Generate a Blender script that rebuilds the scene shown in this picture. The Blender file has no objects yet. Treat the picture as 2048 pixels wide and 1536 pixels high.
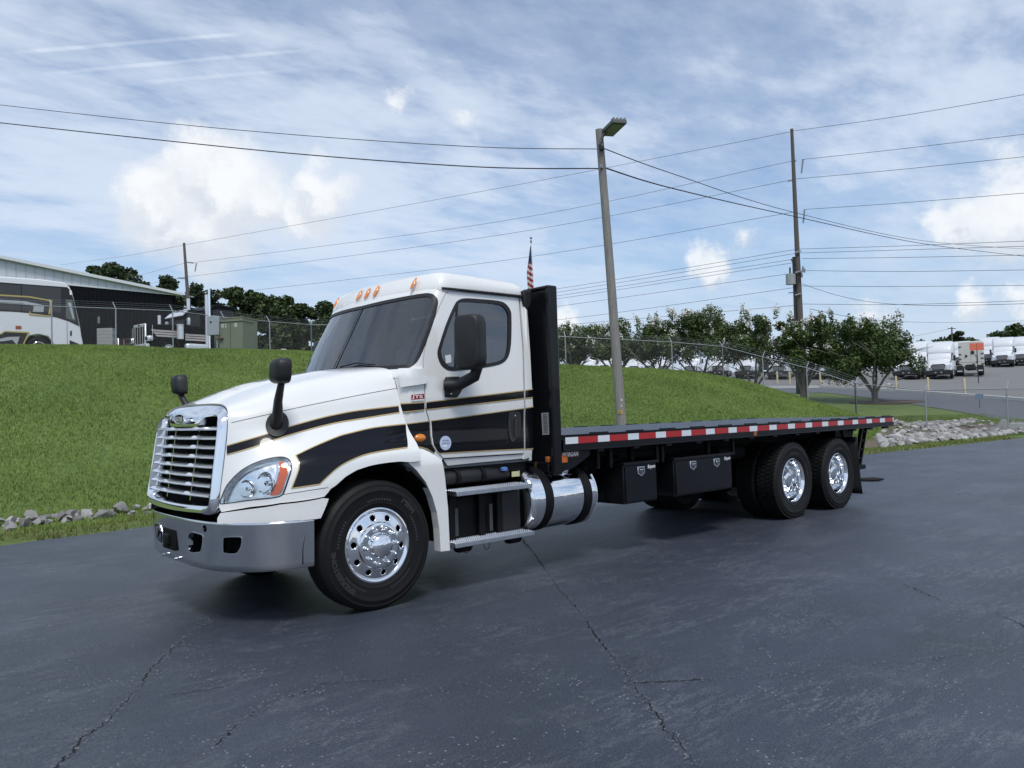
import bpy, bmesh, math, random
import numpy as np
from mathutils import Vector, Matrix
from mathutils.bvhtree import BVHTree
from mathutils.geometry import delaunay_2d_cdt
random.seed(7); rng = np.random.default_rng(7)
SC = bpy.context.scene; COL = SC.collection
R_ = math.radians

# ------------------------------------------------------------------ camera
F = 1571.45                      # focal length in pixels of a 2048 px wide picture
CAM = np.array([-3.4463, -6.7334, 1.5571])
YAW, PITCH, ROLL = 0.72989, 0.03758, -0.030225
def cam_axes():
    f = np.array([math.sin(YAW)*math.cos(PITCH), math.cos(YAW)*math.cos(PITCH), math.sin(PITCH)])
    r = np.array([math.cos(YAW), -math.sin(YAW), 0]); u = np.cross(r, f)
    c, s = math.cos(ROLL), math.sin(ROLL)
    return c*r+s*u, -s*r+c*u, f
CR, CU, CF = cam_axes()
HF = np.array([math.sin(YAW), math.cos(YAW)]); HR = np.array([math.cos(YAW), -math.sin(YAW)])
cd = bpy.data.cameras.new('camera'); cam = bpy.data.objects.new('camera', cd); COL.objects.link(cam)
cam.matrix_world = Matrix(((CR[0], CU[0], -CF[0], CAM[0]), (CR[1], CU[1], -CF[1], CAM[1]), (CR[2], CU[2], -CF[2], CAM[2]), (0, 0, 0, 1)))
cd.sensor_width = 36; cd.lens = F/2048*36; cd.clip_start = 0.05; cd.clip_end = 4000
SC.camera = cam

# ------------------------------------------------------------------ world, sun, exposure
SUN_EL, SUN_AZ = R_(58), R_(212)          # azimuth measured from +Y towards +X
w = bpy.data.worlds.new('World'); SC.world = w; w.use_nodes = True
def raydir(px, py):
    d = (px-1024)/F*CR + (768-py)/F*CU + CF
    return d/np.linalg.norm(d)
def build_world():
    nt = w.node_tree; nt.nodes.clear(); N = nt.nodes.new; K = nt.links.new
    out = N('ShaderNodeOutputWorld'); bg = N('ShaderNodeBackground'); bg.inputs[1].default_value = 0.107
    K(bg.outputs[0], out.inputs[0])
    sky = N('ShaderNodeTexSky'); sky.sky_type = 'NISHITA'; sky.sun_disc = False
    sky.sun_elevation = SUN_EL; sky.sun_rotation = SUN_AZ; sky.altitude = 100
    sky.air_density = 1.0; sky.dust_density = 0.6; sky.ozone_density = 3.0
    tc = N('ShaderNodeTexCoord')
    def m(op, a, b=None, c=None, clamp=False):
        n = N('ShaderNodeMath'); n.operation = op; n.use_clamp = clamp
        for i, v in enumerate((a, b, c)):
            if v is None: continue
            if isinstance(v, (int, float)): n.inputs[i].default_value = v
            else: K(v, n.inputs[i])
        return n.outputs[0]
    def vm(op, a, b=None):
        n = N('ShaderNodeVectorMath'); n.operation = op
        for i, v in enumerate((a, b)):
            if v is None: continue
            if isinstance(v, (tuple, list)): n.inputs[i].default_value = v
            else: K(v, n.inputs[i])
        return n.outputs['Value'] if op in ('DISTANCE', 'DOT_PRODUCT', 'LENGTH') else n.outputs[0]
    def noise(v, s, det=8, ro=0.55, dist=0.0):
        n = N('ShaderNodeTexNoise'); K(v, n.inputs['Vector']); n.inputs['Scale'].default_value = s
        n.inputs['Detail'].default_value = det; n.inputs['Roughness'].default_value = ro; n.inputs['Distortion'].default_value = dist
        return n.outputs['Fac'], n.outputs['Color']
    def ramp(v, a, b, c=0.0, d=1.0):
        n = N('ShaderNodeMapRange'); n.interpolation_type = 'SMOOTHERSTEP'; K(v, n.inputs[0])
        for i, x in enumerate((a, b, c, d)): n.inputs[i+1].default_value = x
        return n.outputs[0]
    dirv = tc.outputs['Generated']
    sp = N('ShaderNodeSeparateXYZ'); K(dirv, sp.inputs[0]); z = m('MAXIMUM', sp.outputs[2], 0.0)
    den = m('ADD', z, 0.10)
    # high thin cloud deck: direction projected on a plane overhead, streaked along one bearing
    px_, py_ = m('DIVIDE', sp.outputs[0], den), m('DIVIDE', sp.outputs[1], den)
    cx = N('ShaderNodeCombineXYZ'); K(px_, cx.inputs[0]); K(py_, cx.inputs[1])
    mp = N('ShaderNodeMapping'); K(cx.outputs[0], mp.inputs[0]); mp.inputs['Rotation'].default_value = (0, 0, R_(48)); mp.inputs['Scale'].default_value = (0.55, 1.0, 1.0); mp.inputs['Location'].default_value = (3.1, 1.7, 0)
    n1, _ = noise(mp.outputs[0], 0.85, 5, 0.58, 0.0)
    n2, _ = noise(mp.outputs[0], 5.5, 4.5, 0.66, 0.0)
    fine = m('MULTIPLY', n2, 0.37)
    deck = ramp(m('ADD', m('MULTIPLY', n1, 0.88), m('MULTIPLY', n2, 0.36)), 0.42, 0.76)
    deck = m('MULTIPLY', deck, ramp(z, 0.05, 0.25, 0.25, 1.0))
    thin = m('MULTIPLY', ramp(m('ADD', m('MULTIPLY', n1, 0.6), fine), 0.22, 0.60), 0.50)
    # low heaped cumulus, placed by bearing and elevation, edges broken by noise
    dn, dc = noise(dirv, 11.0, 6, 0.62)
    off = vm('MULTIPLY', vm('SUBTRACT', dc, (0.5, 0.5, 0.5)), (0.13, 0.13, 0.13))
    dd = vm('ADD', dirv, off)
    blobs = [(310, 385, 70), (345, 430, 80), (405, 335, 72), (455, 385, 95), (410, 430, 100), (540, 420, 90), (650, 380, 70), (615, 430, 80), (820, 170, 60), (940, 240, 70), (1420, 512, 44), (1510, 490, 60),
             (1930, 450, 62), (2035, 425, 88), (1930, 632, 52), (1740, 632, 50), (1130, 650, 50), (2050, 625, 50)]
    faint = {5, 6, 7, 8, 9, 11, 14, 15, 17}
    acc = None
    for i, (bx, by, br) in enumerate(blobs):
        d = raydir(bx, by); n = vm('DISTANCE', dd, tuple(d)); n = m('DIVIDE', n, br/F*1.05)
        v = m('SUBTRACT', (0.42 if i in (8, 9, 11) else 0.66) if i in faint else 1.0, n)
        acc = v if acc is None else m('SMOOTH_MAX', acc, v, 0.16)
    up_ = vm('ADD', dd, tuple(CU*0.030)); acu = None
    for i, (bx, by, br) in enumerate(blobs):
        if i in (7, 8, 9): continue
        v = m('SUBTRACT', 1.0, m('DIVIDE', vm('DISTANCE', up_, tuple(raydir(bx, by))), br/F*1.05)); acu = v if acu is None else m('MAXIMUM', acu, v)
    lit = ramp(m('SUBTRACT', acc, acu), -0.45, 0.30)
    # general heap field for the rest of the horizon
    hz, _ = noise(vm('MULTIPLY', dirv, (1, 1, 1.8)), 3.2, 4, 0.57, 0.0)
    behind = ramp(vm('DOT_PRODUCT', dirv, tuple(CF)), 0.35, 0.72, 1.0, 0.0)
    heap = m('MULTIPLY', m('MULTIPLY', ramp(hz, 0.50, 0.62), ramp(z, 0.02, 0.5, 1.0, 0.1)), behind)
    cum = m('MAXIMUM', ramp(acc, -0.28, 0.50), m('MULTIPLY', heap, 0.9))
    soft = m('MULTIPLY', ramp(acc, -0.7, 0.3), 0.22)
    cov = m('MAXIMUM', m('MAXIMUM', m('MULTIPLY', deck, 0.84), thin), soft)
    for (p0, p1, amp) in (((0, 108), (500, 66), 0.40), ((60, 150), (650, 97), 0.34), ((250, 168), (620, 137), 0.22)):   # aircraft trails
        a0, a1 = raydir(*p0), raydir(*p1); nn = np.cross(a0, a1); nn /= np.linalg.norm(nn); mid = (a0+a1)/2; mid /= np.linalg.norm(mid); half = float(np.linalg.norm(a0-a1))/2
        ln_ = m('MULTIPLY', ramp(m('ABSOLUTE', vm('DOT_PRODUCT', dirv, tuple(nn))), 0.0006, 0.0030, 1.0, 0.0), ramp(vm('DISTANCE', dirv, tuple(mid)), half*.6, half*1.1, 1.0, 0.0))
        cov = m('MAXIMUM', cov, m('MULTIPLY_ADD', m('MULTIPLY', ln_, n2), amp, m('MULTIPLY', cov, 1.0)))
    hzm = N('ShaderNodeMix'); hzm.data_type = 'RGBA'; K(sky.outputs[0], hzm.inputs[6]); hzm.inputs[7].default_value = (2.75, 3.65, 5.0, 1); K(ramp(z, 0.0, 0.30, 0.85, 0.0), hzm.inputs[0])
    deckcol = N('ShaderNodeMix'); deckcol.data_type = 'RGBA'; K(hzm.outputs[2], deckcol.inputs[6]); deckcol.inputs[7].default_value = (5.0, 5.6, 6.5, 1); K(cov, deckcol.inputs[0])
    cc = N('ShaderNodeMix'); cc.data_type = 'RGBA'; cc.inputs[6].default_value = (4.5, 4.8, 5.3, 1); cc.inputs[7].default_value = (7.0, 7.05, 7.05, 1)
    K(m('MULTIPLY', m('ADD', m('MULTIPLY', lit, 0.75), 0.25), ramp(dn, 0.30, 0.62, 0.45, 1.0)), cc.inputs[0])
    fin = N('ShaderNodeMix'); fin.data_type = 'RGBA'; K(deckcol.outputs[2], fin.inputs[6]); K(cc.outputs[2], fin.inputs[7]); K(m('MULTIPLY', cum, 0.78), fin.inputs[0])
    K(fin.outputs[2], bg.inputs[0])
build_world()
try: w.cycles.sampling_method = 'MANUAL'; w.cycles.sample_map_resolution = 256
except Exception: pass
sd = bpy.data.lights.new('sun', 'SUN'); sd.energy = 1.65; sd.angle = R_(16); sd.color = (1.0, 0.972, 0.93)
sun = bpy.data.objects.new('sun', sd); COL.objects.link(sun)
sun_dir = Vector((math.sin(SUN_AZ)*math.cos(SUN_EL), math.cos(SUN_AZ)*math.cos(SUN_EL), math.sin(SUN_EL)))
sun.rotation_euler = sun_dir.to_track_quat('Z', 'Y').to_euler(); sun.location = (0, 0, 60)
vs = SC.view_settings; vs.view_transform = 'Standard'; vs.look = 'None'; vs.exposure = 0.46; vs.gamma = 1.0; vs.use_curve_mapping = False
SC.render.engine = 'CYCLES'
try:
    SC.cycles.use_denoising = True; SC.cycles.denoiser = 'OPENIMAGEDENOISE'
    SC.cycles.max_bounces = 8; SC.cycles.transparent_max_bounces = 24; SC.cycles.caustics_reflective = False; SC.cycles.caustics_refractive = False
    SC.cycles.sample_clamp_indirect = 6.0
except Exception: pass

# ------------------------------------------------------------------ helpers
def at(px, py, D):
    """world point seen at pixel (px,py) standing D metres in front of the camera"""
    return CAM + D*((px-1024)/F*CR + (768-py)/F*CU + CF)
def LD(L, D):
    return CAM[0]+L*HR[0]+D*HF[0], CAM[1]+L*HR[1]+D*HF[1]
def toLD(x, y):
    dx, dy = x-CAM[0], y-CAM[1]
    return dx*HR[0]+dy*HR[1], dx*HF[0]+dy*HF[1]

MATS = {}
def mat(name, col, rough=0.5, metal=0.0, coat=0.0, var=0.12, scale=6.0, bump=0.0, bscale=60.0, spec=0.5, rvar=0.1, emit=None, stretch=(1, 1, 1)):
    if name in MATS: return MATS[name]
    m = bpy.data.materials.new(name); m.use_nodes = True; nt = m.node_tree; p = nt.nodes['Principled BSDF']; K = nt.links.new
    tc = nt.nodes.new('ShaderNodeTexCoord'); mp = nt.nodes.new('ShaderNodeMapping'); K(tc.outputs['Object'], mp.inputs[0]); mp.inputs['Scale'].default_value = stretch
    n = nt.nodes.new('ShaderNodeTexNoise'); n.inputs['Scale'].default_value = scale; n.inputs['Detail'].default_value = 6; K(mp.outputs[0], n.inputs['Vector'])
    mx = nt.nodes.new('ShaderNodeMix'); mx.data_type = 'RGBA'; K(n.outputs['Fac'], mx.inputs[0])
    mx.inputs[6].default_value = (*[max(0, c*(1-var)) for c in col], 1); mx.inputs[7].default_value = (*[min(1, c*(1+var)) for c in col], 1)
    K(mx.outputs[2], p.inputs['Base Color'])
    mr = nt.nodes.new('ShaderNodeMapRange'); K(n.outputs['Fac'], mr.inputs[0]); mr.inputs[1].default_value = 0.3; mr.inputs[2].default_value = 0.7
    mr.inputs[3].default_value = max(0.0, rough*(1-rvar)); mr.inputs[4].default_value = min(1.0, rough*(1+rvar)); K(mr.outputs[0], p.inputs['Roughness'])
    p.inputs['Metallic'].default_value = metal; p.inputs['Coat Weight'].default_value = coat; p.inputs['Coat Roughness'].default_value = 0.03
    p.inputs['Specular IOR Level'].default_value = spec
    if bump:
        nb = nt.nodes.new('ShaderNodeTexNoise'); nb.inputs['Scale'].default_value = bscale; nb.inputs['Detail'].default_value = 4; K(mp.outputs[0], nb.inputs['Vector'])
        b = nt.nodes.new('ShaderNodeBump'); b.inputs['Strength'].default_value = bump; b.inputs['Distance'].default_value = 0.02; K(nb.outputs['Fac'], b.inputs['Height']); K(b.outputs[0], p.inputs['Normal'])
    MATS[name] = m; return m
def glass_mat(name, tint, ior=1.5):
    if name in MATS: return MATS[name]
    m = bpy.data.materials.new(name); m.use_nodes = True; nt = m.node_tree; nt.nodes.clear(); K = nt.links.new; N = nt.nodes.new
    o = N('ShaderNodeOutputMaterial'); mx = N('ShaderNodeMixShader'); t = N('ShaderNodeBsdfTransparent'); g = N('ShaderNodeBsdfGlossy'); f = N('ShaderNodeFresnel')
    t.inputs[0].default_value = (*tint, 1); g.inputs['Roughness'].default_value = 0.01; g.inputs['Color'].default_value = (0.95, 0.97, 1, 1); f.inputs['IOR'].default_value = ior
    nz = N('ShaderNodeTexNoise'); nz.inputs['Scale'].default_value = 1.3; b = N('ShaderNodeBump'); b.inputs['Strength'].default_value = 0.02; b.inputs['Distance'].default_value = 0.05
    K(nz.outputs['Fac'], b.inputs['Height']); K(b.outputs[0], g.inputs['Normal'])
    K(f.outputs[0], mx.inputs[0]); K(t.outputs[0], mx.inputs[1]); K(g.outputs[0], mx.inputs[2]); K(mx.outputs[0], o.inputs[0])
    MATS[name] = m; return m

def link(name, me, parent=None):
    o = bpy.data.objects.new(name, me); COL.objects.link(o)
    if parent is not None: o.parent = parent
    return o
def tag(o, label=None, cat=None, group=None, kind=None):
    if label: o['label'] = label
    if cat: o['category'] = cat
    if group: o['group'] = group
    if kind: o['kind'] = kind
    return o
def empty(name, loc=(0, 0, 0), rz=0.0, label=None, cat=None, group=None):
    o = bpy.data.objects.new(name, None); COL.objects.link(o); o.location = loc; o.rotation_euler = (0, 0, rz); o.empty_display_size = 0.2
    return tag(o, label, cat, group)
def mesh(name, V, Fc, m, smooth=None):
    me = bpy.data.meshes.new(name); me.from_pydata([tuple(map(float, v)) for v in V], [], [tuple(map(int, f)) for f in Fc]); me.update()
    if m is not None: me.materials.append(m)
    if smooth is not None:
        me.polygons.foreach_set('use_smooth', [True]*len(me.polygons)); me.set_sharp_from_angle(angle=R_(smooth))
    return me
def npmesh(name, V, T, m, smooth=False):
    """fast triangle mesh from numpy arrays"""
    V = np.asarray(V, np.float32); T = np.asarray(T, np.int32)
    me = bpy.data.meshes.new(name); me.vertices.add(len(V)); me.vertices.foreach_set('co', V.ravel())
    k = T.shape[1]; me.loops.add(T.size); me.loops.foreach_set('vertex_index', T.ravel())
    me.polygons.add(len(T)); me.polygons.foreach_set('loop_start', np.arange(0, T.size, k, dtype=np.int32)); me.polygons.foreach_set('loop_total', np.full(len(T), k, np.int32))
    if smooth: me.polygons.foreach_set('use_smooth', np.ones(len(T), bool))
    me.update(calc_edges=True); me.validate()
    if m is not None: me.materials.append(m)
    return me

class MB:
    """collects shapes; build() links them as one mesh object"""
    def __init__(s): s.V = []; s.F = []
    def add(s, V, Fc):
        o = len(s.V); s.V.extend([tuple(map(float, v)) for v in V]); s.F.extend([tuple(i+o for i in f) for f in Fc]); return s
    def box(s, c, d, rot=None):
        x, y, z = d[0]/2, d[1]/2, d[2]/2
        V = [Vector(v) for v in ((-x,-y,-z),(x,-y,-z),(x,y,-z),(-x,y,-z),(-x,-y,z),(x,-y,z),(x,y,z),(-x,y,z))]
        if rot is not None: V = [rot @ v for v in V]
        return s.add([v+Vector(c) for v in V], [(0,3,2,1),(4,5,6,7),(0,1,5,4),(1,2,6,5),(2,3,7,6),(3,0,4,7)])
    def bx(s, x0, x1, y0, y1, z0, z1): return s.box(((x0+x1)/2, (y0+y1)/2, (z0+z1)/2), (x1-x0, y1-y0, z1-z0))
    def beam(s, a, b, wd, ht, up=(0, 0, 1)):
        a, b = Vector(a), Vector(b); d = b-a; L = d.length; d.normalize(); u = Vector(up); r = d.cross(u)
        if r.length < 1e-4: r = d.cross(Vector((1, 0, 0)))
        r.normalize(); u = r.cross(d)
        return s.box((a+b)/2, (L, wd, ht), Matrix((d, r, u)).transposed())
    def cyl(s, a, b, r0, r1=None, n=16, caps=True):
        r1 = r0 if r1 is None else r1; a, b = Vector(a), Vector(b); d = (b-a).normalized()
        t = d.cross(Vector((0, 0, 1)));
        if t.length < 1e-3: t = d.cross(Vector((1, 0, 0)))
        t.normalize(); q = d.cross(t); V = []
        for p, r in ((a, r0), (b, r1)):
            for i in range(n):
                an = 2*math.pi*i/n; V.append(p+(t*math.cos(an)+q*math.sin(an))*r)
        Fc = [(i, (i+1) % n, n+(i+1) % n, n+i) for i in range(n)]
        if caps: Fc += [tuple(range(n-1, -1, -1)), tuple(range(n, 2*n))]
        return s.add(V, Fc)
    def tube(s, pts, r, n=8):
        pts = [Vector(p) for p in pts]; V = []; Fc = []; rr = r if isinstance(r, (list, tuple)) else [r]*len(pts); prev = None
        for i, p in enumerate(pts):
            d = (pts[min(i+1, len(pts)-1)]-pts[max(i-1, 0)]).normalized()
            if prev is None:
                t = d.cross(Vector((0, 0, 1)));
                if t.length < 1e-3: t = d.cross(Vector((1, 0, 0)))
            else: t = prev - d*prev.dot(d)
            t.normalize(); prev = t; q = d.cross(t)
            for k in range(n):
                an = 2*math.pi*k/n; V.append(p+(t*math.cos(an)+q*math.sin(an))*rr[i])
        for i in range(len(pts)-1):
            for k in range(n): Fc.append((i*n+k, i*n+(k+1) % n, (i+1)*n+(k+1) % n, (i+1)*n+k))
        Fc += [tuple(range(n-1, -1, -1)), tuple(range((len(pts)-1)*n, len(pts)*n))]
        return s.add(V, Fc)
    def lathe(s, prof, c, n=32, axis='y', closed=False):
        """prof: (radius, offset along axis)"""
        V = []; Fc = []; m_ = len(prof)
        for r, h in prof:
            for i in range(n):
                a = 2*math.pi*i/n; ca, sa = math.cos(a)*r, math.sin(a)*r
                V.append({'y': (c[0]+ca, c[1]+h, c[2]+sa), 'z': (c[0]+ca, c[1]+sa, c[2]+h), 'x': (c[0]+h, c[1]+ca, c[2]+sa)}[axis])
        for j in range(m_ if closed else m_-1):
            k = (j+1) % m_
            for i in range(n): Fc.append((j*n+i, j*n+(i+1) % n, k*n+(i+1) % n, k*n+i))
        return s.add(V, Fc)
    def prism(s, poly, axis, a, b):
        n = len(poly)
        def P(p, h): return {'x': (h, p[0], p[1]), 'y': (p[0], h, p[1]), 'z': (p[0], p[1], h)}[axis]
        V = [P(p, a) for p in poly]+[P(p, b) for p in poly]
        return s.add(V, [(i, (i+1) % n, n+(i+1) % n, n+i) for i in range(n)]+[tuple(range(n-1, -1, -1)), tuple(range(n, 2*n))])
    def me(s, name, m, smooth=None):
        me = mesh(name, s.V, s.F, m); bm = bmesh.new(); bm.from_mesh(me); bmesh.ops.recalc_face_normals(bm, faces=bm.faces); bm.to_mesh(me); bm.free()
        if smooth is not None:
            me.polygons.foreach_set('use_smooth', [True]*len(me.polygons)); me.set_sharp_from_angle(angle=R_(smooth))
        return me
    def build(s, name, m, parent=None, smooth=None, bevel=0.0, seg=2):
        o = link(name, s.me(name, m, smooth), parent)
        if bevel:
            b = o.modifiers.new('Bevel', 'BEVEL'); b.width = bevel; b.segments = seg; b.limit_method = 'ANGLE'; b.angle_limit = R_(40); b.harden_normals = False
            o.data.polygons.foreach_set('use_smooth', [True]*len(o.data.polygons)); o.data.set_sharp_from_angle(angle=R_(50 if smooth is None else smooth))
        return o
def copy_tree(o, parent=None):
    c = o.copy(); COL.objects.link(c); c.parent = parent
    for ch in list(o.children): copy_tree(ch, c)
    return c

def inpoly(P, poly):
    P = np.asarray(P); poly = np.asarray(poly); x, y = P[:, 0], P[:, 1]; r = np.zeros(len(P), bool); j = len(poly)-1
    for i in range(len(poly)):
        xi, yi = poly[i]; xj, yj = poly[j]
        if yi != yj: r ^= ((yi > y) != (yj > y)) & (x < (xj-xi)*(y-yi)/(yj-yi)+xi)
        j = i
    return r
def dens(poly, st, close=True):
    out = []; n = len(poly)
    for i in range(n if close else n-1):
        a = np.array(poly[i], float); b = np.array(poly[(i+1) % n], float); k = max(1, int(math.ceil(max(abs((b-a)/np.array(st))))))
        for t in range(k): out.append(tuple(a+(b-a)*t/k))
    if not close: out.append(tuple(poly[-1]))
    return out
def smooth_poly(pts, k=6, close=True):
    """Catmull-Rom through the points"""
    P = [np.array(p, float) for p in pts]; n = len(P); out = []
    for i in range(n if close else n-1):
        if close: a, b, c, d = P[i-1], P[i], P[(i+1) % n], P[(i+2) % n]
        else: a, b, c, d = P[max(i-1, 0)], P[i], P[i+1], P[min(i+2, n-1)]
        for j in range(k):
            t = j/k; out.append(tuple(0.5*((2*b)+(c-a)*t+(2*a-5*b+4*c-d)*t*t+(3*b-a-3*c+d)*t**3)))
    if not close: out.append(tuple(P[-1]))
    return out
def circ(cx, cy, rx, ry=None, n=20):
    ry = rx if ry is None else ry
    return [(cx+rx*math.cos(2*math.pi*i/n), cy+ry*math.sin(2*math.pi*i/n)) for i in range(n)]
def rrect(x0, x1, y0, y1, r, n=5):
    out = []
    for cx, cy, a0 in ((x1-r, y1-r, 0), (x0+r, y1-r, 90), (x0+r, y0+r, 180), (x1-r, y0+r, 270)):
        for i in range(n+1):
            a = R_(a0+90*i/n); out.append((cx+r*math.cos(a), cy+r*math.sin(a)))
    return out
def tri2d(outer, holes, st):
    outer = dens(outer, st); holes = [dens(h, st) for h in holes]
    pts = list(outer); edges = [(i, (i+1) % len(outer)) for i in range(len(outer))]
    for h in holes:
        o = len(pts); pts += h; edges += [(o+i, o+(i+1) % len(h)) for i in range(len(h))]
    A = np.array(outer); lo, hi = A.min(0), A.max(0)
    gx = np.arange(lo[0]+st[0]*.5, hi[0], st[0]); gy = np.arange(lo[1]+st[1]*.5, hi[1], st[1])
    if len(gx) and len(gy):
        G = np.array([(x, y) for x in gx for y in gy]); ok = inpoly(G, outer)
        for h in holes: ok &= ~inpoly(G, h)
        G = G[ok]; B = np.array(pts)/np.array(st)
        if len(G):
            keep = np.array([np.min(((B-g/np.array(st))**2).sum(1)) > 0.12 for g in G]); pts += [tuple(g) for g in G[keep]]
    sc = np.array(st)
    v, e, f, _, _, _ = delaunay_2d_cdt([Vector(np.array(p)/sc) for p in pts], edges, [], 0, 1e-6)
    v = np.array([tuple(q) for q in v])*sc; f = np.array([t for t in f if len(t) == 3], int)
    c = v[f].mean(1); ok = inpoly(c, outer)
    for h in holes: ok &= ~inpoly(c, h)
    f = f[ok]; a = v[f]; area = (a[:, 1, 0]-a[:, 0, 0])*(a[:, 2, 1]-a[:, 0, 1])-(a[:, 1, 1]-a[:, 0, 1])*(a[:, 2, 0]-a[:, 0, 0])
    f = f[np.abs(area) > 1e-12]; area = area[np.abs(area) > 1e-12]; f[area < 0] = f[area < 0][:, ::-1]
    return v, f

class Surf:
    """parametric surface (u,v)->xyz; pixels of the photograph are traced onto it to lay out its panels"""
    def __init__(s, fn, ur, vr, n=(60, 60), flip=False, sym=True):
        s.fn, s.flip = fn, flip
        U, V = np.meshgrid(np.linspace(*ur, n[0]), np.linspace(*vr, n[1]), indexing='ij'); s.U, s.V = U.ravel(), V.ravel()
        P = fn(s.U, s.V); T = []
        for i in range(n[0]-1):
            for j in range(n[1]-1):
                a = i*n[1]+j; T += [(a, a+n[1], a+n[1]+1), (a, a+n[1]+1, a+1)]
        s.T = T; s.P = P; s.bvh = BVHTree.FromPolygons([Vector(p) for p in P], T)
    def uv(s, px, py):
        d = Vector(raydir(px, py)); loc, nr, idx, ds = s.bvh.ray_cast(Vector(CAM), d)
        if loc is None:
            best = None
            for t in np.linspace(3, 14, 160):
                l2, n2, i2, d2 = s.bvh.find_nearest(Vector(CAM)+d*float(t))
                if best is None or d2 < best[2]: best = (l2, i2, d2)
            loc, idx = best[0], best[1]
        a, b, c = s.T[idx]; A, B, C = (np.array(s.P[i]) for i in (a, b, c)); M = np.stack([B-A, C-A], 1)
        k, *_ = np.linalg.lstsq(M, np.array(loc)-A, rcond=None)
        return (s.U[a]+k[0]*(s.U[b]-s.U[a])+k[1]*(s.U[c]-s.U[a]), s.V[a]+k[0]*(s.V[b]-s.V[a])+k[1]*(s.V[c]-s.V[a]))
    def uvs(s, pts): return [s.uv(*p) for p in pts]
    def nrm(s, u, v, h=1e-3):
        a = s.fn(u+h, v)-s.fn(u-h, v); b = s.fn(u, v+h)-s.fn(u, v-h); n = np.cross(a, b); n /= np.linalg.norm(n, axis=1)[:, None]+1e-12
        return -n if s.flip else n
    def pts(s, uv, off=0.0):
        uv = np.asarray(uv, float); P = s.fn(uv[:, 0], uv[:, 1])
        return P+off*s.nrm(uv[:, 0], uv[:, 1]) if off else P
    def panel(s, name, outer, holes, st, m, parent, off=0.0, thick=0.0, mirror=0, ang=40):
        """mirror: 0 this side, 1 the far side (y -> -y), 2 both in one mesh"""
        uv, f = tri2d(outer, holes, st); P = s.pts(uv, off); Nn = s.nrm(uv[:, 0], uv[:, 1])
        if s.flip: f = f[:, ::-1]
        MY = np.array([1, -1, 1]); V, T, NV = [], [], []
        for k in ((0,), (1,), (0, 1))[mirror]:
            A, B, fc = (P, Nn, f) if k == 0 else (P*MY, Nn*MY, f[:, ::-1]); o = sum(len(q) for q in V)
            V.append(A); NV.append(B); T += [tuple(int(x)+o for x in t) for t in fc]
        nt = len(T); V = np.vstack(V); NV = np.vstack(NV); ln = [NV[v] for t in T for v in t]
        if thick:
            ed = {}
            for t in T:
                for a, b in ((t[0], t[1]), (t[1], t[2]), (t[2], t[0])):
                    if (b, a) in ed: del ed[(b, a)]
                    else: ed[(a, b)] = 1
            ed = [(a, b) for a, b in ed if not (mirror == 2 and abs(V[a][1]) < 1e-5 and abs(V[b][1]) < 1e-5)]
            X = [V]; o = len(V)
            for a, b in ed:
                X.append(np.array([V[b], V[a], V[a]-NV[a]*thick, V[b]-NV[b]*thick])); T.append((o, o+1, o+2, o+3)); n_ = np.cross(V[a]-V[b], -NV[a]); n_ = n_/(np.linalg.norm(n_)+1e-12); ln += [n_]*4; o += 4
            V = np.vstack(X)
        me = mesh(name, V, T, m); me.polygons.foreach_set('use_smooth', [True]*len(me.polygons))
        if len(me.loops) == len(ln): me.normals_split_custom_set([tuple(map(float, q)) for q in ln])
        return link(name, me, parent)
    def strip(s, name, top, bot, m, parent, off=0.002, mirror=0, nv=3):
        """ribbon between two uv curves of equal length"""
        top, bot = np.asarray(top), np.asarray(bot); n = len(top); uv = np.concatenate([top+(bot-top)*k/nv for k in range(nv+1)])
        f = [(k*n+i, k*n+i+1, (k+1)*n+i+1, (k+1)*n+i) for k in range(nv) for i in range(n-1)]
        P = s.pts(uv, off); 
        if mirror == 1: P = P*np.array([1, -1, 1])
        me = mesh(name, P, f, m); bm = bmesh.new(); bm.from_mesh(me); bm.normal_update()
        c = sum((x.calc_center_median() for x in bm.faces), Vector())/len(bm.faces); nn = sum((x.normal for x in bm.faces), Vector())
        if nn.y*c.y < 0: bmesh.ops.reverse_faces(bm, faces=bm.faces)
        bm.to_mesh(me); bm.free(); me.polygons.foreach_set('use_smooth', [True]*len(me.polygons))
        return link(name, me, parent)
def text_poly(txt, size=1.0, extrude=0.0, bold=0.0, shear=0.0):
    c = bpy.data.curves.new('t', 'FONT'); c.body = txt; c.size = size; c.align_x = 'CENTER'; c.align_y = 'CENTER'; c.extrude = extrude; c.offset = bold; c.shear = shear; c.resolution_u = 3
    o = bpy.data.objects.new('t', c); COL.objects.link(o); dg = bpy.context.evaluated_depsgraph_get(); dg.update(); me = bpy.data.meshes.new_from_object(o.evaluated_get(dg))
    V = [tuple(v.co) for v in me.vertices]; Fc = [tuple(p.vertices) for p in me.polygons]
    bpy.data.objects.remove(o); bpy.data.curves.remove(c); bpy.data.meshes.remove(me); return V, Fc
def text_obj(name, txt, size, org, xdir, ydir, m, parent, bold=0.0, shear=0.0, wid=None):
    V, Fc = text_poly(txt, size, 0, bold, shear); org, xd, yd = Vector(org), Vector(xdir).normalized(), Vector(ydir).normalized()
    if wid:
        xs = [v[0] for v in V]; k = wid/(max(xs)-min(xs)); V = [(v[0]*k, v[1], v[2]) for v in V]
    return link(name, mesh(name, [org+xd*v[0]+yd*v[1] for v in V], Fc, m), parent)
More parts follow.
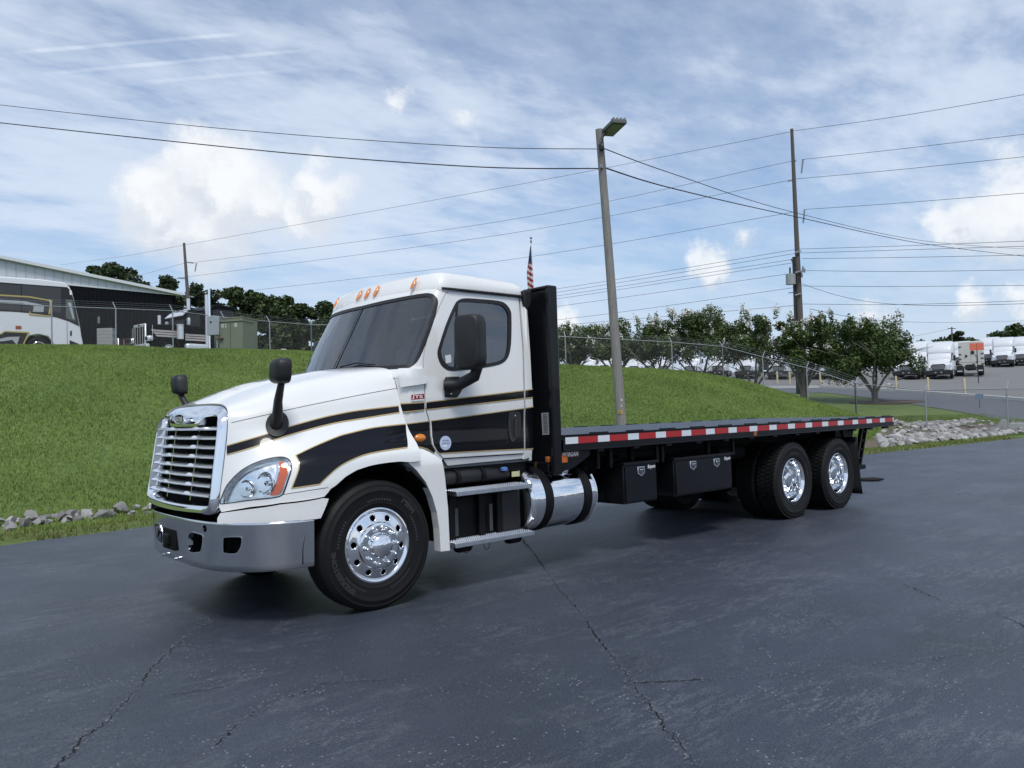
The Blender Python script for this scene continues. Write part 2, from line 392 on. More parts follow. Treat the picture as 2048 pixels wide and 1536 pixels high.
# ------------------------------------------------------------------ ground
EX = np.array([-400, -60, -25, -10, -1.55, 0.45, 5, 12, 20, 32, 60, 150, 500.]); EY = np.array([-30, -1.5, 3.0, 4.9, 5.75, 6.0, 6.05, 5.15, 3.95, 3.0, 1.2, -4, -30.])
def yedge(x): return np.interp(x, EX, EY)
HL = np.array([-900, -45, -20, -10.3, 2.7, 7.4, 12.7, 14.5, 16.4, 17.8, 20, 24, 60.]); HH = np.array([5.0, 5.0, 4.98, 4.8, 3.87, 3.7, 3.26, 2.4, 1.48, .6, .15, 0.0, 0.0]); HD = np.array([34, 34, 34, 38, 40, 42, 47, 45, 43, 40, 40, 40, 40.])
def terr(x, y):
    x = np.asarray(x, float); y = np.asarray(y, float); L, D = toLD(x, y); e = y-yedge(x)
    H = np.interp(L, HL, HH); Dc = np.interp(L, HL, HD); ee = np.maximum(e-1.6, 0)
    t = np.where(D < Dc, ee/(ee+np.maximum(Dc-D, 0)+1e-6), 1.0); s = np.sin(np.pi/2*np.clip(t, 0, 1))**1.25
    hill = H*s + np.where(L < 3, 0.32, 0.0)*np.clip((D-Dc)/4, 0, 1)*np.clip((3-L)/6, 0, 1)
    rp = np.clip(0.09*(D-37), 0, 6.2); rp = np.where(D < 39, np.maximum(0, (D-35))**2/16*0.18, rp)
    z = np.where(hill > rp, hill, rp); z = np.maximum(z, 0)
    z += 0.05*np.sin(x*.7+1)*np.sin(y*.6)*np.clip(e/6, 0, 1)*np.clip((60-D)/20, 0, 1)
    return np.where(e > 0, z+0.015*np.clip(e/0.4, 0, 1)-0.01, -0.06)
def tz(x, y): return float(terr(np.array([x]), np.array([y]))[0])
def LDz(L, D, dz=0.0):
    x, y = LD(L, D); return (float(x), float(y), tz(x, y)+dz)
def ramp_px(px, py):
    """world point where the ray of a pixel meets the rising yard"""
    d = (px-1024)/F*CR+(768-py)/F*CU+CF; D = 37.0
    for t in np.linspace(36, 160, 1240):
        P = CAM+d*t
        if P[2] <= tz(P[0], P[1]): return P
    return CAM+d*90

def grass_mat(name, c0, c1, sc=0.35):
    m = bpy.data.materials.new(name); m.use_nodes = True; nt = m.node_tree; p = nt.nodes['Principled BSDF']; K = nt.links.new
    tc = nt.nodes.new('ShaderNodeTexCoord'); a = nt.nodes.new('ShaderNodeTexNoise'); a.inputs['Scale'].default_value = sc; a.inputs['Detail'].default_value = 7; a.inputs['Roughness'].default_value = .65; K(tc.outputs['Object'], a.inputs[0])
    b = nt.nodes.new('ShaderNodeTexNoise'); b.inputs['Scale'].default_value = 9; b.inputs['Detail'].default_value = 5; K(tc.outputs['Object'], b.inputs[0])
    s = nt.nodes.new('ShaderNodeMath'); s.operation = 'ADD'; K(a.outputs[0], s.inputs[0]); K(b.outputs[0], s.inputs[1])
    r = nt.nodes.new('ShaderNodeMapRange'); K(s.outputs[0], r.inputs[0]); r.inputs[1].default_value = .75; r.inputs[2].default_value = 1.25
    mx = nt.nodes.new('ShaderNodeMix'); mx.data_type = 'RGBA'; K(r.outputs[0], mx.inputs[0]); mx.inputs[6].default_value = (*c0, 1); mx.inputs[7].default_value = (*c1, 1)
    K(mx.outputs[2], p.inputs['Base Color']); p.inputs['Roughness'].default_value = .75; p.inputs['Specular IOR Level'].default_value = .2
    return m
M_TURF = grass_mat('turf', (0.068, 0.106, 0.025), (0.135, 0.188, 0.048))
M_BLADE = grass_mat('grass_blade', (0.106, 0.160, 0.038), (0.235, 0.312, 0.080), .22)
M_BLADE2 = grass_mat('grass_blade_olive', (0.09, 0.11, 0.03), (0.20, 0.20, 0.07), .9)

def build_terrain():
    def axis(lo, hi, st, f0, f1):
        a = list(np.arange(lo, hi+.01, st)); s = st; v = hi
        while v < f1: s *= 1.35; v += s; a.append(v)
        s = st; v = lo
        while v > f0: s *= 1.35; v -= s; a.insert(0, v)
        return np.array(a)
    La = axis(-46, 46, .8, -1500, 1500); Da = axis(8, 84, .6, -900, 2200)
    Lg, Dg = np.meshgrid(La, Da, indexing='ij'); x, y = LD(Lg.ravel(), Dg.ravel()); z = terr(x, y)
    nL, nD = len(La), len(Da); i, j = np.meshgrid(np.arange(nL-1), np.arange(nD-1), indexing='ij'); a = (i*nD+j).ravel()
    T = np.stack([a, a+nD, a+nD+1, a+1], 1)[:, ::-1]
    # z of cells crossing the lot edge: sharp step is buried below the asphalt lip
    o = link('ground', npmesh('ground', np.stack([x, y, z], 1), T, M_TURF, True)); tag(o, 'grassy ground and mown green bank behind the truck', 'ground', kind='structure')
build_terrain()

def asphalt_mat():
    m = bpy.data.materials.new('asphalt'); m.use_nodes = True; nt = m.node_tree; p = nt.nodes['Principled BSDF']; K = nt.links.new; N = nt.nodes.new
    tc = N('ShaderNodeTexCoord'); V = tc.outputs['Object']
    def noise(s, d=6, r=.6, vec=V):
        n = N('ShaderNodeTexNoise'); n.inputs['Scale'].default_value = s; n.inputs['Detail'].default_value = d; n.inputs['Roughness'].default_value = r; K(vec, n.inputs[0]); return n.outputs[0]
    def rng_(v, a, b, c, d, clamp=True):
        n = N('ShaderNodeMapRange'); n.clamp = clamp; K(v, n.inputs[0])
        for i, q in enumerate((a, b, c, d)): n.inputs[i+1].default_value = q
        return n.outputs[0]
    def mul(a, b, op='MULTIPLY'):
        n = N('ShaderNodeMath'); n.operation = op
        for i, q in enumerate((a, b)):
            if isinstance(q, (int, float)): n.inputs[i].default_value = q
            else: K(q, n.inputs[i])
        return n.outputs[0]
    def mix(f, a, b):
        n = N('ShaderNodeMix'); n.data_type = 'RGBA'; K(f, n.inputs[0])
        for i, q in ((6, a), (7, b)):
            if isinstance(q, tuple): n.inputs[i].default_value = (*q, 1)
            else: K(q, n.inputs[i])
        return n.outputs[2]
    mp = N('ShaderNodeMapping'); K(V, mp.inputs[0]); mp.inputs['Scale'].default_value = (.22, 1.0, 1); mp.inputs['Rotation'].default_value = (0, 0, R_(14))
    big = noise(.35, 5, .6); streak = noise(1.3, 6, .7, mp.outputs[0]); grain = noise(210, 3, .75); mid = noise(30, 6, .75)
    f = mul(mul(mul(big, .38), mul(streak, .34), 'ADD'), mul(mid, .28), 'ADD')
    c = mix(rng_(f, .40, .60, 0, 1), (.0165, .0218, .0345), (.0400, .0500, .0735))
    g2 = noise(95, 5, .85); c = mix(rng_(g2, .515, .56, 0, .55), c, (.098, .115, .150)); c = mix(rng_(g2, .47, .43, 0, .7), c, (.008, .010, .015))
    c = mix(rng_(grain, .50, .70, 0, .75), c, (.082, .094, .118))
    c = mix(rng_(grain, .44, .30, 0, .8), c, (.006, .0075, .011))
    # exposed pale stone chips, in patches
    vo = N('ShaderNodeTexVoronoi'); vo.inputs['Scale'].default_value = 34; K(V, vo.inputs[0])
    n5 = noise(1.7, 6, .75); chip = mul(rng_(vo.outputs['Distance'], .13, .22, 1, 0), rng_(n5, .47, .60, 0, 1)); 
    sel = N('ShaderNodeSeparateColor'); K(vo.outputs['Color'], sel.inputs[0]); chip = mul(chip, rng_(sel.outputs[0], .55, .58, 0, 1))
    c = mix(mul(chip, .9), c, (.40, .41, .42))
    pw = noise(2.2, 9, .78); patch = mul(rng_(pw, .56, .66, 0, .55), rng_(noise(75, 5, .8), .42, .58, 0, 1)); c = mix(patch, c, (.155, .165, .18))
    dk = rng_(noise(.55, 3, .5), .56, .72, 0, .55); c = mix(dk, c, (.0095, .012, .017))
    # hairline scuffs
    wv = noise(3.0, 8, .8, mp.outputs[0]); li = rng_(mul(mul(wv, .5, 'SUBTRACT'), 1.0), -.010, .010, 0, 1); li2 = rng_(li, 0, .5, 0, 1); li3 = rng_(li, .5, 1, 1, 0); line = mul(mul(li2, li3), rng_(noise(.8, 4, .6), .44, .60, 0, .75))
    wv2 = noise(5.5, 9, .82); l1 = rng_(wv2, .492, .5, 0, 1); l2 = rng_(wv2, .5, .508, 1, 0); line2 = mul(mul(l1, l2), mul(rng_(noise(1.1, 3, .5), .52, .64, 0, .8), rng_(noise(40, 3, .6), .42, .55, 0, 1))); c = mix(line2, c, (.24, .25, .27))
    c = mix(line, c, (.21, .22, .235))
    K(c, p.inputs['Base Color']); K(rng_(f, .3, .7, .54, .38), p.inputs['Roughness']); p.inputs['Specular IOR Level'].default_value = .5
    b = N('ShaderNodeBump'); b.inputs['Strength'].default_value = .38; b.inputs['Distance'].default_value = .008; K(mul(mul(grain, .5), mul(g2, .9), 'ADD'), b.inputs['Height']); K(b.outputs[0], p.inputs['Normal'])
    return m
M_ASPH = asphalt_mat()
def build_lot():
    xs = np.concatenate([[-400, -200, -120, -60], np.arange(-40, 60, .5), [60, 100, 150, 300, 500]]); ye = yedge(xs)+.035*np.sin(xs*5.1)+.03*np.sin(xs*11.7+1); V = []; Fc = []
    ks = [0, .04, .35, 1]
    for x, e in zip(xs, ye):
        V += [(x, e-.0, -.05), (x, e-.02, 0.0), (x, e-3.0, 0.0), (x, -14, 0.0), (x, -420, 0.0)]
    for i in range(len(xs)-1):
        for k in range(4): Fc.append((i*5+k, i*5+k+1, i*5+5+k+1, i*5+5+k))
    o = link('asphalt_lot', mesh('asphalt_lot', V, Fc, M_ASPH)); tag(o, 'dark sealed asphalt lot the truck is parked on', 'asphalt', kind='structure')
    for f in (): pass
    bm = bmesh.new(); bm.from_mesh(o.data); bmesh.ops.recalc_face_normals(bm, faces=bm.faces)
    if sum(f.normal.z for f in bm.faces) < 0: bmesh.ops.reverse_faces(bm, faces=bm.faces)
    bm.to_mesh(o.data); bm.free()
    return o
LOT = build_lot()
M_CRACK = mat('crack_dark', (.006, .006, .007), .9); M_CHIP = mat('crack_chip', (.20, .205, .21), .85, var=.35, scale=40)
def gpx(px, py):
    d = (px-1024)/F*CR+(768-py)/F*CU+CF; t = -CAM[2]/d[2]; return CAM+d*t
cracks = [[(1040, 1075), (1062, 1098), (1115, 1175), (1165, 1230), (1190, 1270), (1218, 1310), (1250, 1345), (1290, 1400), (1340, 1465), (1375, 1510), (1400, 1545)],
          [(1268, 1367), (1400, 1360), (1480, 1356), (1600, 1345), (1750, 1330), (1820, 1326), (1900, 1313), (2060, 1308)],
          [(432, 1230), (385, 1265), (345, 1300), (300, 1340), (270, 1385), (240, 1415), (215, 1440), (155, 1490), (100, 1545)],
          [(615, 1385), (540, 1405), (480, 1445), (430, 1495)], [(1560, 1090), (1640, 1115), (1760, 1148), (1880, 1200), (1990, 1225), (2060, 1258)], [(1600, 1212), (1660, 1245), (1690, 1270), (1735, 1290)],
          [(330, 1392), (400, 1383), (470, 1370)], [(640, 1368), (720, 1365), (830, 1355)], [(1060, 1235), (1180, 1232), (1340, 1228)]]
for ci, c in enumerate(cracks):
    P = [gpx(*p)[:2] for p in c]; Q = []
    for a, b in zip(P[:-1], P[1:]):
        n = max(2, int(np.linalg.norm(b-a)/.024)); d = (b-a)/np.linalg.norm(b-a); nn = np.array([-d[1], d[0]])
        for i in range(n): Q.append(a+(b-a)*i/n+nn*rng.normal(0, .009))
    Q = np.array(Q); n = len(Q); d = np.gradient(Q, axis=0); d /= np.linalg.norm(d, axis=1)[:, None]+1e-9; nn = np.stack([-d[:, 1], d[:, 0]], 1)
    base = (.0036, .0022, .003, .0032, .002, .0026, .001, .001, .0008)[ci]; wv = np.clip(base*(1+.9*np.sin(np.arange(n)*.11+ci)+rng.normal(0, .7, n)), .0004, .02)[:, None]
    gate = np.clip(np.sin(np.arange(n)*.045+ci*2.1)+.6*np.sin(np.arange(n)*.17+ci)+.75, .55 if ci == 0 else .15, 1)[:, None]; wv = wv*gate
    V = np.vstack([np.c_[Q+nn*wv, np.full(n, .004)], np.c_[Q-nn*wv, np.full(n, .004)]]); T = [(i, n+i, n+i+1, i+1) for i in range(n-1)]
    link('crack', mesh('crack', V, T, M_CRACK), LOT)
    V = []; T = []
    for i in range(int(n*(4.2 if ci in (0, 2, 3) else 1.5))):
        k = rng.integers(0, n); c0 = Q[k]+nn[k]*(rng.choice([-1, 1])*(.008+abs(rng.normal(0, .014))))+d[k]*rng.normal(0, .02); r = abs(rng.normal(0, .0026))+.001; o = len(V); a0 = rng.uniform(0, 6.3)
        for q in range(5): V.append((c0[0]+math.cos(a0+q*1.257)*r*rng.uniform(.6, 1.5), c0[1]+math.sin(a0+q*1.257)*r*rng.uniform(.6, 1.5), .007))
        T.append(tuple(range(o, o+5)))
    tag(link('crack_chips', mesh('crack_chips', V, T, M_CHIP), LOT), kind='stuff')

# grass blades
def blades(name, L0, L1, D0, D1, n, m, hmin, hmax, emin, emax, keep=None, wk=1.0):
    L = rng.uniform(L0, L1, n*3); D = D0+(D1-D0)*rng.uniform(0, 1, n*3)**1.25; x, y = LD(L, D); e = y-yedge(x); ok = (e > emin) & (e < emax) & (np.abs(L) < D*.69+1.5)
    if keep is not None: ok &= keep(x, y, L, D, e)
    L, D, x, y = L[ok][:n], D[ok][:n], x[ok][:n], y[ok][:n]; k = len(x); z = terr(x, y); a = rng.uniform(0, 6.283, k); wd = (.006+.00045*D)*rng.uniform(.6, 1.4, k)*wk; h = rng.uniform(hmin, hmax, k)*(1+.25*np.sin(x*1.1)*np.sin(y*.9)); ln = rng.uniform(.1, .75, k)*h; b = rng.uniform(0, 6.283, k)
    c, s = np.cos(a)*wd, np.sin(a)*wd; V = np.empty((k, 3, 3), np.float32)
    V[:, 0] = np.stack([x-c, y-s, z-.01], 1); V[:, 1] = np.stack([x+c, y+s, z-.01], 1); V[:, 2] = np.stack([x+np.cos(b)*ln, y+np.sin(b)*ln, z+h], 1)
    o = link(name, npmesh(name, V.reshape(-1, 3), np.arange(3*k).reshape(-1, 3), m)); return o
def kp(x, y, L, D, e): return ~((L > 18) & (D > 26) & (e > 1.5) & (D < 39.5)) & (D < np.interp(L, HL, HD)+5)
o = blades('grass', -32, 27, 12, 52, 520000, M_BLADE, .03, .075, .9, 99, kp, 1.0); tag(o, 'mown green grass covering the bank behind the truck', 'grass', kind='stuff')
o = blades('grass_verge', -14, 20, 11, 32, 42000, M_BLADE2, .03, .07, .03, 1.7, None, 1.0); tag(o, 'thin olive grass verge along the edge of the asphalt', 'grass', kind='stuff')

# road, kerb and gravel yard on the rising ground at the right
def drape(name, polyLD, st, off, m, label, cat):
    uv, f = tri2d(polyLD, [], st); x, y = LD(uv[:, 0], uv[:, 1]); V = np.stack([x, y, terr(x, y)+off], 1)
    o = link(name, mesh(name, V, f, m, 60)); bm = bmesh.new(); bm.from_mesh(o.data); bmesh.ops.recalc_face_normals(bm, faces=bm.faces)
    if sum(q.normal.z for q in bm.faces) < 0: bmesh.ops.reverse_faces(bm, faces=bm.faces)
    bm.to_mesh(o.data); bm.free(); return tag(o, label, cat, kind='structure')
M_ROAD = mat('road_asphalt', (.105, .112, .125), .8, var=.25, scale=3, bump=.3, bscale=90); M_GRAV = mat('gravel', (.18, .178, .176), .95, var=.45, scale=14, bump=.8, bscale=22); M_KERB = mat('concrete_kerb', (.60, .60, .58), .85, var=.2, scale=8, bump=.2)
def px_LD(px, py):
    P = ramp_px(px, py); return toLD(P[0], P[1])
near = [px_LD(*p) for p in ((1648, 786), (1700, 792), (1790, 803), (1880, 818), (1960, 832), (2048, 848), (2100, 860))]
far = [px_LD(*p) for p in ((1640, 776), (1700, 779), (1790, 784), (1880, 790), (1960, 796), (2048, 803), (2100, 807))]
farL = [(8.0, 78.0), (17, 74)]; nearL = [(8.0, 70.0), (17, 67)]
far2 = farL+[p for p in far if p[0] > 18]; near2 = nearL+[p for p in near if p[0] > 18]
end_n, end_f = (near2[-1][0]+18, near2[-1][1]-9), (far2[-1][0]+22, far2[-1][1]-6)
drape('access_road', near2+[end_n, end_f]+far2[::-1], (2, 1.5), .03, M_ROAD, 'grey asphalt access road curving behind the chain link fence', 'road')
kb = MB(); ks_ = far2+[end_f]
kpts = dens(ks_, (1.5, 1.5), False)
for a, b in zip(kpts[:-1], kpts[1:]): kb.beam(LDz(*a, .11), LDz(*b, .11), .34, .24)
tag(kb.build('kerb', M_KERB), 'pale concrete kerb between the access road and gravel yard', 'kerb', kind='structure')
yard = [(p[0], p[1]+.35) for p in ks_]+[(110, 60), (140, 160), (-60, 160), (-60, 84), (0, 80)]
drape('gravel_yard', yard, (4, 3), .02, M_GRAV, 'pale gravel yard with rows of parked white trucks', 'gravel')
# ------------------------------------------------------------------ hero flatbed truck (x aft, y to its right, z up; front axle at x = 0)
WHITE = mat('white_paint', (.82, .822, .795), .28, coat=1.0, var=.02, scale=2); BLACKP = mat('black_paint', (.006, .006, .009), .22, coat=.38, var=.2, spec=.12); GOLD = mat('gold_pinstripe', (.50, .36, .14), .4, coat=.8)
CHROME = mat('chrome', (.86, .87, .89), .045, 1.0, var=.02, rvar=.4, scale=3); ALU = mat('polished_aluminium', (.84, .85, .87), .07, 1.0, var=.04, scale=9, rvar=.4); TREADALU = mat('tread_aluminium', (.62, .64, .67), .35, 1.0, var=.15, scale=30)
RUBBER = mat('tyre_rubber', (.0085, .0085, .009), .6, var=.25, scale=7, spec=.25); PLAST = mat('black_plastic', (.011, .0115, .013), .5, var=.15, bump=.1, bscale=400); FRAME = mat('frame_black', (.006, .006, .0075), .55, coat=0, var=.3, scale=4, spec=.2)
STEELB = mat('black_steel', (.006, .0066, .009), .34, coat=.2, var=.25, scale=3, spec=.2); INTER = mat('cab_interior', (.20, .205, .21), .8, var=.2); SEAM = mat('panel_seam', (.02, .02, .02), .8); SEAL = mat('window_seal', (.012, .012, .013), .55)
AMBER = mat('amber_lens', (.75, .22, .02), .12, coat=1.0, var=.25, scale=60); REDT = mat('red_tape', (.42, .012, .016), .35, coat=.4, var=.15, scale=40); WHT = mat('white_tape', (.72, .76, .80), .35, coat=.4, var=.08, scale=40)
RED_AMB = mat('amber_red_lens', (.80, .13, .03), .10, coat=1.0, var=.25, scale=90); SILV = mat('reflector_silver', (.88, .90, .92), .22, 1.0, var=.1, scale=14, rvar=.6); STICK = mat('sticker_blue_white', (.50, .58, .74), .5); STW = mat('sticker_white', (.75, .77, .78), .5); INK = mat('print_dark', (.02, .03, .08), .6); REDST = mat('sticker_red', (.30, .012, .02), .45); PRW = mat('print_white', (.85, .85, .85), .5); GREYST = mat('spec_sticker', (.36, .37, .39), .5)
CLEAR = glass_mat('clear_lens', (.93, .95, .96), 1.22); WGLASS = glass_mat('windshield_glass', (.80, .89, .93), 2.0); SGLASS = glass_mat('side_glass', (.80, .83, .83), 2.3)
DECKM = mat('deck_steel', (.20, .22, .26), .42, .75, var=.2, scale=5, bump=.35, bscale=70); DARKM = mat('axle_hole_dark', (.006, .006, .0062), .8, spec=.15)  # last: near-black for underbody parts, also painted as shade in wheel holes
TRUCK = empty('flatbed_truck', (0, 0, 0), 0, 'white day cab flatbed truck with black and gold side stripes, parked on the asphalt', 'truck')

def inset(poly, d):
    P = np.array(poly); n = len(P); ar = np.sum(P[:, 0]*np.roll(P[:, 1], -1)-np.roll(P[:, 0], -1)*P[:, 1]); sg = 1 if ar > 0 else -1; out = []
    for i in range(n):
        a = P[i]-P[i-1]; b = P[(i+1) % n]-P[i]; a = a/(np.linalg.norm(a)+1e-9); b = b/(np.linalg.norm(b)+1e-9); na = np.array([-a[1], a[0]])*sg; nb = np.array([-b[1], b[0]])*sg; v = na+nb; k = max(.35, np.dot(v, v)/2); out.append(tuple(P[i]+v/k*d))
    return out
def pxcurve(pts, x0, x1, n): 
    pts = sorted(pts); xs = np.linspace(x0, x1, n); return list(zip(xs, np.interp(xs, [p[0] for p in pts], [p[1] for p in pts])))
def smooth_px(pts, x0, x1, n):
    q = smooth_poly(sorted(pts), 8, False); return pxcurve(q, x0, x1, n)

def pxlist(p, st=12): return dens(p, (st, st))
# ---- cab surface
ZT = [1.0, 1.12, 1.2, 1.32, 1.45, 1.56, 1.68, 1.8, 2.0, 2.3, 2.75, 2.9]; YT = [1.00, 1.03, 1.045, 1.045, 1.032, 1.042, 1.05, 1.047, 1.04, 1.022, .985, .965]
_zs = np.linspace(1.0, 2.9, 200); _ys = np.convolve(np.pad(np.interp(_zs, ZT, YT), 9, 'edge'), np.ones(19)/19, 'valid')
def cabfn(s, z):
    s = np.asarray(s, float); z = np.asarray(z, float); Y = np.interp(z, _zs, _ys); xc = .289+.534*np.maximum(z-2.02, -.10); a = Y-.075; kk = .165
    xA = xc+kk*(a/.98)**2; m_ = 2*kk*a/.98**2; p1 = xA+m_*.075; p2 = p1+.085; c = .135
    t = np.clip((s-a)/c, 0, 1); bx = (1-t)**2*xA+2*t*(1-t)*p1+t*t*p2; by = (1-t)**2*a+2*t*(1-t)*Y+t*t*Y
    x = np.where(s <= a, xc+kk*(s/.98)**2, np.where(s < a+c, bx, p2+(s-a-c))); y = np.where(s <= a, s, np.where(s < a+c, by, Y))
    return np.stack([x, -y, z], -1)
CAB = Surf(cabfn, (0, 2.7), (1.0, 2.85), (150, 90), flip=False)
_n = CAB.nrm(np.array([2.0]), np.array([1.6]))[0]
if _n[1] > 0: CAB.flip = True
ws = CAB.uvs([(727, 608.5), (790, 597), (843, 587.5), (861, 587), (871, 593), (876, 606), (867, 643), (851, 688), (837, 719), (824, 732), (808, 737), (748, 740), (668, 743)])
ws[0] = (0.0, ws[0][1]); ws[-1] = (0.0, ws[-1][1]); ws = [(max(0, a), b) for a, b in ws]
wss = smooth_poly(ws, 4, False); wss = [(max(0.0, a), b) for a, b in wss]
door_front = CAB.uvs([(901, 577.5), (890.5, 589), (882.6, 605), (869.5, 635.5), (856, 667), (849, 700), (846, 725), (847.5, 738), (851, 752), (849.8, 778), (851, 815.6), (856.5, 833), (861, 850), (862, 872), (865, 889), (874, 904.7), (887, 917)])
door = door_front+CAB.uvs(dens([(965, 912), (1047.5, 907), (1048.8, 898), (1048.8, 815), (1045.6, 700), (1037, 587), (1033, 584), (975, 577), (918, 573.5)], (14, 14), False))
win = smooth_poly(CAB.uvs([(876, 704), (880, 688), (893, 648.6), (909, 611.7), (917, 601.5), (930, 597.8), (960, 599.5), (993, 602.5), (1009, 607.8), (1019.7, 622), (1021.6, 640.7), (1021.4, 670), (1020, 693.5), (1014.5, 714.5), (998.6, 727.7), (954, 736), (906, 740.5), (888, 734), (878.7, 720)]), 4)
top_z = 2.775
df_top = door_front[:9]
frame_uv = [(0.0, top_z), (.55, top_z), (.95, top_z)]+[(CAB.uv(905, 571)[0], top_z)]+[(a-.004, b) for a, b in df_top]+[(df_top[-1][0]-.02, 1.90), (.8, 1.90), (0.0, 1.90)]+[p for p in wss[::-1]]
ST = (.07, .07)
CABN = CAB.panel('cab_frame', frame_uv, [], ST, WHITE, TRUCK, 0, .02, 2)
for mr in (0, 1):
    g = inset(wss, .035) if False else None
    d = CAB.panel('door', inset(door, .004), [win], ST, WHITE, TRUCK, 0, .03, mr)
    CAB.panel('door_liner', inset(door, -.01), [inset(win, .02)], ST, INTER, d, -.05, 0, mr)
    CAB.panel('window_seal', inset(win, -.006), [inset(win, .030)], (.05, .05), SEAL, d, .004, .02, mr)
    CAB.panel('window_pane', inset(win, .022), [], (.09, .09), SGLASS, d, -.006, 0, mr)
    b0, b1 = CAB.uv(914.5, 604), CAB.uv(911, 738); CAB.strip('vent_bar', [(b0[0]-.012, b0[1]), (b1[0]-.012, b1[1])], [(b0[0]+.012, b0[1]), (b1[0]+.012, b1[1])], SEAL, d, .0, mr, 1)
    # rear pillar, cowl side panel
    rear = CAB.uvs(pxlist([(1039.5, 584), (1048, 700), (1051.2, 815), (1051.2, 899), (1049.5, 907), (1047, 919), (1063, 914), (1064.5, 899), (1066, 815), (1060, 700), (1052, 585)]))
    CAB.panel('rear_pillar', rear, [], ST, WHITE, TRUCK, 0, .02, mr)
    # header rail between door top and roof cap
    hdr = CAB.uvs([(901, 575), (918, 571.5), (975, 574.5), (1033, 581.5), (1039.5, 582.5), (1052, 583.5)]); hdr = hdr+[(hdr[-1][0], top_z+.01), (hdr[0][0], top_z+.01)]
    CAB.panel('door_header', hdr, [], ST, WHITE, TRUCK, 0, .02, mr)
    cowl = CAB.uvs([(790, 739), (794, 776), (796, 820), (808, 850), (812, 900), (830, 899), (848, 903), (866, 912), (884, 920)])+[(a-.006, b) for a, b in door_front[7:][::-1]]
    CAB.panel('cowl_panel', cowl, [], ST, WHITE, TRUCK, -.004, .02, mr)
    up = CAB.uvs([(800, 740), (846, 738), (851, 752), (850.5, 767), (804, 775), (801, 757)]); CAB.panel('cowl_fairing', up, [], (.05, .05), WHITE, TRUCK, .028, .04, mr)
    # sill ledge under the door
    ls = CAB.uvs([(889, 919), (965, 914.5), (1063, 908), (1062, 916), (965, 925), (897, 932)]); CAB.panel('sill', ls, [], ST, WHITE, TRUCK, -.012, .03, mr)
    # stripes, cut at the panel gaps
    UT = [(798, 808), (850, 804.7), (1048.8, 781), (1067, 778)]; UB = [(798, 825), (851, 819.5), (1048.8, 797), (1067, 794.5)]
    LT = [(812, 848), (859.7, 842), (936, 832), (1049.5, 816.4), (1068, 813)]; LB = [(812, 895.5), (827, 893.8), (842.5, 894.5), (855, 898.4), (867.5, 907), (877, 907), (967.5, 901.6), (1068, 897)]
    for x0, x1 in ((799, 848.5), (852.5, 1047.6), (1050.4, 1065)):
        n = max(3, int((x1-x0)/6)); a, b = pxcurve(UT, x0, x1, n), pxcurve(UB, x0, x1, n)
        CAB.strip('upper_stripe', CAB.uvs(a), CAB.uvs(b), BLACKP, TRUCK, .002 if x0 < 1e9 else 0, mr)
        for q in (a, b): CAB.strip('pinstripe', CAB.uvs([(x, y-1.0) for x, y in q]), CAB.uvs([(x, y+1.0) for x, y in q]), GOLD, TRUCK, .004, mr, 1)
    sm = [(857, 833), (861, 850), (862, 872), (865, 889), (874, 904.7)]; sx = lambda y: float(np.interp(y, [q[1] for q in sm], [q[0] for q in sm]))
    for x0, x1, kind in ((814, 859, 0), (862, 1047.6, 1), (1050.4, 1066, 2)):
        a = smooth_px(LT, x0 if kind != 1 else 862.0, x1 if kind else 857.5, max(4, int((x1-x0)/8)))
        if kind == 0: b = pxcurve(LB, 815, 867, 14); poly = a+[(sx(y)-2, y) for y in (850, 861, 872, 881, 889, 897, 902)]+b[::-1]
        elif kind == 1: b = pxcurve(LB, 880, 1047.6, 24); poly = a+b[::-1]+[(sx(y)+2.2, y) for y in (903, 897, 889, 881, 872, 861, 850)]
        else: b = pxcurve(LB, x0, x1, 4); poly = a+b[::-1]
        CAB.panel('lower_stripe', CAB.uvs(poly), [], (.05, .05), BLACKP, TRUCK, .002, 0, mr)
        for q in (a, b): CAB.strip('pinstripe', CAB.uvs([(x, y-.9) for x, y in q]), CAB.uvs([(x, y+.9) for x, y in q]), GOLD, TRUCK, .004, mr, 1)
    # door handle
    hp = CAB.uvs([(1018, 826), (1030, 823.5), (1039, 826), (1040, 850), (1037, 868), (1028, 881), (1022, 883), (1017, 872), (1015.5, 850)]); h = CAB.panel('door_handle', smooth_poly(hp, 4), [], (.03, .03), mat('handle_grey', (.028, .029, .031), .45), d, .012, .012, mr)
    hq = CAB.uvs([(1021, 840), (1036, 838), (1036, 862), (1028, 874), (1021, 866)]); CAB.panel('handle_recess_shade', smooth_poly(hq, 4), [], (.03, .03), SEAM, h, .0135, 0, mr)  # flat black patch on the handle plate, painted shade of the recess
    CAB.strip('handle_pull', CAB.uvs([(1026, 838), (1025.5, 873)]), CAB.uvs([(1031, 838), (1030, 872)]), MATS['handle_grey'], h, .03, mr, 1)
    ho = CAB.pts([CAB.uv(1028, 831)], .014)[0]; sy = -1 if mr == 0 else 1
    MB().cyl((ho[0], sy*abs(ho[1]), ho[2]), (ho[0], sy*(abs(ho[1])+.006), ho[2]), .008, n=12).build('handle_lock', CHROME, h, 40)
    # side turn lamp
    tl = CAB.pts([CAB.uv(839.5, 876)], .0)[0]; mb = MB(); V = []; Fc = []
    for i in range(7):
        ph = math.pi/2*i/6
        for k in range(20):
            a = 2*math.pi*k/20; V.append((tl[0]+.062*math.cos(a)*math.cos(ph), sy*(abs(tl[1])+.004+.028*math.sin(ph)), tl[2]+.037*math.sin(a)*math.cos(ph)))
    for i in range(6):
        for k in range(20): Fc.append((i*20+k, i*20+(k+1) % 20, (i+1)*20+(k+1) % 20, (i+1)*20+k))
    mb.add(V, Fc).build('side_turn_lamp', AMBER, TRUCK, 60)
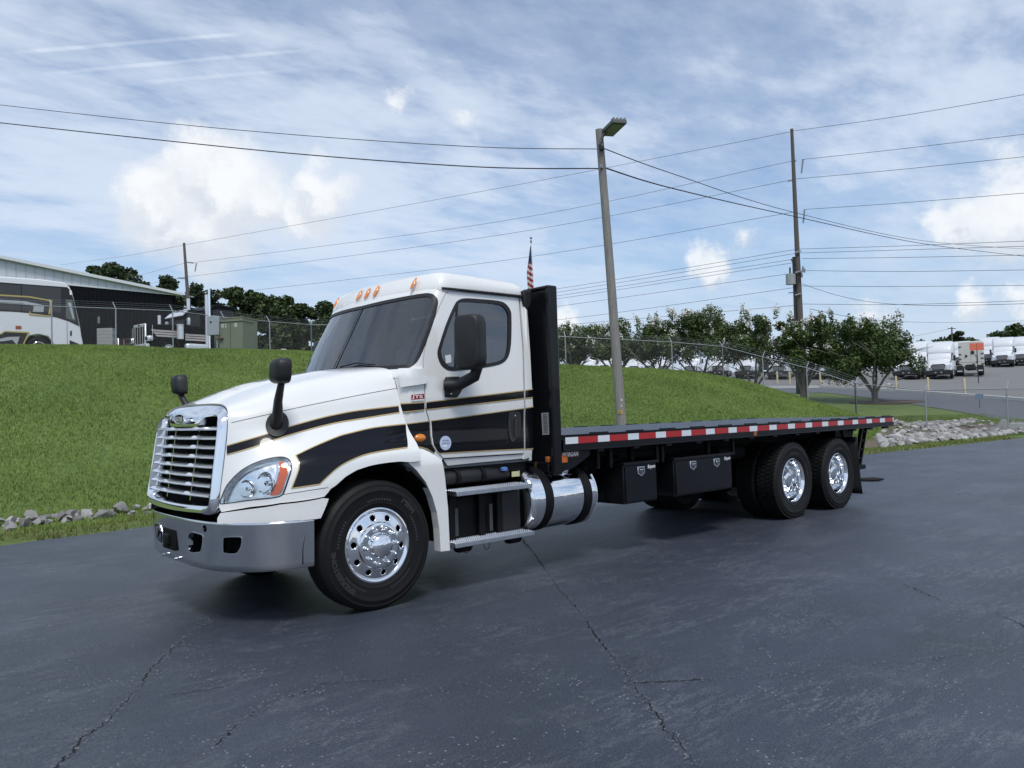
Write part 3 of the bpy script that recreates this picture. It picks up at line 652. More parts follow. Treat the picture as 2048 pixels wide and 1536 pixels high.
# windshield: glass in two halves with a centre bar
wg = [(max(0.0, a), b) for a, b in wss]; wi = []
ctr = np.array([.42, 2.34])
for a, b in wss:
    v = np.array([a, b]); wi.append(v)
wi_in = inset([tuple(v) for v in wi], .034); wi_in[0] = (0.0, wi_in[0][1]); wi_in[-1] = (0.0, wi_in[-1][1]); wi_in = [(max(0.0, a), b) for a, b in wi_in]
seal_poly = wss+wi_in[::-1]
CAB.panel('windshield_seal', seal_poly, [], (.06, .06), SEAL, TRUCK, .003, .02, 2)
CAB.panel('windshield', wi_in, [], (.09, .09), WGLASS, TRUCK, -.004, 0, 2)
CAB.strip('windshield_bar', [(.0, wi_in[0][1]+.01), (.0, wi_in[-1][1]-.01)], [(.011, wi_in[0][1]+.01), (.011, wi_in[-1][1]-.01)], SEAL, TRUCK, .006, 0, 1)
CAB.strip('windshield_bar', [(.0, wi_in[0][1]+.01), (.0, wi_in[-1][1]-.01)], [(.011, wi_in[0][1]+.01), (.011, wi_in[-1][1]-.01)], SEAL, TRUCK, .006, 1, 1)
# roof cap
def ring_outline(z, n=90):
    s_end = 2.9; ss = np.linspace(0, s_end, 240); P = cabfn(ss, np.full(240, z)); P = P[P[:, 0] <= 1.87]; h = P[:, :2]
    rear = np.array([(1.87+.03*math.sin(t), h[-1, 1]+.06*(1-math.cos(t))) for t in np.linspace(0, math.pi/2, 5)]); half = np.vstack([h, rear, [(1.90, -.5), (1.90, 0)]])
    full = np.vstack([half, half[::-1]*np.array([1, -1])]); d = np.r_[0, np.cumsum(np.linalg.norm(np.diff(full, axis=0), axis=1))]; t = np.linspace(0, d[-1], n, endpoint=False); return np.stack([np.interp(t, d, full[:, 0]), np.interp(t, d, full[:, 1])], 1)
base = ring_outline(2.745); cen = np.array([1.30, 0.0]); V = []; Fc = []; NR = len(base)
prof = [(-.012, -.022), (-.017, .0), (-.014, .03), (-.004, .07), (.016, .105), (.045, .132), (.10, .152), (.20, .165), (.38, .176), (.6, .184), (.85, .188)]
for a, b in prof:
    for q in base:
        fr = max(0.0, min(1.0, (1.15-q[0])/.5)); zz = 2.745+b-.062*fr*max(0.0, 1-max(b, 0)/.10); p = cen+(q-cen)*(1-a); p = p+np.array([.42*b*fr*(1 if b > .03 else 0)*(1-a), 0]); zz += -.02*max(0, min(1, (p[0]-1.2)/.7))*(1 if b > .1 else 0); V.append((p[0], p[1], zz))
for j in range(len(prof)-1):
    for i in range(NR): Fc.append((j*NR+i, j*NR+(i+1) % NR, (j+1)*NR+(i+1) % NR, (j+1)*NR+i))
Fc.append(tuple((len(prof)-1)*NR+i for i in range(NR)))
MB().add(V, Fc).build('roof', WHITE, TRUCK, 50)
# drip seam under the roof cap
MB().tube([(q[0]+(0.0), q[1]*1.023, 2.722) for q in base if q[0] > .86 and q[1] < 0 and q[0] < 1.89], .012, 6).build('drip_seam', SEAM, TRUCK, 60)
MB().tube([(q[0], q[1]*1.023, 2.722) for q in base[::-1] if q[0] > .86 and q[1] > 0 and q[0] < 1.89], .012, 6).build('drip_seam', SEAM, TRUCK, 60)
for y in (-.72, -.16, 0, .16, .72):
    # teardrop marker lamps on the brow
    x = .70+.11*(y/.98)**2; mb = MB(); V = []; Fc = []; n = 14
    for i in range(6):
        ph = math.pi/2*i/5
        for k in range(n):
            a = 2*math.pi*k/n; lu = .070*math.cos(a)*math.cos(ph); lv = .023*math.sin(a)*math.cos(ph)*(1-.25*math.cos(a)); h = .015*math.sin(ph)
            V.append((x+lu*.52-h*.85-.014, y*1.0+lv, 2.795+lu*.85+h*.52))
    for i in range(5):
        for k in range(n): Fc.append((i*n+k, i*n+(k+1) % n, (i+1)*n+(k+1) % n, (i+1)*n+k))
    lamp = mb.add(V, Fc).build('marker_lamp', AMBER, TRUCK, 60)
# back wall, floor, interior
MB().bx(1.862, 1.90, -1.03, 1.03, 1.08, 2.70).build('cab_back', WHITE, TRUCK, bevel=.015)
MB().bx(.42, 1.85, -.99, .99, 1.08, 1.14).build('cab_floor', INTER, TRUCK)
MB().bx(1.80, 1.855, -.98, .98, 1.14, 2.66).build('cab_back_liner', INTER, TRUCK)
MB().prism([(.40, 1.3), (.40, 1.96), (.55, 2.015), (.85, 1.99), (.92, 1.80), (.80, 1.35)], 'y', -.93, .93).build('dashboard', INTER, TRUCK, bevel=.03)
for y in (-.52, .52):
    s_ = MB().bx(1.05, 1.50, y-.26, y+.26, 1.45, 1.60); s_.box((1.53, y, 1.95), (.14, .50, .75), Matrix.Rotation(R_(8), 3, 'Y')); s_.box((1.59, y, 2.38), (.10, .28, .18)); s_.build('seat', INTER, TRUCK, bevel=.04)
MB().tube([(1.0+.09*math.sin(t), -.52+.22*math.cos(t), 1.98+.20*math.sin(t)) for t in np.linspace(0, 6.283, 25)], .016, 8).build('steering_wheel', PLAST, TRUCK, 60)
# cab lower box and firewall so that nothing shows through
MB().bx(.46, 1.86, -.97, .97, 1.00, 1.10).build('cab_underside', FRAME, TRUCK)
MB().bx(.40, .46, -.86, .86, 1.05, 1.93).build('firewall', FRAME, TRUCK)
# wipers
for (a, b, c) in (((700, 735), (735, 727), (790, 733)), ):
    pts = [CAB.pts([CAB.uv(*p)], .02)[0] for p in ((684, 736), (715, 728), (752, 731.5))]; MB().tube(pts, .007, 6).build('wiper', PLAST, TRUCK, 60)
    for mr in (1,):
        pts2 = [CAB.pts([CAB.uv(*p)], .02)[0]*np.array([1, -1, 1]) for p in ((690, 737), (740, 733), (790, 733))]; MB().tube(pts2, .007, 6).build('wiper', PLAST, TRUCK, 60)
# stickers with print
def sticker(surf, pts, m, name, off=.0035): return surf.panel(name, surf.uvs(pts), [], (.05, .05), m, TRUCK, off)
sticker(CAB, [(822.5, 789.5), (848, 787.5), (848, 797.5), (822.5, 799.5)], REDST, 'dealer_sticker')
sticker(CAB, [(822.5, 799.8), (848, 797.8), (848, 800.8), (822.5, 802.8)], STW, 'dealer_sticker', .0035)
def text_on(surf, txt, cpx, wid, m, hx=0.0, bold=0.0, off=.006, hgt=None, shear=0):
    c = surf.pts([surf.uv(*cpx)], off)[0]; n = surf.nrm(*[np.array([q]) for q in surf.uv(*cpx)])[0]; xd = Vector((1, 0, 0)); xd = (xd-Vector(n)*xd.dot(Vector(n))).normalized(); yd = Vector(n).cross(xd)
    V, Fc = text_poly(txt, 1.0, 0, bold, shear); xs = [v[0] for v in V]; ys = [v[1] for v in V]; k = wid/(max(xs)-min(xs)); kh = k if hgt is None else hgt/(max(ys)-min(ys))
    return link('lettering', mesh('lettering', [Vector(c)+xd*(v[0]*k)+yd*(v[1]*kh) for v in V], Fc, m), TRUCK)
text_on(CAB, 'JTS', (835, 793.5), .115, PRW, bold=.02, off=.0045, hgt=.036)
cs = CAB.uv(890.5, 886); CAB.panel('round_sticker', circ(cs[0], cs[1], .064, n=28), [], (.05, .05), STICK, TRUCK, .0045)
text_on(CAB, 'CERTIFIED', (891, 881.5), .075, INK, off=.0056, hgt=.014); text_on(CAB, 'CLEAN IDLE', (891, 887), .085, INK, off=.0056, hgt=.015)
ss_ = CAB.uv(891, 891.5); CAB.panel('sticker_band', [(ss_[0]-.03, ss_[1]-.008), (ss_[0]+.012, ss_[1]-.008), (ss_[0]+.012, ss_[1]+.008), (ss_[0]-.03, ss_[1]+.008)], [], (.05, .05), PRW, TRUCK, .0056)
wst = CAB.uvs([(890, 711), (902, 709), (903.5, 724.5), (892, 726.5)]); CAB.panel('window_sticker', wst, [], (.05, .05), STW, TRUCK, -.002)
# small work lamp on the rear pillar
lp = CAB.pts([CAB.uv(1049, 601)], .0)[0]; MB().prism([(lp[0]-.06, lp[2]+.09), (lp[0]+.06, lp[2]+.10), (lp[0]+.05, lp[2]-.04), (lp[0]-.0, lp[2]-.10), (lp[0]-.03, lp[2]-.08)], 'y', lp[1]-.05, lp[1]+.01).build('work_lamp', PLAST, TRUCK, bevel=.012)
# ---- hood and fenders
HT = np.array([
 [(-1.00,0,1.715),(-1.00,-.40,1.71),(-1.01,-.62,1.685),(-1.03,-.72,1.62),(-1.05,-.755,1.47),(-1.08,-.77,1.28),(-1.105,-.775,1.12),(-1.125,-.78,.99),(-1.14,-.785,.87),(-1.145,-.79,.76)],
 [(-.85,0,1.775),(-.85,-.40,1.765),(-.86,-.66,1.72),(-.88,-.77,1.63),(-.90,-.82,1.48),(-.93,-.88,1.30),(-.97,-.93,1.14),(-.98,-.95,.99),(-.98,-.955,.87),(-.98,-.955,.76)],
 [(-.62,0,1.86),(-.62,-.40,1.85),(-.63,-.69,1.79),(-.65,-.82,1.66),(-.67,-.88,1.50),(-.70,-.99,1.34),(-.74,-1.09,1.19),(-.76,-1.12,1.02),(-.76,-1.125,.87),(-.76,-1.125,.76)],
 [(-.40,0,1.925),(-.40,-.40,1.915),(-.40,-.72,1.85),(-.40,-.86,1.70),(-.40,-.93,1.53),(-.42,-1.06,1.37),(-.45,-1.17,1.24),(-.46,-1.205,1.08),(-.46,-1.21,.90),(-.46,-1.21,.76)],
 [(0,0,2.0),(0,-.42,1.99),(0,-.75,1.925),(0,-.90,1.76),(0,-.965,1.58),(0,-1.09,1.40),(0,-1.205,1.285),(0,-1.235,1.18),(0,-1.235,1.0),(0,-1.235,.8)],
 [(.24,0,2.03),(.27,-.45,2.02),(.385,-.82,1.98),(.385,-.93,1.82),(.40,-.985,1.62),(.42,-1.06,1.44),(.41,-1.19,1.32),(.41,-1.235,1.22),(.41,-1.235,1.0),(.41,-1.235,.8)]], float)
def cr(t):
    return np.stack([-.5*t+t*t-.5*t**3, 1-2.5*t*t+1.5*t**3, .5*t+2*t*t-1.5*t**3, -.5*t*t+.5*t**3], -1)
HP = np.concatenate([2*HT[:1]-HT[1:2], HT, 2*HT[-1:]-HT[-2:-1]], 0); _c = HP[:, 1:2]*np.array([1, -1, 1]); HP = np.concatenate([_c, HP, 2*HP[:, -1:]-HP[:, -2:-1]], 1)
def hoodfn(u, v):
    u = np.clip(np.asarray(u, float), -.2, 5.2); v = np.clip(np.asarray(v, float), -.2, 9.2); i = np.clip(np.floor(u).astype(int), 0, 4); j = np.clip(np.floor(v).astype(int), 0, 8); a = cr(u-i); b = cr(v-j); P = np.zeros(u.shape+(3,))
    for p in range(4):
        for q in range(4): P += (a[..., p]*b[..., q])[..., None]*HP[i+p, j+q]
    return P
HOOD = Surf(hoodfn, (0, 5), (0, 9), (70, 110)); _n = HOOD.nrm(np.array([3.]), np.array([4.]))[0]
HOOD.flip = bool(_n[1] > 0)
HS = (.14, .14)
hl = smooth_poly(HOOD.uvs([(440, 1006.6), (443.8, 992.5), (452, 973.8), (463.7, 958.5), (481, 942), (504.7, 928), (530.5, 918.7), (554, 914), (569, 914.6), (578.6, 920), (583, 929), (582, 943), (576, 962), (570, 979.6), (564.5, 990), (548, 995.5), (495, 1001), (452, 1007)]), 3)
arch = HOOD.uvs([(822, 924.5), (800, 923), (770, 926), (740, 931.5), (714, 940), (691.8, 953), (673, 970), (661, 978), (657, 984), (649, 993), (560, 1006), (500, 1014), (443, 1024)])
e0 = (5.0, arch[0][1]); hood_poly = [(0.0, 0.0), (5.0, 0.0), e0]+arch+[(0.0, HOOD.uv(431, 1014)[1])]
hd = HOOD.panel('hood', hood_poly, [hl], HS, WHITE, TRUCK, 0, .012, 2)
for mr in (0, 1):
    sy = 1 if mr == 0 else -1; MIR = np.array([1, sy, 1])
    HOOD.panel('bumper_filler', HOOD.uvs([(423, 1048), (432, 1037), (443, 1026), (500, 1018), (560, 1009), (646, 996), (656, 997), (640, 1036), (560, 1043), (480, 1048)]), [], HS, WHITE, TRUCK, .018, .02, mr)
    # headlight: recessed bowl, lamps, amber side piece and clear cover
    bowl = HOOD.panel('headlight', inset(hl, .02), [], (.1, .1), SILV, TRUCK, -.055, 0, mr)
    A = HOOD.pts(hl, .0)*MIR; B = HOOD.pts(inset(hl, .02), -.056)*MIR; n = len(hl); link('headlight_wall', mesh('headlight_wall', np.vstack([A, B]), [(i, (i+1) % n, n+(i+1) % n, n+i) for i in range(n)], SILV, 60), bowl)
    HOOD.panel('headlight_seal', inset(hl, -.015), [inset(hl, .03)], (.1, .1), SEAL, bowl, .002, 0, mr)
    am = smooth_poly(HOOD.uvs([(557.5, 924), (567, 923.5), (574, 930), (575.5, 943), (570, 962), (563, 981), (553, 990), (540, 991), (544, 982), (552, 969), (556.5, 952.7), (559, 938)]), 3)
    HOOD.panel('turn_signal', am, [], (.08, .08), RED_AMB, bowl, -.004, .02, mr)
    HOOD.panel('turn_signal_trim', smooth_poly(HOOD.uvs([(556, 925), (558, 938), (555, 952), (550, 968), (541, 984), (536, 985), (545, 970), (550, 952), (552, 938), (551, 929)]), 3), [], (.08, .08), CHROME, bowl, -.012, .01, mr)
    for (cx, cy, rr, dp) in ((529, 966, .088, -.022), (488, 978, .070, -.035)):
        c = HOOD.pts([HOOD.uv(cx, cy)], dp)[0]*MIR; nrm = HOOD.nrm(*[np.array([q]) for q in HOOD.uv(cx, cy)])[0]*MIR; nv = Vector((-.86, nrm[1]*.35, .06)).normalized()
        q = nv.to_track_quat('Z', 'Y').to_matrix(); mb = MB(); prf = [(1.0, 0), (.97, .006), (.93, .0), (.80, -.018), (.55, -.036), (.28, -.046), (.0, -.048)]; V = []; Fc = []; NN = 22
        for r_, h_ in prf:
            for k in range(NN): V.append(Vector(c)+q @ Vector((rr*r_*math.cos(6.2832*k/NN), rr*r_*math.sin(6.2832*k/NN), h_*rr/.085)))
        for j in range(len(prf)-1):
            for k in range(NN): Fc.append((j*NN+k, j*NN+(k+1) % NN, (j+1)*NN+(k+1) % NN, (j+1)*NN+k))
        lamp = mb.add(V, Fc).build('reflector', CHROME, bowl, 50)
        MB().cyl(Vector(c)-nv*.045, Vector(c)-nv*.005, rr*.26, rr*.20, 14).build('bulb_shield', CHROME, bowl, 50)
    HOOD.panel('headlight_lens', inset(hl, .01), [], (.1, .1), CLEAR, bowl, .006, 0, mr)
    # stripes
    UT = [(450, 892.5), (531, 869), (570, 856), (634, 838), (677.5, 828), (720, 820.7), (800, 811.5)]; UB = [(450, 910.5), (505.6, 895), (570, 873), (634, 855), (677, 845), (720, 838), (800, 825)]
    a, b = smooth_px(UT, 453.5, 797, 60), smooth_px(UB, 453.5, 799, 60); HOOD.strip('upper_stripe', HOOD.uvs(a), HOOD.uvs(b), BLACKP, hd, .002, mr, 3)
    for q in (a, b): HOOD.strip('pinstripe', HOOD.uvs([(x, y-1.1) for x, y in q]), HOOD.uvs([(x, y+1.1) for x, y in q]), GOLD, hd, .0035, mr, 1)
    LT = [(591.5, 911), (632, 891.6), (677, 873), (700, 866.5), (748, 855.5), (812, 848)]; LB = [(583, 977), (639, 968.5), (677.5, 934), (720, 913), (761, 903), (816, 895)]
    a = smooth_px(LT, 591.5, 811.5, 48); b = pxcurve(LB[:2], 583, 639, 10)+smooth_px(LB[1:], 640, 815, 38)
    a = smooth_px(LT, 591.5, 811.5, 48)
    le = smooth_poly([(591.5, 911), (597, 922), (598, 934), (594, 949), (583, 977)], 4, False)
    poly = HOOD.uvs(a)+HOOD.uvs(b[::-1])+HOOD.uvs(le[::-1][1:-1]); HOOD.panel('lower_stripe', poly, [], HS, BLACKP, hd, .002, 0, mr)
    for q in (a, b): HOOD.strip('pinstripe', HOOD.uvs([(x, y-1.1) for x, y in q]), HOOD.uvs([(x, y+1.1) for x, y in q]), GOLD, hd, .0035, mr, 1)
    HOOD.strip('pinstripe', HOOD.uvs([(x-1.2, y) for x, y in le]), HOOD.uvs([(x+1.2, y) for x, y in le]), GOLD, hd, .0035, mr, 1)
    for ln in ([(462.6, 845.4), (540, 828), (590, 816.5), (660, 802), (720, 790), (798, 775.5)], [(566, 989), (610, 982), (656, 975)]):
        q = smooth_px(ln, ln[0][0], ln[-1][0], 40); HOOD.strip('hood_seam', HOOD.uvs([(x, y-.5) for x, y in q]), HOOD.uvs([(x, y+.5) for x, y in q]), SEAM, hd, .0015, mr, 1)
    # hood mirror: base, arm, head
    bse = HOOD.pts([HOOD.uv(551, 848)], 0)[0]*MIR; top = np.array([-.774, -1.10*sy, 1.935])
    arm = MB().tube([bse+np.array([0, .01*sy, -.03]), bse+np.array([0, -.035*sy, .04]), bse+(top-bse)*.45+np.array([0.0, -.012*sy, 0]), top+np.array([0.01, .0, -.09])], [.050, .046, .034, .026], 10)
    hm = arm.build('hood_mirror', PLAST, TRUCK, 60)
    pb = HOOD.uv(551, 847); HOOD.panel('mirror_foot', circ(pb[0]+.05, pb[1]+.05, .36, .62, 24), [], (.1, .1), PLAST, hm, .012, .012, mr)
    V = []; Fc = []; NN = 24
    for (sx, k) in ((-.055, .55), (-.045, .84), (-.02, .97), (.03, 1.0), (.045, .97)):
        for i in range(NN):
            an = 6.2832*i/NN; ca, sa = math.cos(an), math.sin(an); sq = (abs(ca)**4+abs(sa)**4)**-.25; V.append((top[0]+sx*1.1, top[1]+.098*k*ca*sq-.012*sy*sa, top[2]+.098*k*sa*sq))
    for j in range(4):
        for i in range(NN): Fc.append((j*NN+i, j*NN+(i+1) % NN, (j+1)*NN+(i+1) % NN, (j+1)*NN+i))
    Fc += [tuple(range(NN)), tuple(range(4*NN, 5*NN))]
    MB().add(V, Fc).build('mirror_head', PLAST, hm, 50)
# inside of the fenders: dark wheel wells and engine block so the openings read as deep
for sy in (-1, 1):
    V = []; Fc = []
    pr = [(.66*math.cos(a), .52+.66*math.sin(a)) for a in np.linspace(R_(-5), R_(185), 20)]
    for x, z in pr: V += [(x, sy*.62, z), (x, sy*1.19, z)]
    for i in range(len(pr)-1): Fc.append((2*i, 2*i+2, 2*i+3, 2*i+1))
    link('wheel_well', mesh('wheel_well', V, Fc, DARKM, 60), TRUCK)
    MB().bx(-.66, .66, sy*.60-.01, sy*.60+.01, .5, 1.2).build('wheel_well_wall', DARKM, TRUCK)
MB().bx(-.93, .36, -.58, .58, .62, 1.60).build('engine_bay', DARKM, TRUCK, bevel=.05)
# quarter fender behind the front wheel
QF = Surf(lambda u, v: np.stack([u, -1.205-.02*np.clip((np.asarray(v)-.8), 0, 1)+.10*np.clip((np.asarray(v)-1.12)/.2, 0, 1)**2, v], -1), (-.3, 1.2), (.2, 1.5), (40, 40)); QF.flip = bool(QF.nrm(np.array([.5]), np.array([.8]))[0][1] > 0)
qp = QF.uvs([(817, 926), (833, 940), (852, 964.5), (865.5, 995), (874, 1025), (878.7, 1057), (881.5, 1103), (900, 1101), (896, 1015.5), (890.5, 959), (888, 940), (883, 919), (862, 906), (845, 898), (828, 896), (817, 898)])
for mr in (0, 1):
    QF.panel('quarter_fender', qp, [], (.06, .06), WHITE, TRUCK, 0, .09, mr)
# ---- grille
def xg(z): return -1.03-(1.674-z)*.149
def half_out(pts, n=60):
    full = [(y, z) for y, z in pts]+[(-y, z) for y, z in pts[::-1] if y > 1e-6]
    full = np.array(smooth_poly(full, 6)); d = np.r_[0, np.cumsum(np.linalg.norm(np.diff(np.vstack([full, full[:1]]), axis=0), axis=1))]; t = np.linspace(0, d[-1], n, endpoint=False); f2 = np.vstack([full, full[:1]]); return np.stack([np.interp(t, d, f2[:, 0]), np.interp(t, d, f2[:, 1])], 1)
outer = [(0, 1.715), (.3, 1.712), (.52, 1.70), (.65, 1.655), (.715, 1.58), (.735, 1.45), (.748, 1.25), (.758, 1.0), (.752, .91), (.71, .858), (.55, .845), (0, .835)]
inner = [(0, 1.53), (.30, 1.532), (.345, 1.55), (.40, 1.598), (.50, 1.605), (.64, 1.60), (.682, 1.55), (.700, 1.42), (.710, 1.2), (.718, .975), (.70, .935), (.55, .920), (0, .912)]
NG = 120; O = half_out(outer, NG); I = half_out(inner, NG)
def sc_(P, k, c=(0, 1.28)): return np.array(c)+(P-np.array(c))*k
def blg(y): return -.035*(1-(np.clip(np.abs(y)/.72, 0, 1))**2)
rings = [(sc_(O, 1.0), lambda y, z: xg(z)+.085+.03*(z > 1.6)), (sc_(O, 1.0), lambda y, z: xg(z)+.03), (sc_(O, .992), lambda y, z: xg(z)-.02+blg(y)*.6), (sc_(O, .955), lambda y, z: xg(z)-.046+blg(y)), (I+(O-I)*.25, lambda y, z: xg(z)-.052+blg(y)), (I, lambda y, z: xg(z)-.038+blg(y)), (sc_(I, .985), lambda y, z: xg(z)+.06)]
V = []; Fc = []
for P, fx in rings:
    for y, z in P:
        dz = .02*max(0, min(1, (z-1.6)/.1)) if fx is rings[0][1] else 0
        V.append((float(fx(y, z))+3.6*max(0.0, z-1.545)**2, y, z+dz))
for j in range(len(rings)-1):
    for i in range(NG): Fc.append((j*NG+i, j*NG+(i+1) % NG, (j+1)*NG+(i+1) % NG, (j+1)*NG+i))
GR = MB().add(V, Fc).build('grille', CHROME, TRUCK, 55)
BARM = mat('grille_bar_silver', (.84, .85, .87), .2, .75, var=.05)
# rows across the opening
for i in range(8):
    z = 1.508-i*.0735; V = []; Fc = []; ys = np.linspace(-.69, .69, 41)
    for y in ys:
        x = xg(z)-.018+float(blg(y)); fl = .010*math.exp(-((abs(y)-.27)/.05)**2)
        V += [(x-.028, y, z+.000), (x-.014, y, z+.012+fl), (x+.05, y, z+.018+fl), (x+.05, y, z-.004), (x-.016, y, z-.010)]
    for k in range(40):
        for q in range(5): Fc.append((k*5+q, k*5+(q+1) % 5, (k+1)*5+(q+1) % 5, (k+1)*5+q))
    MB().add(V, Fc).build('grille_bar', BARM, GR, 40)
for y in (-.27, .27):
    mb = MB(); mb.add([(xg(z)+dx+float(blg(y)), y+dy, z) for z in (.94, 1.56) for dx, dy in ((0, -.009), (.06, -.009), (.06, .009), (0, .009))], [(0, 1, 5, 4), (1, 2, 6, 5), (2, 3, 7, 6), (3, 0, 4, 7)]); mb.build('grille_post', CHROME, GR)
mb = MB(); mb.add([(xg(z)+.075, y, z) for z, y in ((.90, -.72), (.90, .72), (1.63, .72), (1.63, -.72))], [(0, 1, 2, 3)]); mb.build('radiator_screen', DARKM, GR)
# oval badge with raised letters
bz = 1.595; bxp = xg(bz)-.068-.03; nrm_t = .149
V = []; Fc = []; NN = 28
for j, (k, h) in enumerate(((1, 0), (1, .012), (.86, .016), (.80, .010), (0.0, .012))):
    for i in range(NN): a = 6.2832*i/NN; V.append((bxp-h+nrm_t*.042*k*math.sin(a), .125*k*math.cos(a), bz+.045*k*math.sin(a)))
for j in range(4):
    for i in range(NN): Fc.append((j*NN+i, j*NN+(i+1) % NN, (j+1)*NN+(i+1) % NN, (j+1)*NN+i))
bd = MB().add(V, Fc).build('badge', CHROME, GR, 50)
Vt, Ft = text_poly('FREIGHTLINER', 1.0, 0, .015); xs = [v[0] for v in Vt]; k = .165/(max(xs)-min(xs))
mb = MB(); mb.add([(bxp-.0135+nrm_t*.0, .105*0+c, z) for z, c in ((bz-.026, -.10), (bz-.026, .10), (bz+.026, .10), (bz+.026, -.10))], [(0, 1, 2, 3)]); mb.build('badge_field', mat('badge_field', (.03, .035, .05), .4), bd)
link('badge_lettering', mesh('badge_lettering', [(bxp-.016, -v[0]*k, bz+v[1]*k*1.9-.002) for v in Vt], Ft, PRW), bd)
# ---- bumper
BUMPM = mat('bumper_steel', (.66, .665, .68), .12, 1.0, var=.12, scale=2.5, rvar=.5)
BP = np.array([(-1.215, 0), (-1.212, .25), (-1.195, .5), (-1.155, .72), (-1.075, .90), (-.95, 1.06), (-.78, 1.165), (-.57, 1.205)]); BP = np.array(smooth_poly(BP, 6, False)); BD = np.r_[0, np.cumsum(np.linalg.norm(np.diff(BP, axis=0), axis=1))]
def bumpfn(s, v):
    x = np.interp(s, BD, BP[:, 0]); y = np.interp(s, BD, BP[:, 1]); v = np.asarray(v, float); inn = .06*np.clip((.47-v)/.07, 0, 1)**2+.016*np.clip((v-.785)/.02, 0, 1)**2+.055*(.80-v); r = 1-inn/np.hypot(x+.3, y); return np.stack([-.3+(x+.3)*r, -y*r, v], -1)
BUMP = Surf(bumpfn, (0, BD[-1]), (.40, .80), (70, 20)); BUMP.flip = bool(BUMP.nrm(np.array([BD[-1]-.2]), np.array([.6]))[0][1] > 0)
def brr(x0, x1, y0, y1, r=5): return BUMP.uvs(rrect(x0, x1, y0, y1, r, 3))
h1 = BUMP.uvs([(449, 1074), (477, 1073), (484, 1077), (483, 1092), (476, 1105), (468, 1108), (450, 1107), (446, 1102), (446, 1080)])
h2 = BUMP.uvs([(378, 1066), (401, 1068), (406, 1074), (405, 1090), (402, 1102), (397, 1105), (378, 1102)]); h3 = BUMP.uvs([(372.5, 1059), (372, 1098), (353, 1091), (353, 1055)]); h3 = [(max(.03, a), b) for a, b in h3]
hs = BUMP.uv(409.5, 1057); h4 = circ(hs[0], hs[1], .028, n=14)
bp = BUMP.panel('bumper', [(0, .405), (BD[-1], .435), (BD[-1], .80), (0, .80)], [smooth_poly(h1, 3), smooth_poly(h2, 3), h4], (.06, .016), BUMPM, TRUCK, 0, .012, 2)
for h in (smooth_poly(h1, 3), smooth_poly(h2, 3)):
    for mr in (0, 1): BUMP.panel('bumper_trim', inset(h, -.003), [inset(h, .005)], (.05, .05), CHROME, bp, .002, .04, mr)
MB().bx(-1.02, -.70, -.80, .80, .46, .76).build('bumper_backing', DARKM, bp, bevel=.04)
MB().box((-1.208, .10, .60), (.02, .30, .17)).build('bumper_opening_shade', DARKM, bp, bevel=.02)  # near-black slab on the bumper face, painted shade for an uncut opening
MB().bx(-1.25, -1.20, .06, .15, .55, .65).build('tow_hook', FRAME, bp, bevel=.015)
for y in (-.05, .25): MB().cyl((-1.226, y, .455), (-1.20, y, .455), .012, n=10).build('bumper_bolt', CHROME, bp, 40)
# ---- main door mirrors
for sy in (-1, 1):
    b = [CAB.pts([CAB.uv(*p)], 0)[0] for p in ((889, 754), (915, 753), (921, 762), (921, 780), (912, 795), (889, 794))]; b = [(q[0], q[2]) for q in b]
    base_ = MB().prism(b, 'y', sy*1.036, sy*1.085).build('door_mirror', PLAST, TRUCK, bevel=.015)
    MB().tube([(.80, sy*1.07, 1.83), (.90, sy*1.16, 1.83), (.985, sy*1.28, 1.90), (1.0, sy*1.335, 2.02)], [.05, .055, .055, .045], 10).build('mirror_arm', PLAST, base_, 60)
    V = []; Fc = []; NN = 32; c = (.90, sy*1.345, 2.20)
    for (dx, k) in ((-.085, .72), (-.075, .90), (-.045, .99), (.03, 1.0), (.055, .97)):
        for i in range(NN):
            an = 6.2832*i/NN; ca, sa = math.cos(an), math.sin(an); sq = (abs(ca)**6+abs(sa)**6)**(-1/6); V.append((c[0]+dx, c[1]+.132*(1-(1-k)*.7)*ca*sq, c[2]+.242*(1-(1-k)*.4)*sa*sq))
    for j in range(4):
        for i in range(NN): Fc.append((j*NN+i, j*NN+(i+1) % NN, (j+1)*NN+(i+1) % NN, (j+1)*NN+i))
    Fc += [tuple(range(NN)), tuple(range(4*NN, 5*NN))]
    q = Matrix.Rotation(R_(-18*sy), 3, 'Z'); V = [tuple(q @ (Vector(v)-Vector(c))+Vector(c)) for v in V]
    mh = MB().add(V, Fc).build('mirror_head', PLAST, base_, 45)
    for p_ in ((895.5, 759), (896.5, 788)):
        q_ = CAB.pts([CAB.uv(*p_)], 0)[0]; MB().cyl((q_[0], sy*1.083, q_[2]), (q_[0], sy*1.092, q_[2]), .008, n=8).build('mirror_bolt', CHROME, base_, 40)
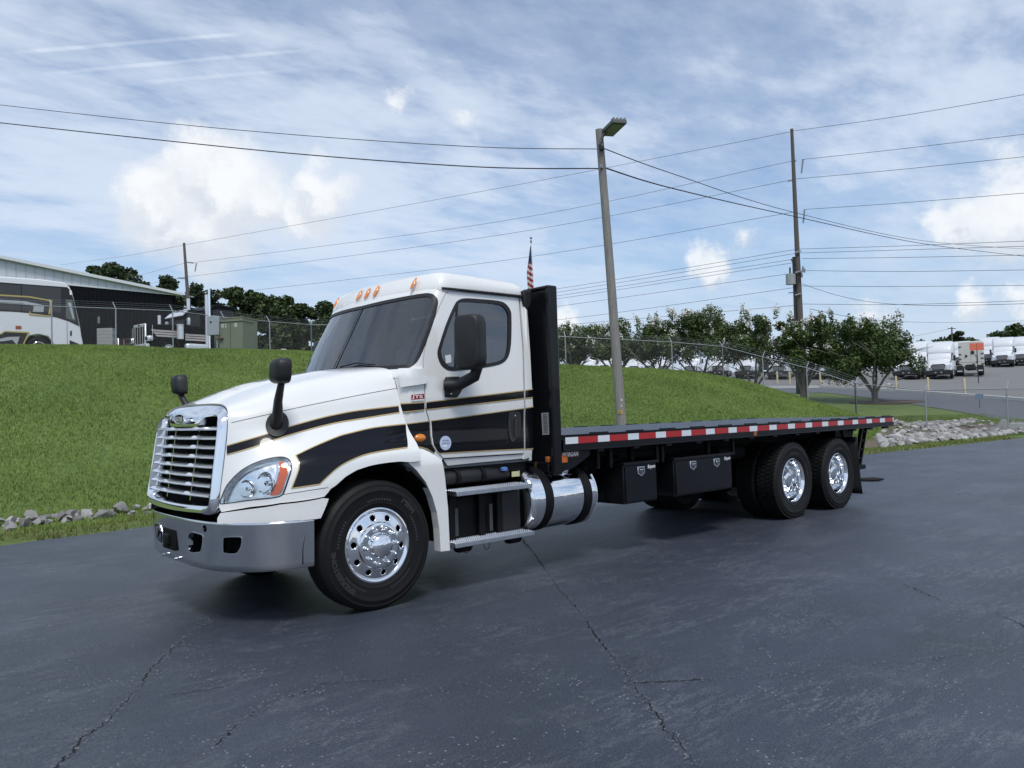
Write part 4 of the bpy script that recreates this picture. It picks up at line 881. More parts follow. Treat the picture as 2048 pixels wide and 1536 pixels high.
# ---- wheels
def bent_text(txt, r, a0, size, y, sgn, mb, m=None):
    """raised sidewall letters following a circle; a0 = angle of the middle"""
    V, Fc = text_poly(txt, size, 0.0012, .004); 
    return [(r+v[1], a0-v[0]/r*1.0, v[2]) for v in V], Fc
TW = {}
def tyre_mesh(kind):
    if kind in TW: return TW[kind]
    mb = MB(); half = [(.290, -.112), (.300, -.128), (.318, -.136), (.335, -.139), (.338, -.1415), (.350, -.142), (.353, -.140), (.395, -.146), (.432, -.147), (.436, -.149), (.444, -.149), (.448, -.146), (.478, -.139), (.482, -.141), (.488, -.140), (.491, -.136), (.506, -.126), (.517, -.114)]
    g = []
    if kind == 'steer':
        tr = [-.114, -.108]
        g = [(.521, -.108)]
        for c in (-.066, -.022, .022, .066): g += [(.525, c-.006), (.512, c-.004), (.512, c+.004), (.525, c+.006)]
        g += [(.521, .108)]
    else:
        g = [(.519, -.112), (.513, -.075), (.512, 0), (.513, .075), (.519, .112)]
    prof = half+g+[(r, -h) for r, h in half[::-1]]
    mb.lathe(prof, (0, 0, 0), 72)
    if kind == 'drive':
        n = 58
        for i in range(n):
            for (h0, h1, ph) in ((-.126, -.078, 0), (-.070, -.006, .5), (.006, .070, 0), (.078, .126, .5)):
                a = 6.28318*(i+ph)/n; q = Matrix.Rotation(-a, 3, 'Y') @ Matrix.Rotation(R_(10 if h0 < 0 else -10), 3, 'X'); r = .515; mb.box(((r+.0)*math.cos(a), (h0+h1)/2, (r)*math.sin(a)), (.022, (h1-h0), .040), q)
    TW[kind] = mb.me('tyre_'+kind, RUBBER, 32); return TW[kind]
LETTER = mat('tyre_lettering', (.030, .030, .031), .5)
def sidewall_text(w, sy, items):
    for txt, a0, size, rad in items:
        V, Fc = text_poly(txt, size, 0.001, .003); P = []
        for v in V:
            r = rad+v[1]; a = R_(a0)-v[0]/rad
            P.append((r*math.cos(a), sy*(.1478+v[2]), r*math.sin(a)))
        link('sidewall_lettering', mesh('sidewall_lettering', P, Fc, LETTER), w)
    # raised blocks ring round the bead
    mb = MB(); n = 90
    for i in range(n):
        if (i//9) % 2: continue
        a = 6.28318*i/n; mb.box((.372*math.cos(a), sy*.1432, .372*math.sin(a)), (.018, .003, .016), Matrix.Rotation(-a, 3, 'Y'))
    mb.build('sidewall_ribs', LETTER, w)
def wheel(x, y, sy, kind, rim, detail=True):
    """sy: side the outer face looks to (-1 = driver's side)"""
    wv = link('wheel', tyre_mesh(kind), TRUCK); wv.location = (x, y, .522)
    if rim == 'front':
        # convex polished disc with ten hand holes
        def prof(r): return np.interp(r, [0, .165, .178, .186, .20, .255, .268, .285, .297, .302], [.158, .158, .154, .140, .132, .118, .112, .126, .130, .118])
        holes = [circ(6.2832*(k+.5)/10, .225, .0245/.225, .0245, 16) for k in range(10)]
        uv, f = tri2d([(0, .085), (6.28318, .085), (6.28318, .302), (0, .302)], holes, (.07, .0075)); V = np.stack([uv[:, 1]*np.cos(uv[:, 0]+.2), sy*prof(uv[:, 1]), uv[:, 1]*np.sin(uv[:, 0]+.2)], 1)
        mr_ = mesh('rim', V, f, ALU); bm = bmesh.new(); bm.from_mesh(mr_); bmesh.ops.remove_doubles(bm, verts=bm.verts, dist=2e-4); bm.to_mesh(mr_); bm.free(); mr_.polygons.foreach_set('use_smooth', [True]*len(mr_.polygons)); mr_.set_sharp_from_angle(angle=R_(28))
        r = link('rim', mr_, wv); sm = r.modifiers.new('Solidify', 'SOLIDIFY'); sm.thickness = .012; sm.offset = 0
        MB().lathe([(.29, sy*.10), (.27, sy*.06), (.265, -sy*.10)], (0, 0, 0), 40).build('rim_barrel', ALU, wv, 50)
        MB().cyl((0, -sy*.02, 0), (0, sy*.06, 0), .25, n=32).build('brake_drum', DARKM, wv, 40)
        MB().lathe([(.104, sy*.150), (.104, sy*.185), (.100, sy*.197), (.085, sy*.214), (.06, sy*.228), (.03, sy*.236), (.0005, sy*.238)], (0, 0, 0), 40).build('hub_cap', CHROME, wv, 60)
        for k in range(10):
            a = 6.2832*(k+.1)/10; c = (.143*math.cos(a), 0, .143*math.sin(a))
            MB().lathe([(.021, sy*.156), (.022, sy*.164), (.016, sy*.170), (.0155, sy*.192), (.012, sy*.206), (.006, sy*.214), (.0003, sy*.216)], c, 12).build('lug_nut', CHROME, wv, 50)
        if detail: sidewall_text(wv, sy, [('M844', 45, .070, .415), ('BRIDGESTONE', 208, .062, .415)] if sy < 0 else [])
    elif rim == 'rear':
        MB().lathe([(.300, sy*.112), (.302, sy*.126), (.294, sy*.131), (.284, sy*.120), (.270, sy*.104), (.263, sy*.07), (.262, sy*.0), (.255, -sy*.05), (.235, -sy*.075), (.19, -sy*.085), (.165, -sy*.065), (.160, -sy*.06), (.10, -sy*.06)], (0, 0, 0), 56).build('rim', ALU, wv, 38)
        MB().lathe([(.115, -sy*.06), (.112, sy*.03), (.105, sy*.055), (.088, sy*.065), (.06, sy*.068), (.0005, sy*.070)], (0, 0, 0), 36).build('hub_cap', CHROME, wv, 40)
        for k in range(10):
            a = 6.2832*k/10; c = (.143*math.cos(a), 0, .143*math.sin(a)); MB().lathe([(.02, -sy*.062), (.018, -sy*.045), (.015, -sy*.02), (.0003, -sy*.006)], c, 10).build('lug_nut', CHROME, wv, 50)
            a = 6.2832*(k+.5)/10; c = (.212*math.cos(a), 0, .212*math.sin(a)); MB().lathe([(.0003, -sy*.080), (.022, -sy*.080)], c, 12).build('hand_hole_shade', DARKM, wv)  # flat near-black discs on the rim, painted shade in place of cut holes
        if detail: sidewall_text(wv, sy, [])
    else:
        MB().cyl((0, -.11, 0), (0, .11, 0), .292, n=40).build('rim', DARKM, wv, 40)
    return wv
wheel(0, -1.06, -1, 'steer', 'front'); wheel(0, 1.06, 1, 'steer', 'front', False)
XR = (6.667, 7.987)
for xr in XR:
    for sy in (-1, 1):
        wheel(xr, sy*1.06, sy, 'drive', 'rear', sy < 0); wheel(xr, sy*.735, sy, 'drive', 'inner')
    MB().cyl((xr, -1.0, .522), (xr, 1.0, .522), .11, n=20).build('axle', DARKM, TRUCK, 40)
    mb = MB(); mb.lathe([(.0, -.2), (.16, -.17), (.24, -.06), (.24, .06), (.16, .17), (.0, .2)], (xr, 0, .522), 24, 'x'); mb.build('differential', DARKM, TRUCK, 60)
    for sy in (-1, 1): MB().cyl((xr, sy*.45, .56), (xr, sy*.45, .92), .13, .12, 20).build('air_spring', DARKM, TRUCK, 40)
MB().cyl((0, -.95, .50), (0, .95, .50), .07, n=14).build('axle', DARKM, TRUCK, 40)
MB().cyl((1.0, 0, .62), (6.5, 0, .58), .07, n=14).build('drive_shaft', DARKM, TRUCK, 40)
for sy in (-1, 1): MB().bx(-.95, 8.95, sy*.43-.04, sy*.43+.04, .80, 1.06).build('frame_rail', FRAME, TRUCK, bevel=.01)
for x in (.9, 2.6, 4.2, 5.6, 7.3, 8.9): MB().bx(x-.06, x+.06, -.40, .40, .84, 1.02).build('frame_crossmember', FRAME, TRUCK)
# transmission and exhaust mass under the cab
MB().bx(.45, 1.75, -.55, .55, .50, 1.02).build('gearbox', DARKM, TRUCK, bevel=.08); MB().cyl((1.3, .85, .62), (2.3, .85, .62), .24, n=20).build('exhaust_canister', DARKM, TRUCK, 40)
# ---- steps, battery box
for (z, x0, x1) in ((.885, .795, 1.705), (.435, .765, 1.715)):
    st = MB().bx(x0, x1, -1.225, -1.035, z-.042, z).build('step', TREADALU, TRUCK, bevel=.004)
    mb = MB()
    for i in range(34):
        for j in range(5):
            x = x0+.02+(x1-x0-.04)*(i+.5*(j % 2))/34; y = -1.215+.17*j/4
            mb.cyl((x, y, z), (x, y, z+.010), .0095, .006, 6)
    tag(mb.build('step_grip', TREADALU, st, 30), kind='stuff')
    if z < .5:
        for x in (.92, 1.52): MB().prism([(-1.2, z-.04), (-1.05, z-.04), (-1.09, z-.10), (-1.16, z-.10)], 'x', x-.07, x+.07).build('step_bracket', FRAME, st, bevel=.01)
bb = MB().bx(.83, 1.70, -1.02, -.58, .40, .82).build('battery_box', FRAME, TRUCK, bevel=.02)
for x in (.86, 1.20, 1.42): MB().bx(x-.035, x+.035, -1.075, -1.02, .43, .86).build('step_hanger', FRAME, bb, bevel=.006)
for x in (.895, 1.30): MB().bx(x-.018, x+.018, -1.083, -1.07, .47, .72).build('hanger_face', mat('worn_steel', (.10, .105, .11), .45, .6, var=.3, scale=20), bb, bevel=.003)
MB().bx(1.42, 1.69, -1.08, -.75, .42, .84).build('def_tank', PLAST, TRUCK, bevel=.04)
MB().tube([(.75, -.98, .98), (1.05, -1.0, .99), (1.3, -.99, .99), (1.62, -.92, .97)], .065, 12).build('air_pipe', PLAST, TRUCK, 50)
for x in (.95, 1.25): MB().cyl((x-.02, -1.0, .99), (x+.02, -1.0, .99), .073, n=16).build('pipe_clamp', FRAME, TRUCK, 40)
MB().lathe([(.03, 0), (.036, .004), (.036, .028), (.02, .036), (.0003, .037)], (1.53, -1.02, 1.01), 14, 'z').build('def_cap', mat('blue_cap', (.12, .22, .55), .4), TRUCK, 50)
MB().bx(1.58, 1.68, -1.075, -1.07, .95, 1.0).build('def_sticker', mat('sticker_yellow', (.62, .62, .35), .5), TRUCK)
for x in (.98, 1.22): MB().tube([(x+.035*math.cos(t), -1.10, .36+.05*math.sin(t)) for t in np.linspace(0, 6.2, 12)], .003, 5).build('drain_cable', FRAME, TRUCK)
# ---- fuel tank with straps, cap and brackets
TC = (-.885, .695); TR = .312; T0, T1 = 1.755, 2.66
ft = MB().lathe([(.0005, -.035), (.18, -.03), (.27, -.018), (.30, -.004), (TR, .02), (TR, T1-T0-.02), (.30, T1-T0+.004), (.27, T1-T0+.018), (.0005, T1-T0+.035)], (T0, TC[0], TC[1]), 72, 'x').build('fuel_tank', CHROME, TRUCK, 40)
for x in (T0+.012, T1-.012): MB().lathe([(TR+.001, -.006), (TR+.006, 0), (TR+.001, .006)], (x, TC[0], TC[1]), 64, 'x').build('tank_rim', CHROME, ft, 40)
for x in (1.96, 2.515): MB().lathe([(TR+.001, -.052), (TR+.010, -.050), (TR+.010, .050), (TR+.001, .052)], (x, TC[0], TC[1]), 64, 'x').build('tank_strap', FRAME, ft, 40)
for x in (1.96, 2.515): MB().prism([(-.62, .36), (-.47, .40), (-.47, 1.0), (-.60, 1.0), (-.58, .7)], 'x', x-.05, x+.05).build('tank_bracket', FRAME, ft)
a = R_(60); c = (2.31, TC[0]-TR*math.cos(a), TC[1]+TR*math.sin(a)); nv = Vector((0, -math.cos(a), math.sin(a)))
cp = MB().cyl(Vector(c)-nv*.01, Vector(c)+nv*.045, .06, .055, 20).build('fuel_cap', CHROME, ft, 40)
tv = Vector((0, math.sin(a), math.cos(a))); MB().box(Vector(c)+nv*.055, (.10, .075, .02), Matrix((Vector((1, 0, 0)), tv, nv)).transposed()).build('cap_grip', CHROME, cp, bevel=.006)
MB().tube([Vector(c)+Vector((.09*math.cos(t), 0, 0))+tv*(.10*math.sin(t))+nv*.008 for t in np.linspace(2.5, 6.0, 12)], .004, 5).build('cap_chain', CHROME, cp, 60)
MB().cyl((2.04, -.95, 1.0), (2.04, -.95, 1.06), .035, n=14).build('tank_valve', mat('brass', (.25, .17, .08), .4, .8), ft, 40); MB().cyl((2.09, -.98, 1.0), (2.09, -.98, 1.04), .025, n=12).build('tank_valve', CHROME, ft, 40)
# ---- flatbed
X1, X2, ZD, YB = 2.13, 9.89, 1.325, 1.235
deck = MB().bx(X1, X2, -YB+.02, YB-.02, ZD-.045, ZD).build('deck', DECKM, TRUCK)
mb = MB()
for i in range(46):
    y = -YB+.03+i*(2*YB-.06)/45
    mb.bx(X1+.01, X2-.01, y-.010, y+.010, ZD, ZD+.004)
mb.build('deck_ribs', DECKM, deck)
for sy in (-1, 1):
    # outer channel: web with two lips
    mb = MB().bx(X1, X2, sy*YB-.004 if sy > 0 else -YB-.0, sy*YB if sy > 0 else -YB+.004, 1.165, ZD+.001); rail = mb.build('side_rail', STEELB, deck)
    for z0, z1 in ((1.163, 1.175), (ZD-.004, ZD+.003)): MB().bx(X1, X2, min(sy*(YB+.012), sy*(YB-.06)), max(sy*(YB+.012), sy*(YB-.06)), z0, z1).build('rail_lip', STEELB, rail, bevel=.002)
    x = X1+.03; k = 0
    while x < X2-.03:
        L = .178 if k % 2 == 0 else .283; L *= 7.70/(16*.461); x1 = min(x+L, X2-.012); ofs = YB+.003
        mb = MB().bx(x+.002, x1-.002, min(sy*YB, sy*(ofs)), max(sy*YB, sy*ofs), 1.236, 1.303); mb.build('reflective_tape', WHT if k % 2 == 0 else REDT, rail); x = x1; k += 1
    for i in range(13):   # stake pockets / winch lugs hanging under the edge
        xx = X1+.55+i*.58; MB().bx(xx-.05, xx+.05, min(sy*(YB+.006), sy*(YB-.08)), max(sy*(YB+.006), sy*(YB-.08)), 1.135, 1.166).build('winch_lug', FRAME, rail, bevel=.006)
        mbx = MB(); mbx.bx(xx-.13, xx+.13, min(sy*(YB+.004), sy*(YB-.03)), max(sy*(YB+.004), sy*(YB-.03)), ZD+.003, ZD+.016); mbx.build('stake_pocket', STEELB, rail)
MB().bx(X2, X2+.012, -YB, YB, 1.165, ZD).build('tail_rail', STEELB, deck)
MB().bx(X2-.006, X2+.014, -YB-.004, -YB+.05, 1.236, 1.303).build('tail_reflector', WHT, deck)
for i in range(22):
    x = X1+.18+i*.36; MB().bx(x-.035, x+.035, -YB+.03, YB-.03, 1.185, ZD-.046).build('cross_member', FRAME, deck)
for sy in (-1, 1): MB().bx(X1, X2-.3, sy*.43-.045, sy*.43+.045, 1.06, 1.185).build('long_sill', FRAME, deck)
MB().bx(5.62, 5.69, -YB-.007, -YB+.01, 1.178, 1.232).build('side_marker', mat('orange_marker', (.30, .09, .03), .4), deck)
# headboard: framed steel wall with upright ribs
hb = MB().bx(2.03, 2.10, -1.20, 1.20, 1.02, 2.80).build('headboard', STEELB, TRUCK)
for sy in (-1, 1): MB().bx(2.005, 2.125, min(sy*1.175, sy*1.225), max(sy*1.175, sy*1.225), .94, 2.815).build('headboard_post', STEELB, hb, bevel=.012)
MB().bx(2.0, 2.13, -1.222, 1.222, 2.785, 2.822).build('headboard_cap', STEELB, hb, bevel=.015)
MB().bx(2.01, 2.12, -1.14, 1.14, .96, 1.06).build('headboard_foot', STEELB, hb, bevel=.01)
for y in (-.8, -.4, 0, .4, .8): MB().bx(2.10, 2.128, y-.03, y+.03, 1.33, 2.74).build('headboard_rib', STEELB, hb, bevel=.006)
# spec sheet on the board, lower box corner and marker lamp
c0 = [back for back in ()]
def on_plane_x(px, py, x):
    d = (px-1024)/F*CR+(768-py)/F*CU+CF; t = (x-CAM[0])/d[0]; return CAM+d*t
q = [on_plane_x(*p, 2.026) for p in ((1082.5, 826), (1097, 825), (1098.5, 869), (1085, 870))]; stk = link('spec_label', mesh('spec_label', q, [(0, 1, 2, 3)], GREYST), hb)
mb = MB()
for i in range(9):
    t = (i+.8)/10; a = q[0]+(q[3]-q[0])*t; b = q[1]+(q[2]-q[1])*t; p0 = a+(b-a)*.22; p1 = a+(b-a)*.82; p0[0] -= .002; p1[0] -= .002; mb.box((p0+p1)/2, (.001, abs(p1[1]-p0[1]), .010))
mb.build('label_print', mat('print_grey', (.14, .14, .15), .6), stk)
MB().bx(2.0, 2.04, -1.15, -1.10, 1.06, 1.12).build('front_marker', mat('amber_dark', (.35, .10, .02), .3, coat=.5), hb, bevel=.01)
gus = MB().prism([(2.13, 1.16), (2.55, 1.16), (2.55, 1.10), (2.30, .99), (2.13, .96)], 'y', -1.205, -1.17).build('bed_gusset', STEELB, deck, bevel=.006)
def on_plane_y(px, py, y):
    d = (px-1024)/F*CR+(768-py)/F*CU+CF; t = (y-CAM[1])/d[1]; return CAM+d*t
V, Fc = text_poly('MORGAN', 1.0, 0, .03, .25); xs = [v[0] for v in V]; k = .235/(max(xs)-min(xs)); c = on_plane_y(1139, 909, -1.208)
MB().box((c[0]-.02, -1.2065, c[2]), (.33, .001, .055)).build('maker_plate', mat('plate_red', (.16, .02, .02), .5), gus)
link('lettering', mesh('lettering', [(c[0]+v[0]*k+.01, -1.2085, c[2]+v[1]*k*1.15) for v in V], Fc, PRW), gus)
st5 = []
for i in range(10): r = .024 if i % 2 == 0 else .010; a = math.pi/2+i*math.pi/5; st5.append((c[0]-.155+r*math.cos(a), -1.2085, c[2]+r*math.sin(a)))
link('star', mesh('star', st5+[(c[0]-.155, -1.2085, c[2])], [(i, (i+1) % 10, 10) for i in range(10)], PRW), gus)
c = on_plane_y(1127, 918, -1.21); MB().bx(c[0]-.045, c[0]+.055, -1.212, -1.20, c[2]-.035, c[2]+.035).build('gusset_reflector', mat('orange_reflector', (.55, .13, .02), .35), gus)
# toolboxes
for (x0, x1, lat) in ((3.065, 3.635, (3.345,)), (3.955, 5.135, (4.305, 4.79))):
    tb = MB().bx(x0, x1, -1.20, -.62, .545, .985).build('toolbox', STEELB, TRUCK, bevel=.008)
    MB().bx(x0+.025, x1-.02, -1.216, -1.198, .565, .945).build('toolbox_door', STEELB, tb, bevel=.006); MB().bx(x0-.012, x1+.012, -1.228, -1.10, .962, .99).build('toolbox_lip', STEELB, tb, bevel=.004)
    for x in lat:
        lp = MB().prism([(x-.062, .945-.01), (x+.062, .935), (x+.062, .86), (x, .825), (x-.062, .86)], 'y', -1.226, -1.214).build('latch', CHROME, tb, bevel=.004)
        MB().prism([(x-.045, .922), (x+.045, .922), (x+.045, .872), (x, .845), (x-.045, .872)], 'y', -1.2275, -1.226).build('latch_recess', mat('latch_dark', (.12, .12, .13), .3, .9), lp)
        MB().bx(x-.035, x+.035, -1.240, -1.2275, .893, .907).build('latch_bar', CHROME, lp, bevel=.003); MB().cyl((x, -1.236, .875), (x, -1.2275, .875), .010, n=10).build('latch_lock', CHROME, lp, 40)
    V, Fc = text_poly('Buyers', 1.0, 0, .02, .1); xs = [v[0] for v in V]; k = .13/(max(xs)-min(xs)); link('lettering', mesh('lettering', [(x1-.105+v[0]*k, -1.2175, .925+v[1]*k*1.2) for v in V], Fc, PRW), tb)
    for x in (x0+.1, x1-.1): MB().bx(x-.03, x+.03, -.95, -.90, .985, 1.19).build('toolbox_hanger', FRAME, tb)
# air tanks, hangers in the dark under the deck
for (x, y) in ((2.95, -.75), (5.45, -.8)): MB().cyl((x-.1, y, .95), (x+.5, y, .95), .10, n=16).build('air_tank', DARKM, TRUCK, 40)
for x in (2.75, 2.95, 3.75, 3.85, 5.3): MB().bx(x-.02, x+.02, -1.14, -1.10, .95, 1.18).build('deck_bracket', FRAME, TRUCK)
# mud flaps and rear underrun frame
for sy in (-1, 1):
    V = []; 
    for i, z in enumerate(np.linspace(1.0, .165, 8)):
        for y in (sy*.60, sy*1.235): V.append((8.56+.05*(i/7)**2, y+sy*(.0+.02*(i/7)**2), z))
    mf = link('mud_flap', mesh('mud_flap', V, [(2*i, 2*i+1, 2*i+3, 2*i+2) for i in range(7)], RUBBER, 60), TRUCK); sm = mf.modifiers.new('Solidify', 'SOLIDIFY'); sm.thickness = .012
    MB().bx(8.52, 8.58, min(sy*.45, sy*1.22), max(sy*.45, sy*1.22), .99, 1.04).build('flap_hanger', FRAME, mf)
    MB().prism([(8.55, 1.16), (8.95, 1.16), (8.90, 1.02), (8.80, .93), (8.65, .95)], 'y', sy*.98-.02, sy*.98+.02).build('hanger_plate', FRAME, TRUCK)
    for (xa, za, xb, zb) in ((9.50, 1.165, 9.20, .53), (9.34, 1.165, 9.04, .53)): MB().beam((xa, sy*.95, za), (xb, sy*.95, zb), .05, .035).build('underrun_leg', FRAME, TRUCK)
    for t in (.12, .34, .56, .78): MB().beam((9.50-.30*t, sy*.95, 1.165-.635*t), (9.34-.30*t, sy*.95, 1.165-.635*t), .04, .03).build('underrun_rung', FRAME, TRUCK)
    MB().beam((9.04, sy*.95, .55), (8.90, sy*.95, 1.12), .05, .04).build('underrun_brace', FRAME, TRUCK)
MB().bx(8.98, 9.22, -1.05, 1.05, .50, .57).build('underrun_bar', FRAME, TRUCK, bevel=.01)
MB().bx(8.85, 9.0, -.45, .45, .55, 1.06).build('hitch_plate', FRAME, TRUCK); MB().tube([(8.72, -.75, 1.05), (8.76, -.74, .82), (8.9, -.72, .74), (9.02, -.70, .80)], .022, 8).build('hose', FRAME, TRUCK, 60)
for y in (-.55, .55): MB().bx(9.0, 9.25, y-.12, y+.12, .80, 1.10).build('tail_lamp_box', FRAME, TRUCK, bevel=.01)
# strap dropped on the ground behind
pp = [gpx(1722, 962), gpx(1740, 962.5), gpx(1752, 962), gpx(1768, 961)]
stp = MB().tube([(p[0], p[1], .03) for p in pp], [.035, .05, .045, .012], 8).build('cargo_strap', mat('strap_black', (.01, .01, .011), .8), None, 50); tag(stp, 'black strap lying on the asphalt behind the rear mud flap', 'strap')
# ------------------------------------------------------------------ trees
def leaf_mat(name, c0, c1, sc=.8, trans=True):
    m = bpy.data.materials.new(name); m.use_nodes = True; nt = m.node_tree; p = nt.nodes['Principled BSDF']; K = nt.links.new
    tc = nt.nodes.new('ShaderNodeTexCoord'); a = nt.nodes.new('ShaderNodeTexNoise'); a.inputs['Scale'].default_value = sc; a.inputs['Detail'].default_value = 4; K(tc.outputs['Object'], a.inputs[0])
    g = nt.nodes.new('ShaderNodeNewGeometry'); ad = nt.nodes.new('ShaderNodeMath'); ad.operation = 'MULTIPLY_ADD'; K(g.outputs['Random Per Island'], ad.inputs[0]); ad.inputs[1].default_value = .6; K(a.outputs[0], ad.inputs[2])
    r = nt.nodes.new('ShaderNodeMapRange'); K(ad.outputs[0], r.inputs[0]); r.inputs[1].default_value = .4; r.inputs[2].default_value = 1.2
    mx = nt.nodes.new('ShaderNodeMix'); mx.data_type = 'RGBA'; K(r.outputs[0], mx.inputs[0]); mx.inputs[6].default_value = (*c0, 1); mx.inputs[7].default_value = (*c1, 1); K(mx.outputs[2], p.inputs['Base Color'])
    p.inputs['Roughness'].default_value = .6; p.inputs['Specular IOR Level'].default_value = .25
    return m
LEAF = leaf_mat('myrtle_leaf', (.036, .064, .020), (.120, .170, .055)); PINE = leaf_mat('pine_foliage', (.020, .036, .016), (.060, .085, .032), .3); OAKL = leaf_mat('oak_foliage', (.030, .052, .018), (.085, .120, .045), .3); FLOW = mat('white_blossom', (.72, .70, .66), .8, var=.15)
BARK = mat('bark', (.17, .145, .12), .9, var=.4, scale=12, bump=.5, bscale=40); BARKD = mat('dark_bark', (.07, .06, .05), .9, var=.3, scale=9)
def leaves(blobs, n, size, asp=.5, up=.25, shell=.55, seed=1):
    """n leaf quads spread through the outer volume of the blobs (cx,cy,cz,rx,rz)"""
    g = np.random.default_rng(seed); B = np.array(blobs, float); wt = B[:, 3]**2; k = g.choice(len(B), n, p=wt/wt.sum()); d = g.normal(size=(n, 3)); d /= np.linalg.norm(d, axis=1)[:, None]; r = (shell+(1-shell)*g.uniform(0, 1, n)**.6)*(1+.18*g.normal(size=n)*.5)
    P = B[k, :3]+d*r[:, None]*np.stack([B[k, 3], B[k, 3], B[k, 4]], 1); a = g.normal(size=(n, 3)); a[:, 2] *= .6; a[:, 2] += up; a /= np.linalg.norm(a, axis=1)[:, None]; b = np.cross(a, g.normal(size=(n, 3))); b /= np.linalg.norm(b, axis=1)[:, None]+1e-9
    s = size*g.uniform(.6, 1.4, n)[:, None]; V = np.stack([P-b*s*asp*.5, P+a*s*.5-b*s*asp*.1, P+b*s*asp*.5+a*s*.1, P-a*s*.5], 1); return V.reshape(-1, 3), np.arange(4*n).reshape(-1, 4)
def myrtle(P, h, spread, seed, label, flowers=40, nl=5200, lo=.50):
    g = random.Random(seed); t = empty('crape_myrtle', P, 0, label, 'tree', 'crape myrtle trees along the fence'); stems = MB(); blobs = []; tips = []
    ns = 5
    for i in range(ns):
        a = 6.283*i/ns+g.uniform(-.3, .3); lean = spread*g.uniform(.20, .36); pts = [(.09*math.cos(a), .09*math.sin(a), -.1), (.12*math.cos(a), .12*math.sin(a), h*.13), (lean*.45*math.cos(a), lean*.45*math.sin(a), h*.30), (lean*1.1*math.cos(a+.1), lean*1.1*math.sin(a+.1), h*.52), (lean*1.5*math.cos(a), lean*1.5*math.sin(a), h*.75)]
        stems.tube(pts, [.11, .10, .075, .05, .02], 7)
        for j in range(3):
            b = a+g.uniform(-1, 1); q = Vector(pts[2 if j == 0 else 3]); e = q+Vector((math.cos(b)*spread*.30, math.sin(b)*spread*.30, h*g.uniform(.10, .22))); stems.tube([q, (q+e)/2+Vector((0, 0, .1)), e], [.045, .03, .012], 5); tips.append(e)
    stems.build('trunk', BARK, t, 60)
    for i in range(34):
        a = g.uniform(0, 6.283); zf = g.uniform(lo, .92); rad = spread*.46*(1.0-1.6*abs(zf-.62)**1.3)*g.uniform(.25, 1.0); r = spread*g.uniform(.07, .15); blobs.append((rad*math.cos(a), rad*math.sin(a), h*zf, r, r*g.uniform(.8, 1.2)))
    for i in range(12):
        a = g.uniform(0, 6.283); rad = spread*.42*g.uniform(.1, 1); blobs.append((rad*math.cos(a), rad*math.sin(a), h*g.uniform(.86, 1.0), spread*.035, spread*.10))
    blobs.append((0, 0, h*.64, spread*.27, h*.17))
    V, T = leaves(blobs, int(nl*3.6), .17, .62, .1, .30, seed); link('crown', npmesh('crown', V, T, LEAF), t)
    FV = []; g2 = np.random.default_rng(seed+5)
    for i in range(flowers):
        b = blobs[g.randrange(len(blobs)-1)]; d = g2.normal(size=3); d[2] = abs(d[2])*.8+.1; d /= np.linalg.norm(d); c = np.array(b[:3])+d*np.array([b[3], b[3], b[4]])*1.05; k = 16
        p = c+g2.normal(0, 1, (k, 3))*np.array([.08, .08, .12])*(1.0 if flowers else 1); a = g2.normal(size=(k, 3)); a /= np.linalg.norm(a, axis=1)[:, None]; q = np.cross(a, g2.normal(size=(k, 3))); q /= np.linalg.norm(q, axis=1)[:, None]; s = .062; FV.append(np.stack([p-a*s, p+q*s, p+a*s, p-q*s], 1).reshape(-1, 3))
    if FV:
        FV = np.vstack(FV); link('blossom', npmesh('blossom', FV, np.arange(len(FV)).reshape(-1, 4), FLOW), t)
    return t
def tree(P, h, spread, seed, label, group, kind='pine', nl=2600, ls=.5):
    g = random.Random(seed); t = empty('pine_tree' if kind == 'pine' else 'broadleaf_tree', P, 0, label, 'tree', group); mb = MB(); top = h*.93; mb.tube([(0, 0, -.5), (g.uniform(-.2, .2), g.uniform(-.2, .2), h*.4), (g.uniform(-.4, .4), g.uniform(-.4, .4), h*.7), (0, 0, top)], [h*.018, h*.015, h*.010, h*.003], 7); blobs = []
    lo = .38 if kind == 'pine' else .12
    for i in range(34 if kind == 'pine' else 40):
        zf = g.uniform(lo, .97); a = g.uniform(0, 6.283); env = (1-((zf-.62)/.5)**2) if kind == 'pine' else (1-((zf-.5)/.58)**2); rad = spread*.5*max(.1, env)*g.uniform(.2, 1.0); r = spread*g.uniform(.12, .22); c = (rad*math.cos(a), rad*math.sin(a), h*zf); blobs.append((*c, r, r*(.62 if kind == 'pine' else .85)))
        mb.tube([(0, 0, h*zf-rad*.35), ((c[0])*.6, c[1]*.6, c[2]-.1*r), c], [h*.005, h*.0035, .02], 5)
    mb.build('trunk', BARKD, t, 60); V, T = leaves(blobs, nl, ls, .6, .2, .35, seed); link('crown', npmesh('crown', V, T, PINE if kind == 'pine' else OAKL), t); return t
def gz(px, D, dz=0.0):
    L = (px-1024)/F*D; x, y = LD(L, D); return (float(x), float(y), tz(x, y)+dz)
def hzn(px): return 827.1-(px-1024)*.03023
def z_at(px, row, D): return 1.557+(hzn(px)-row)/F*D
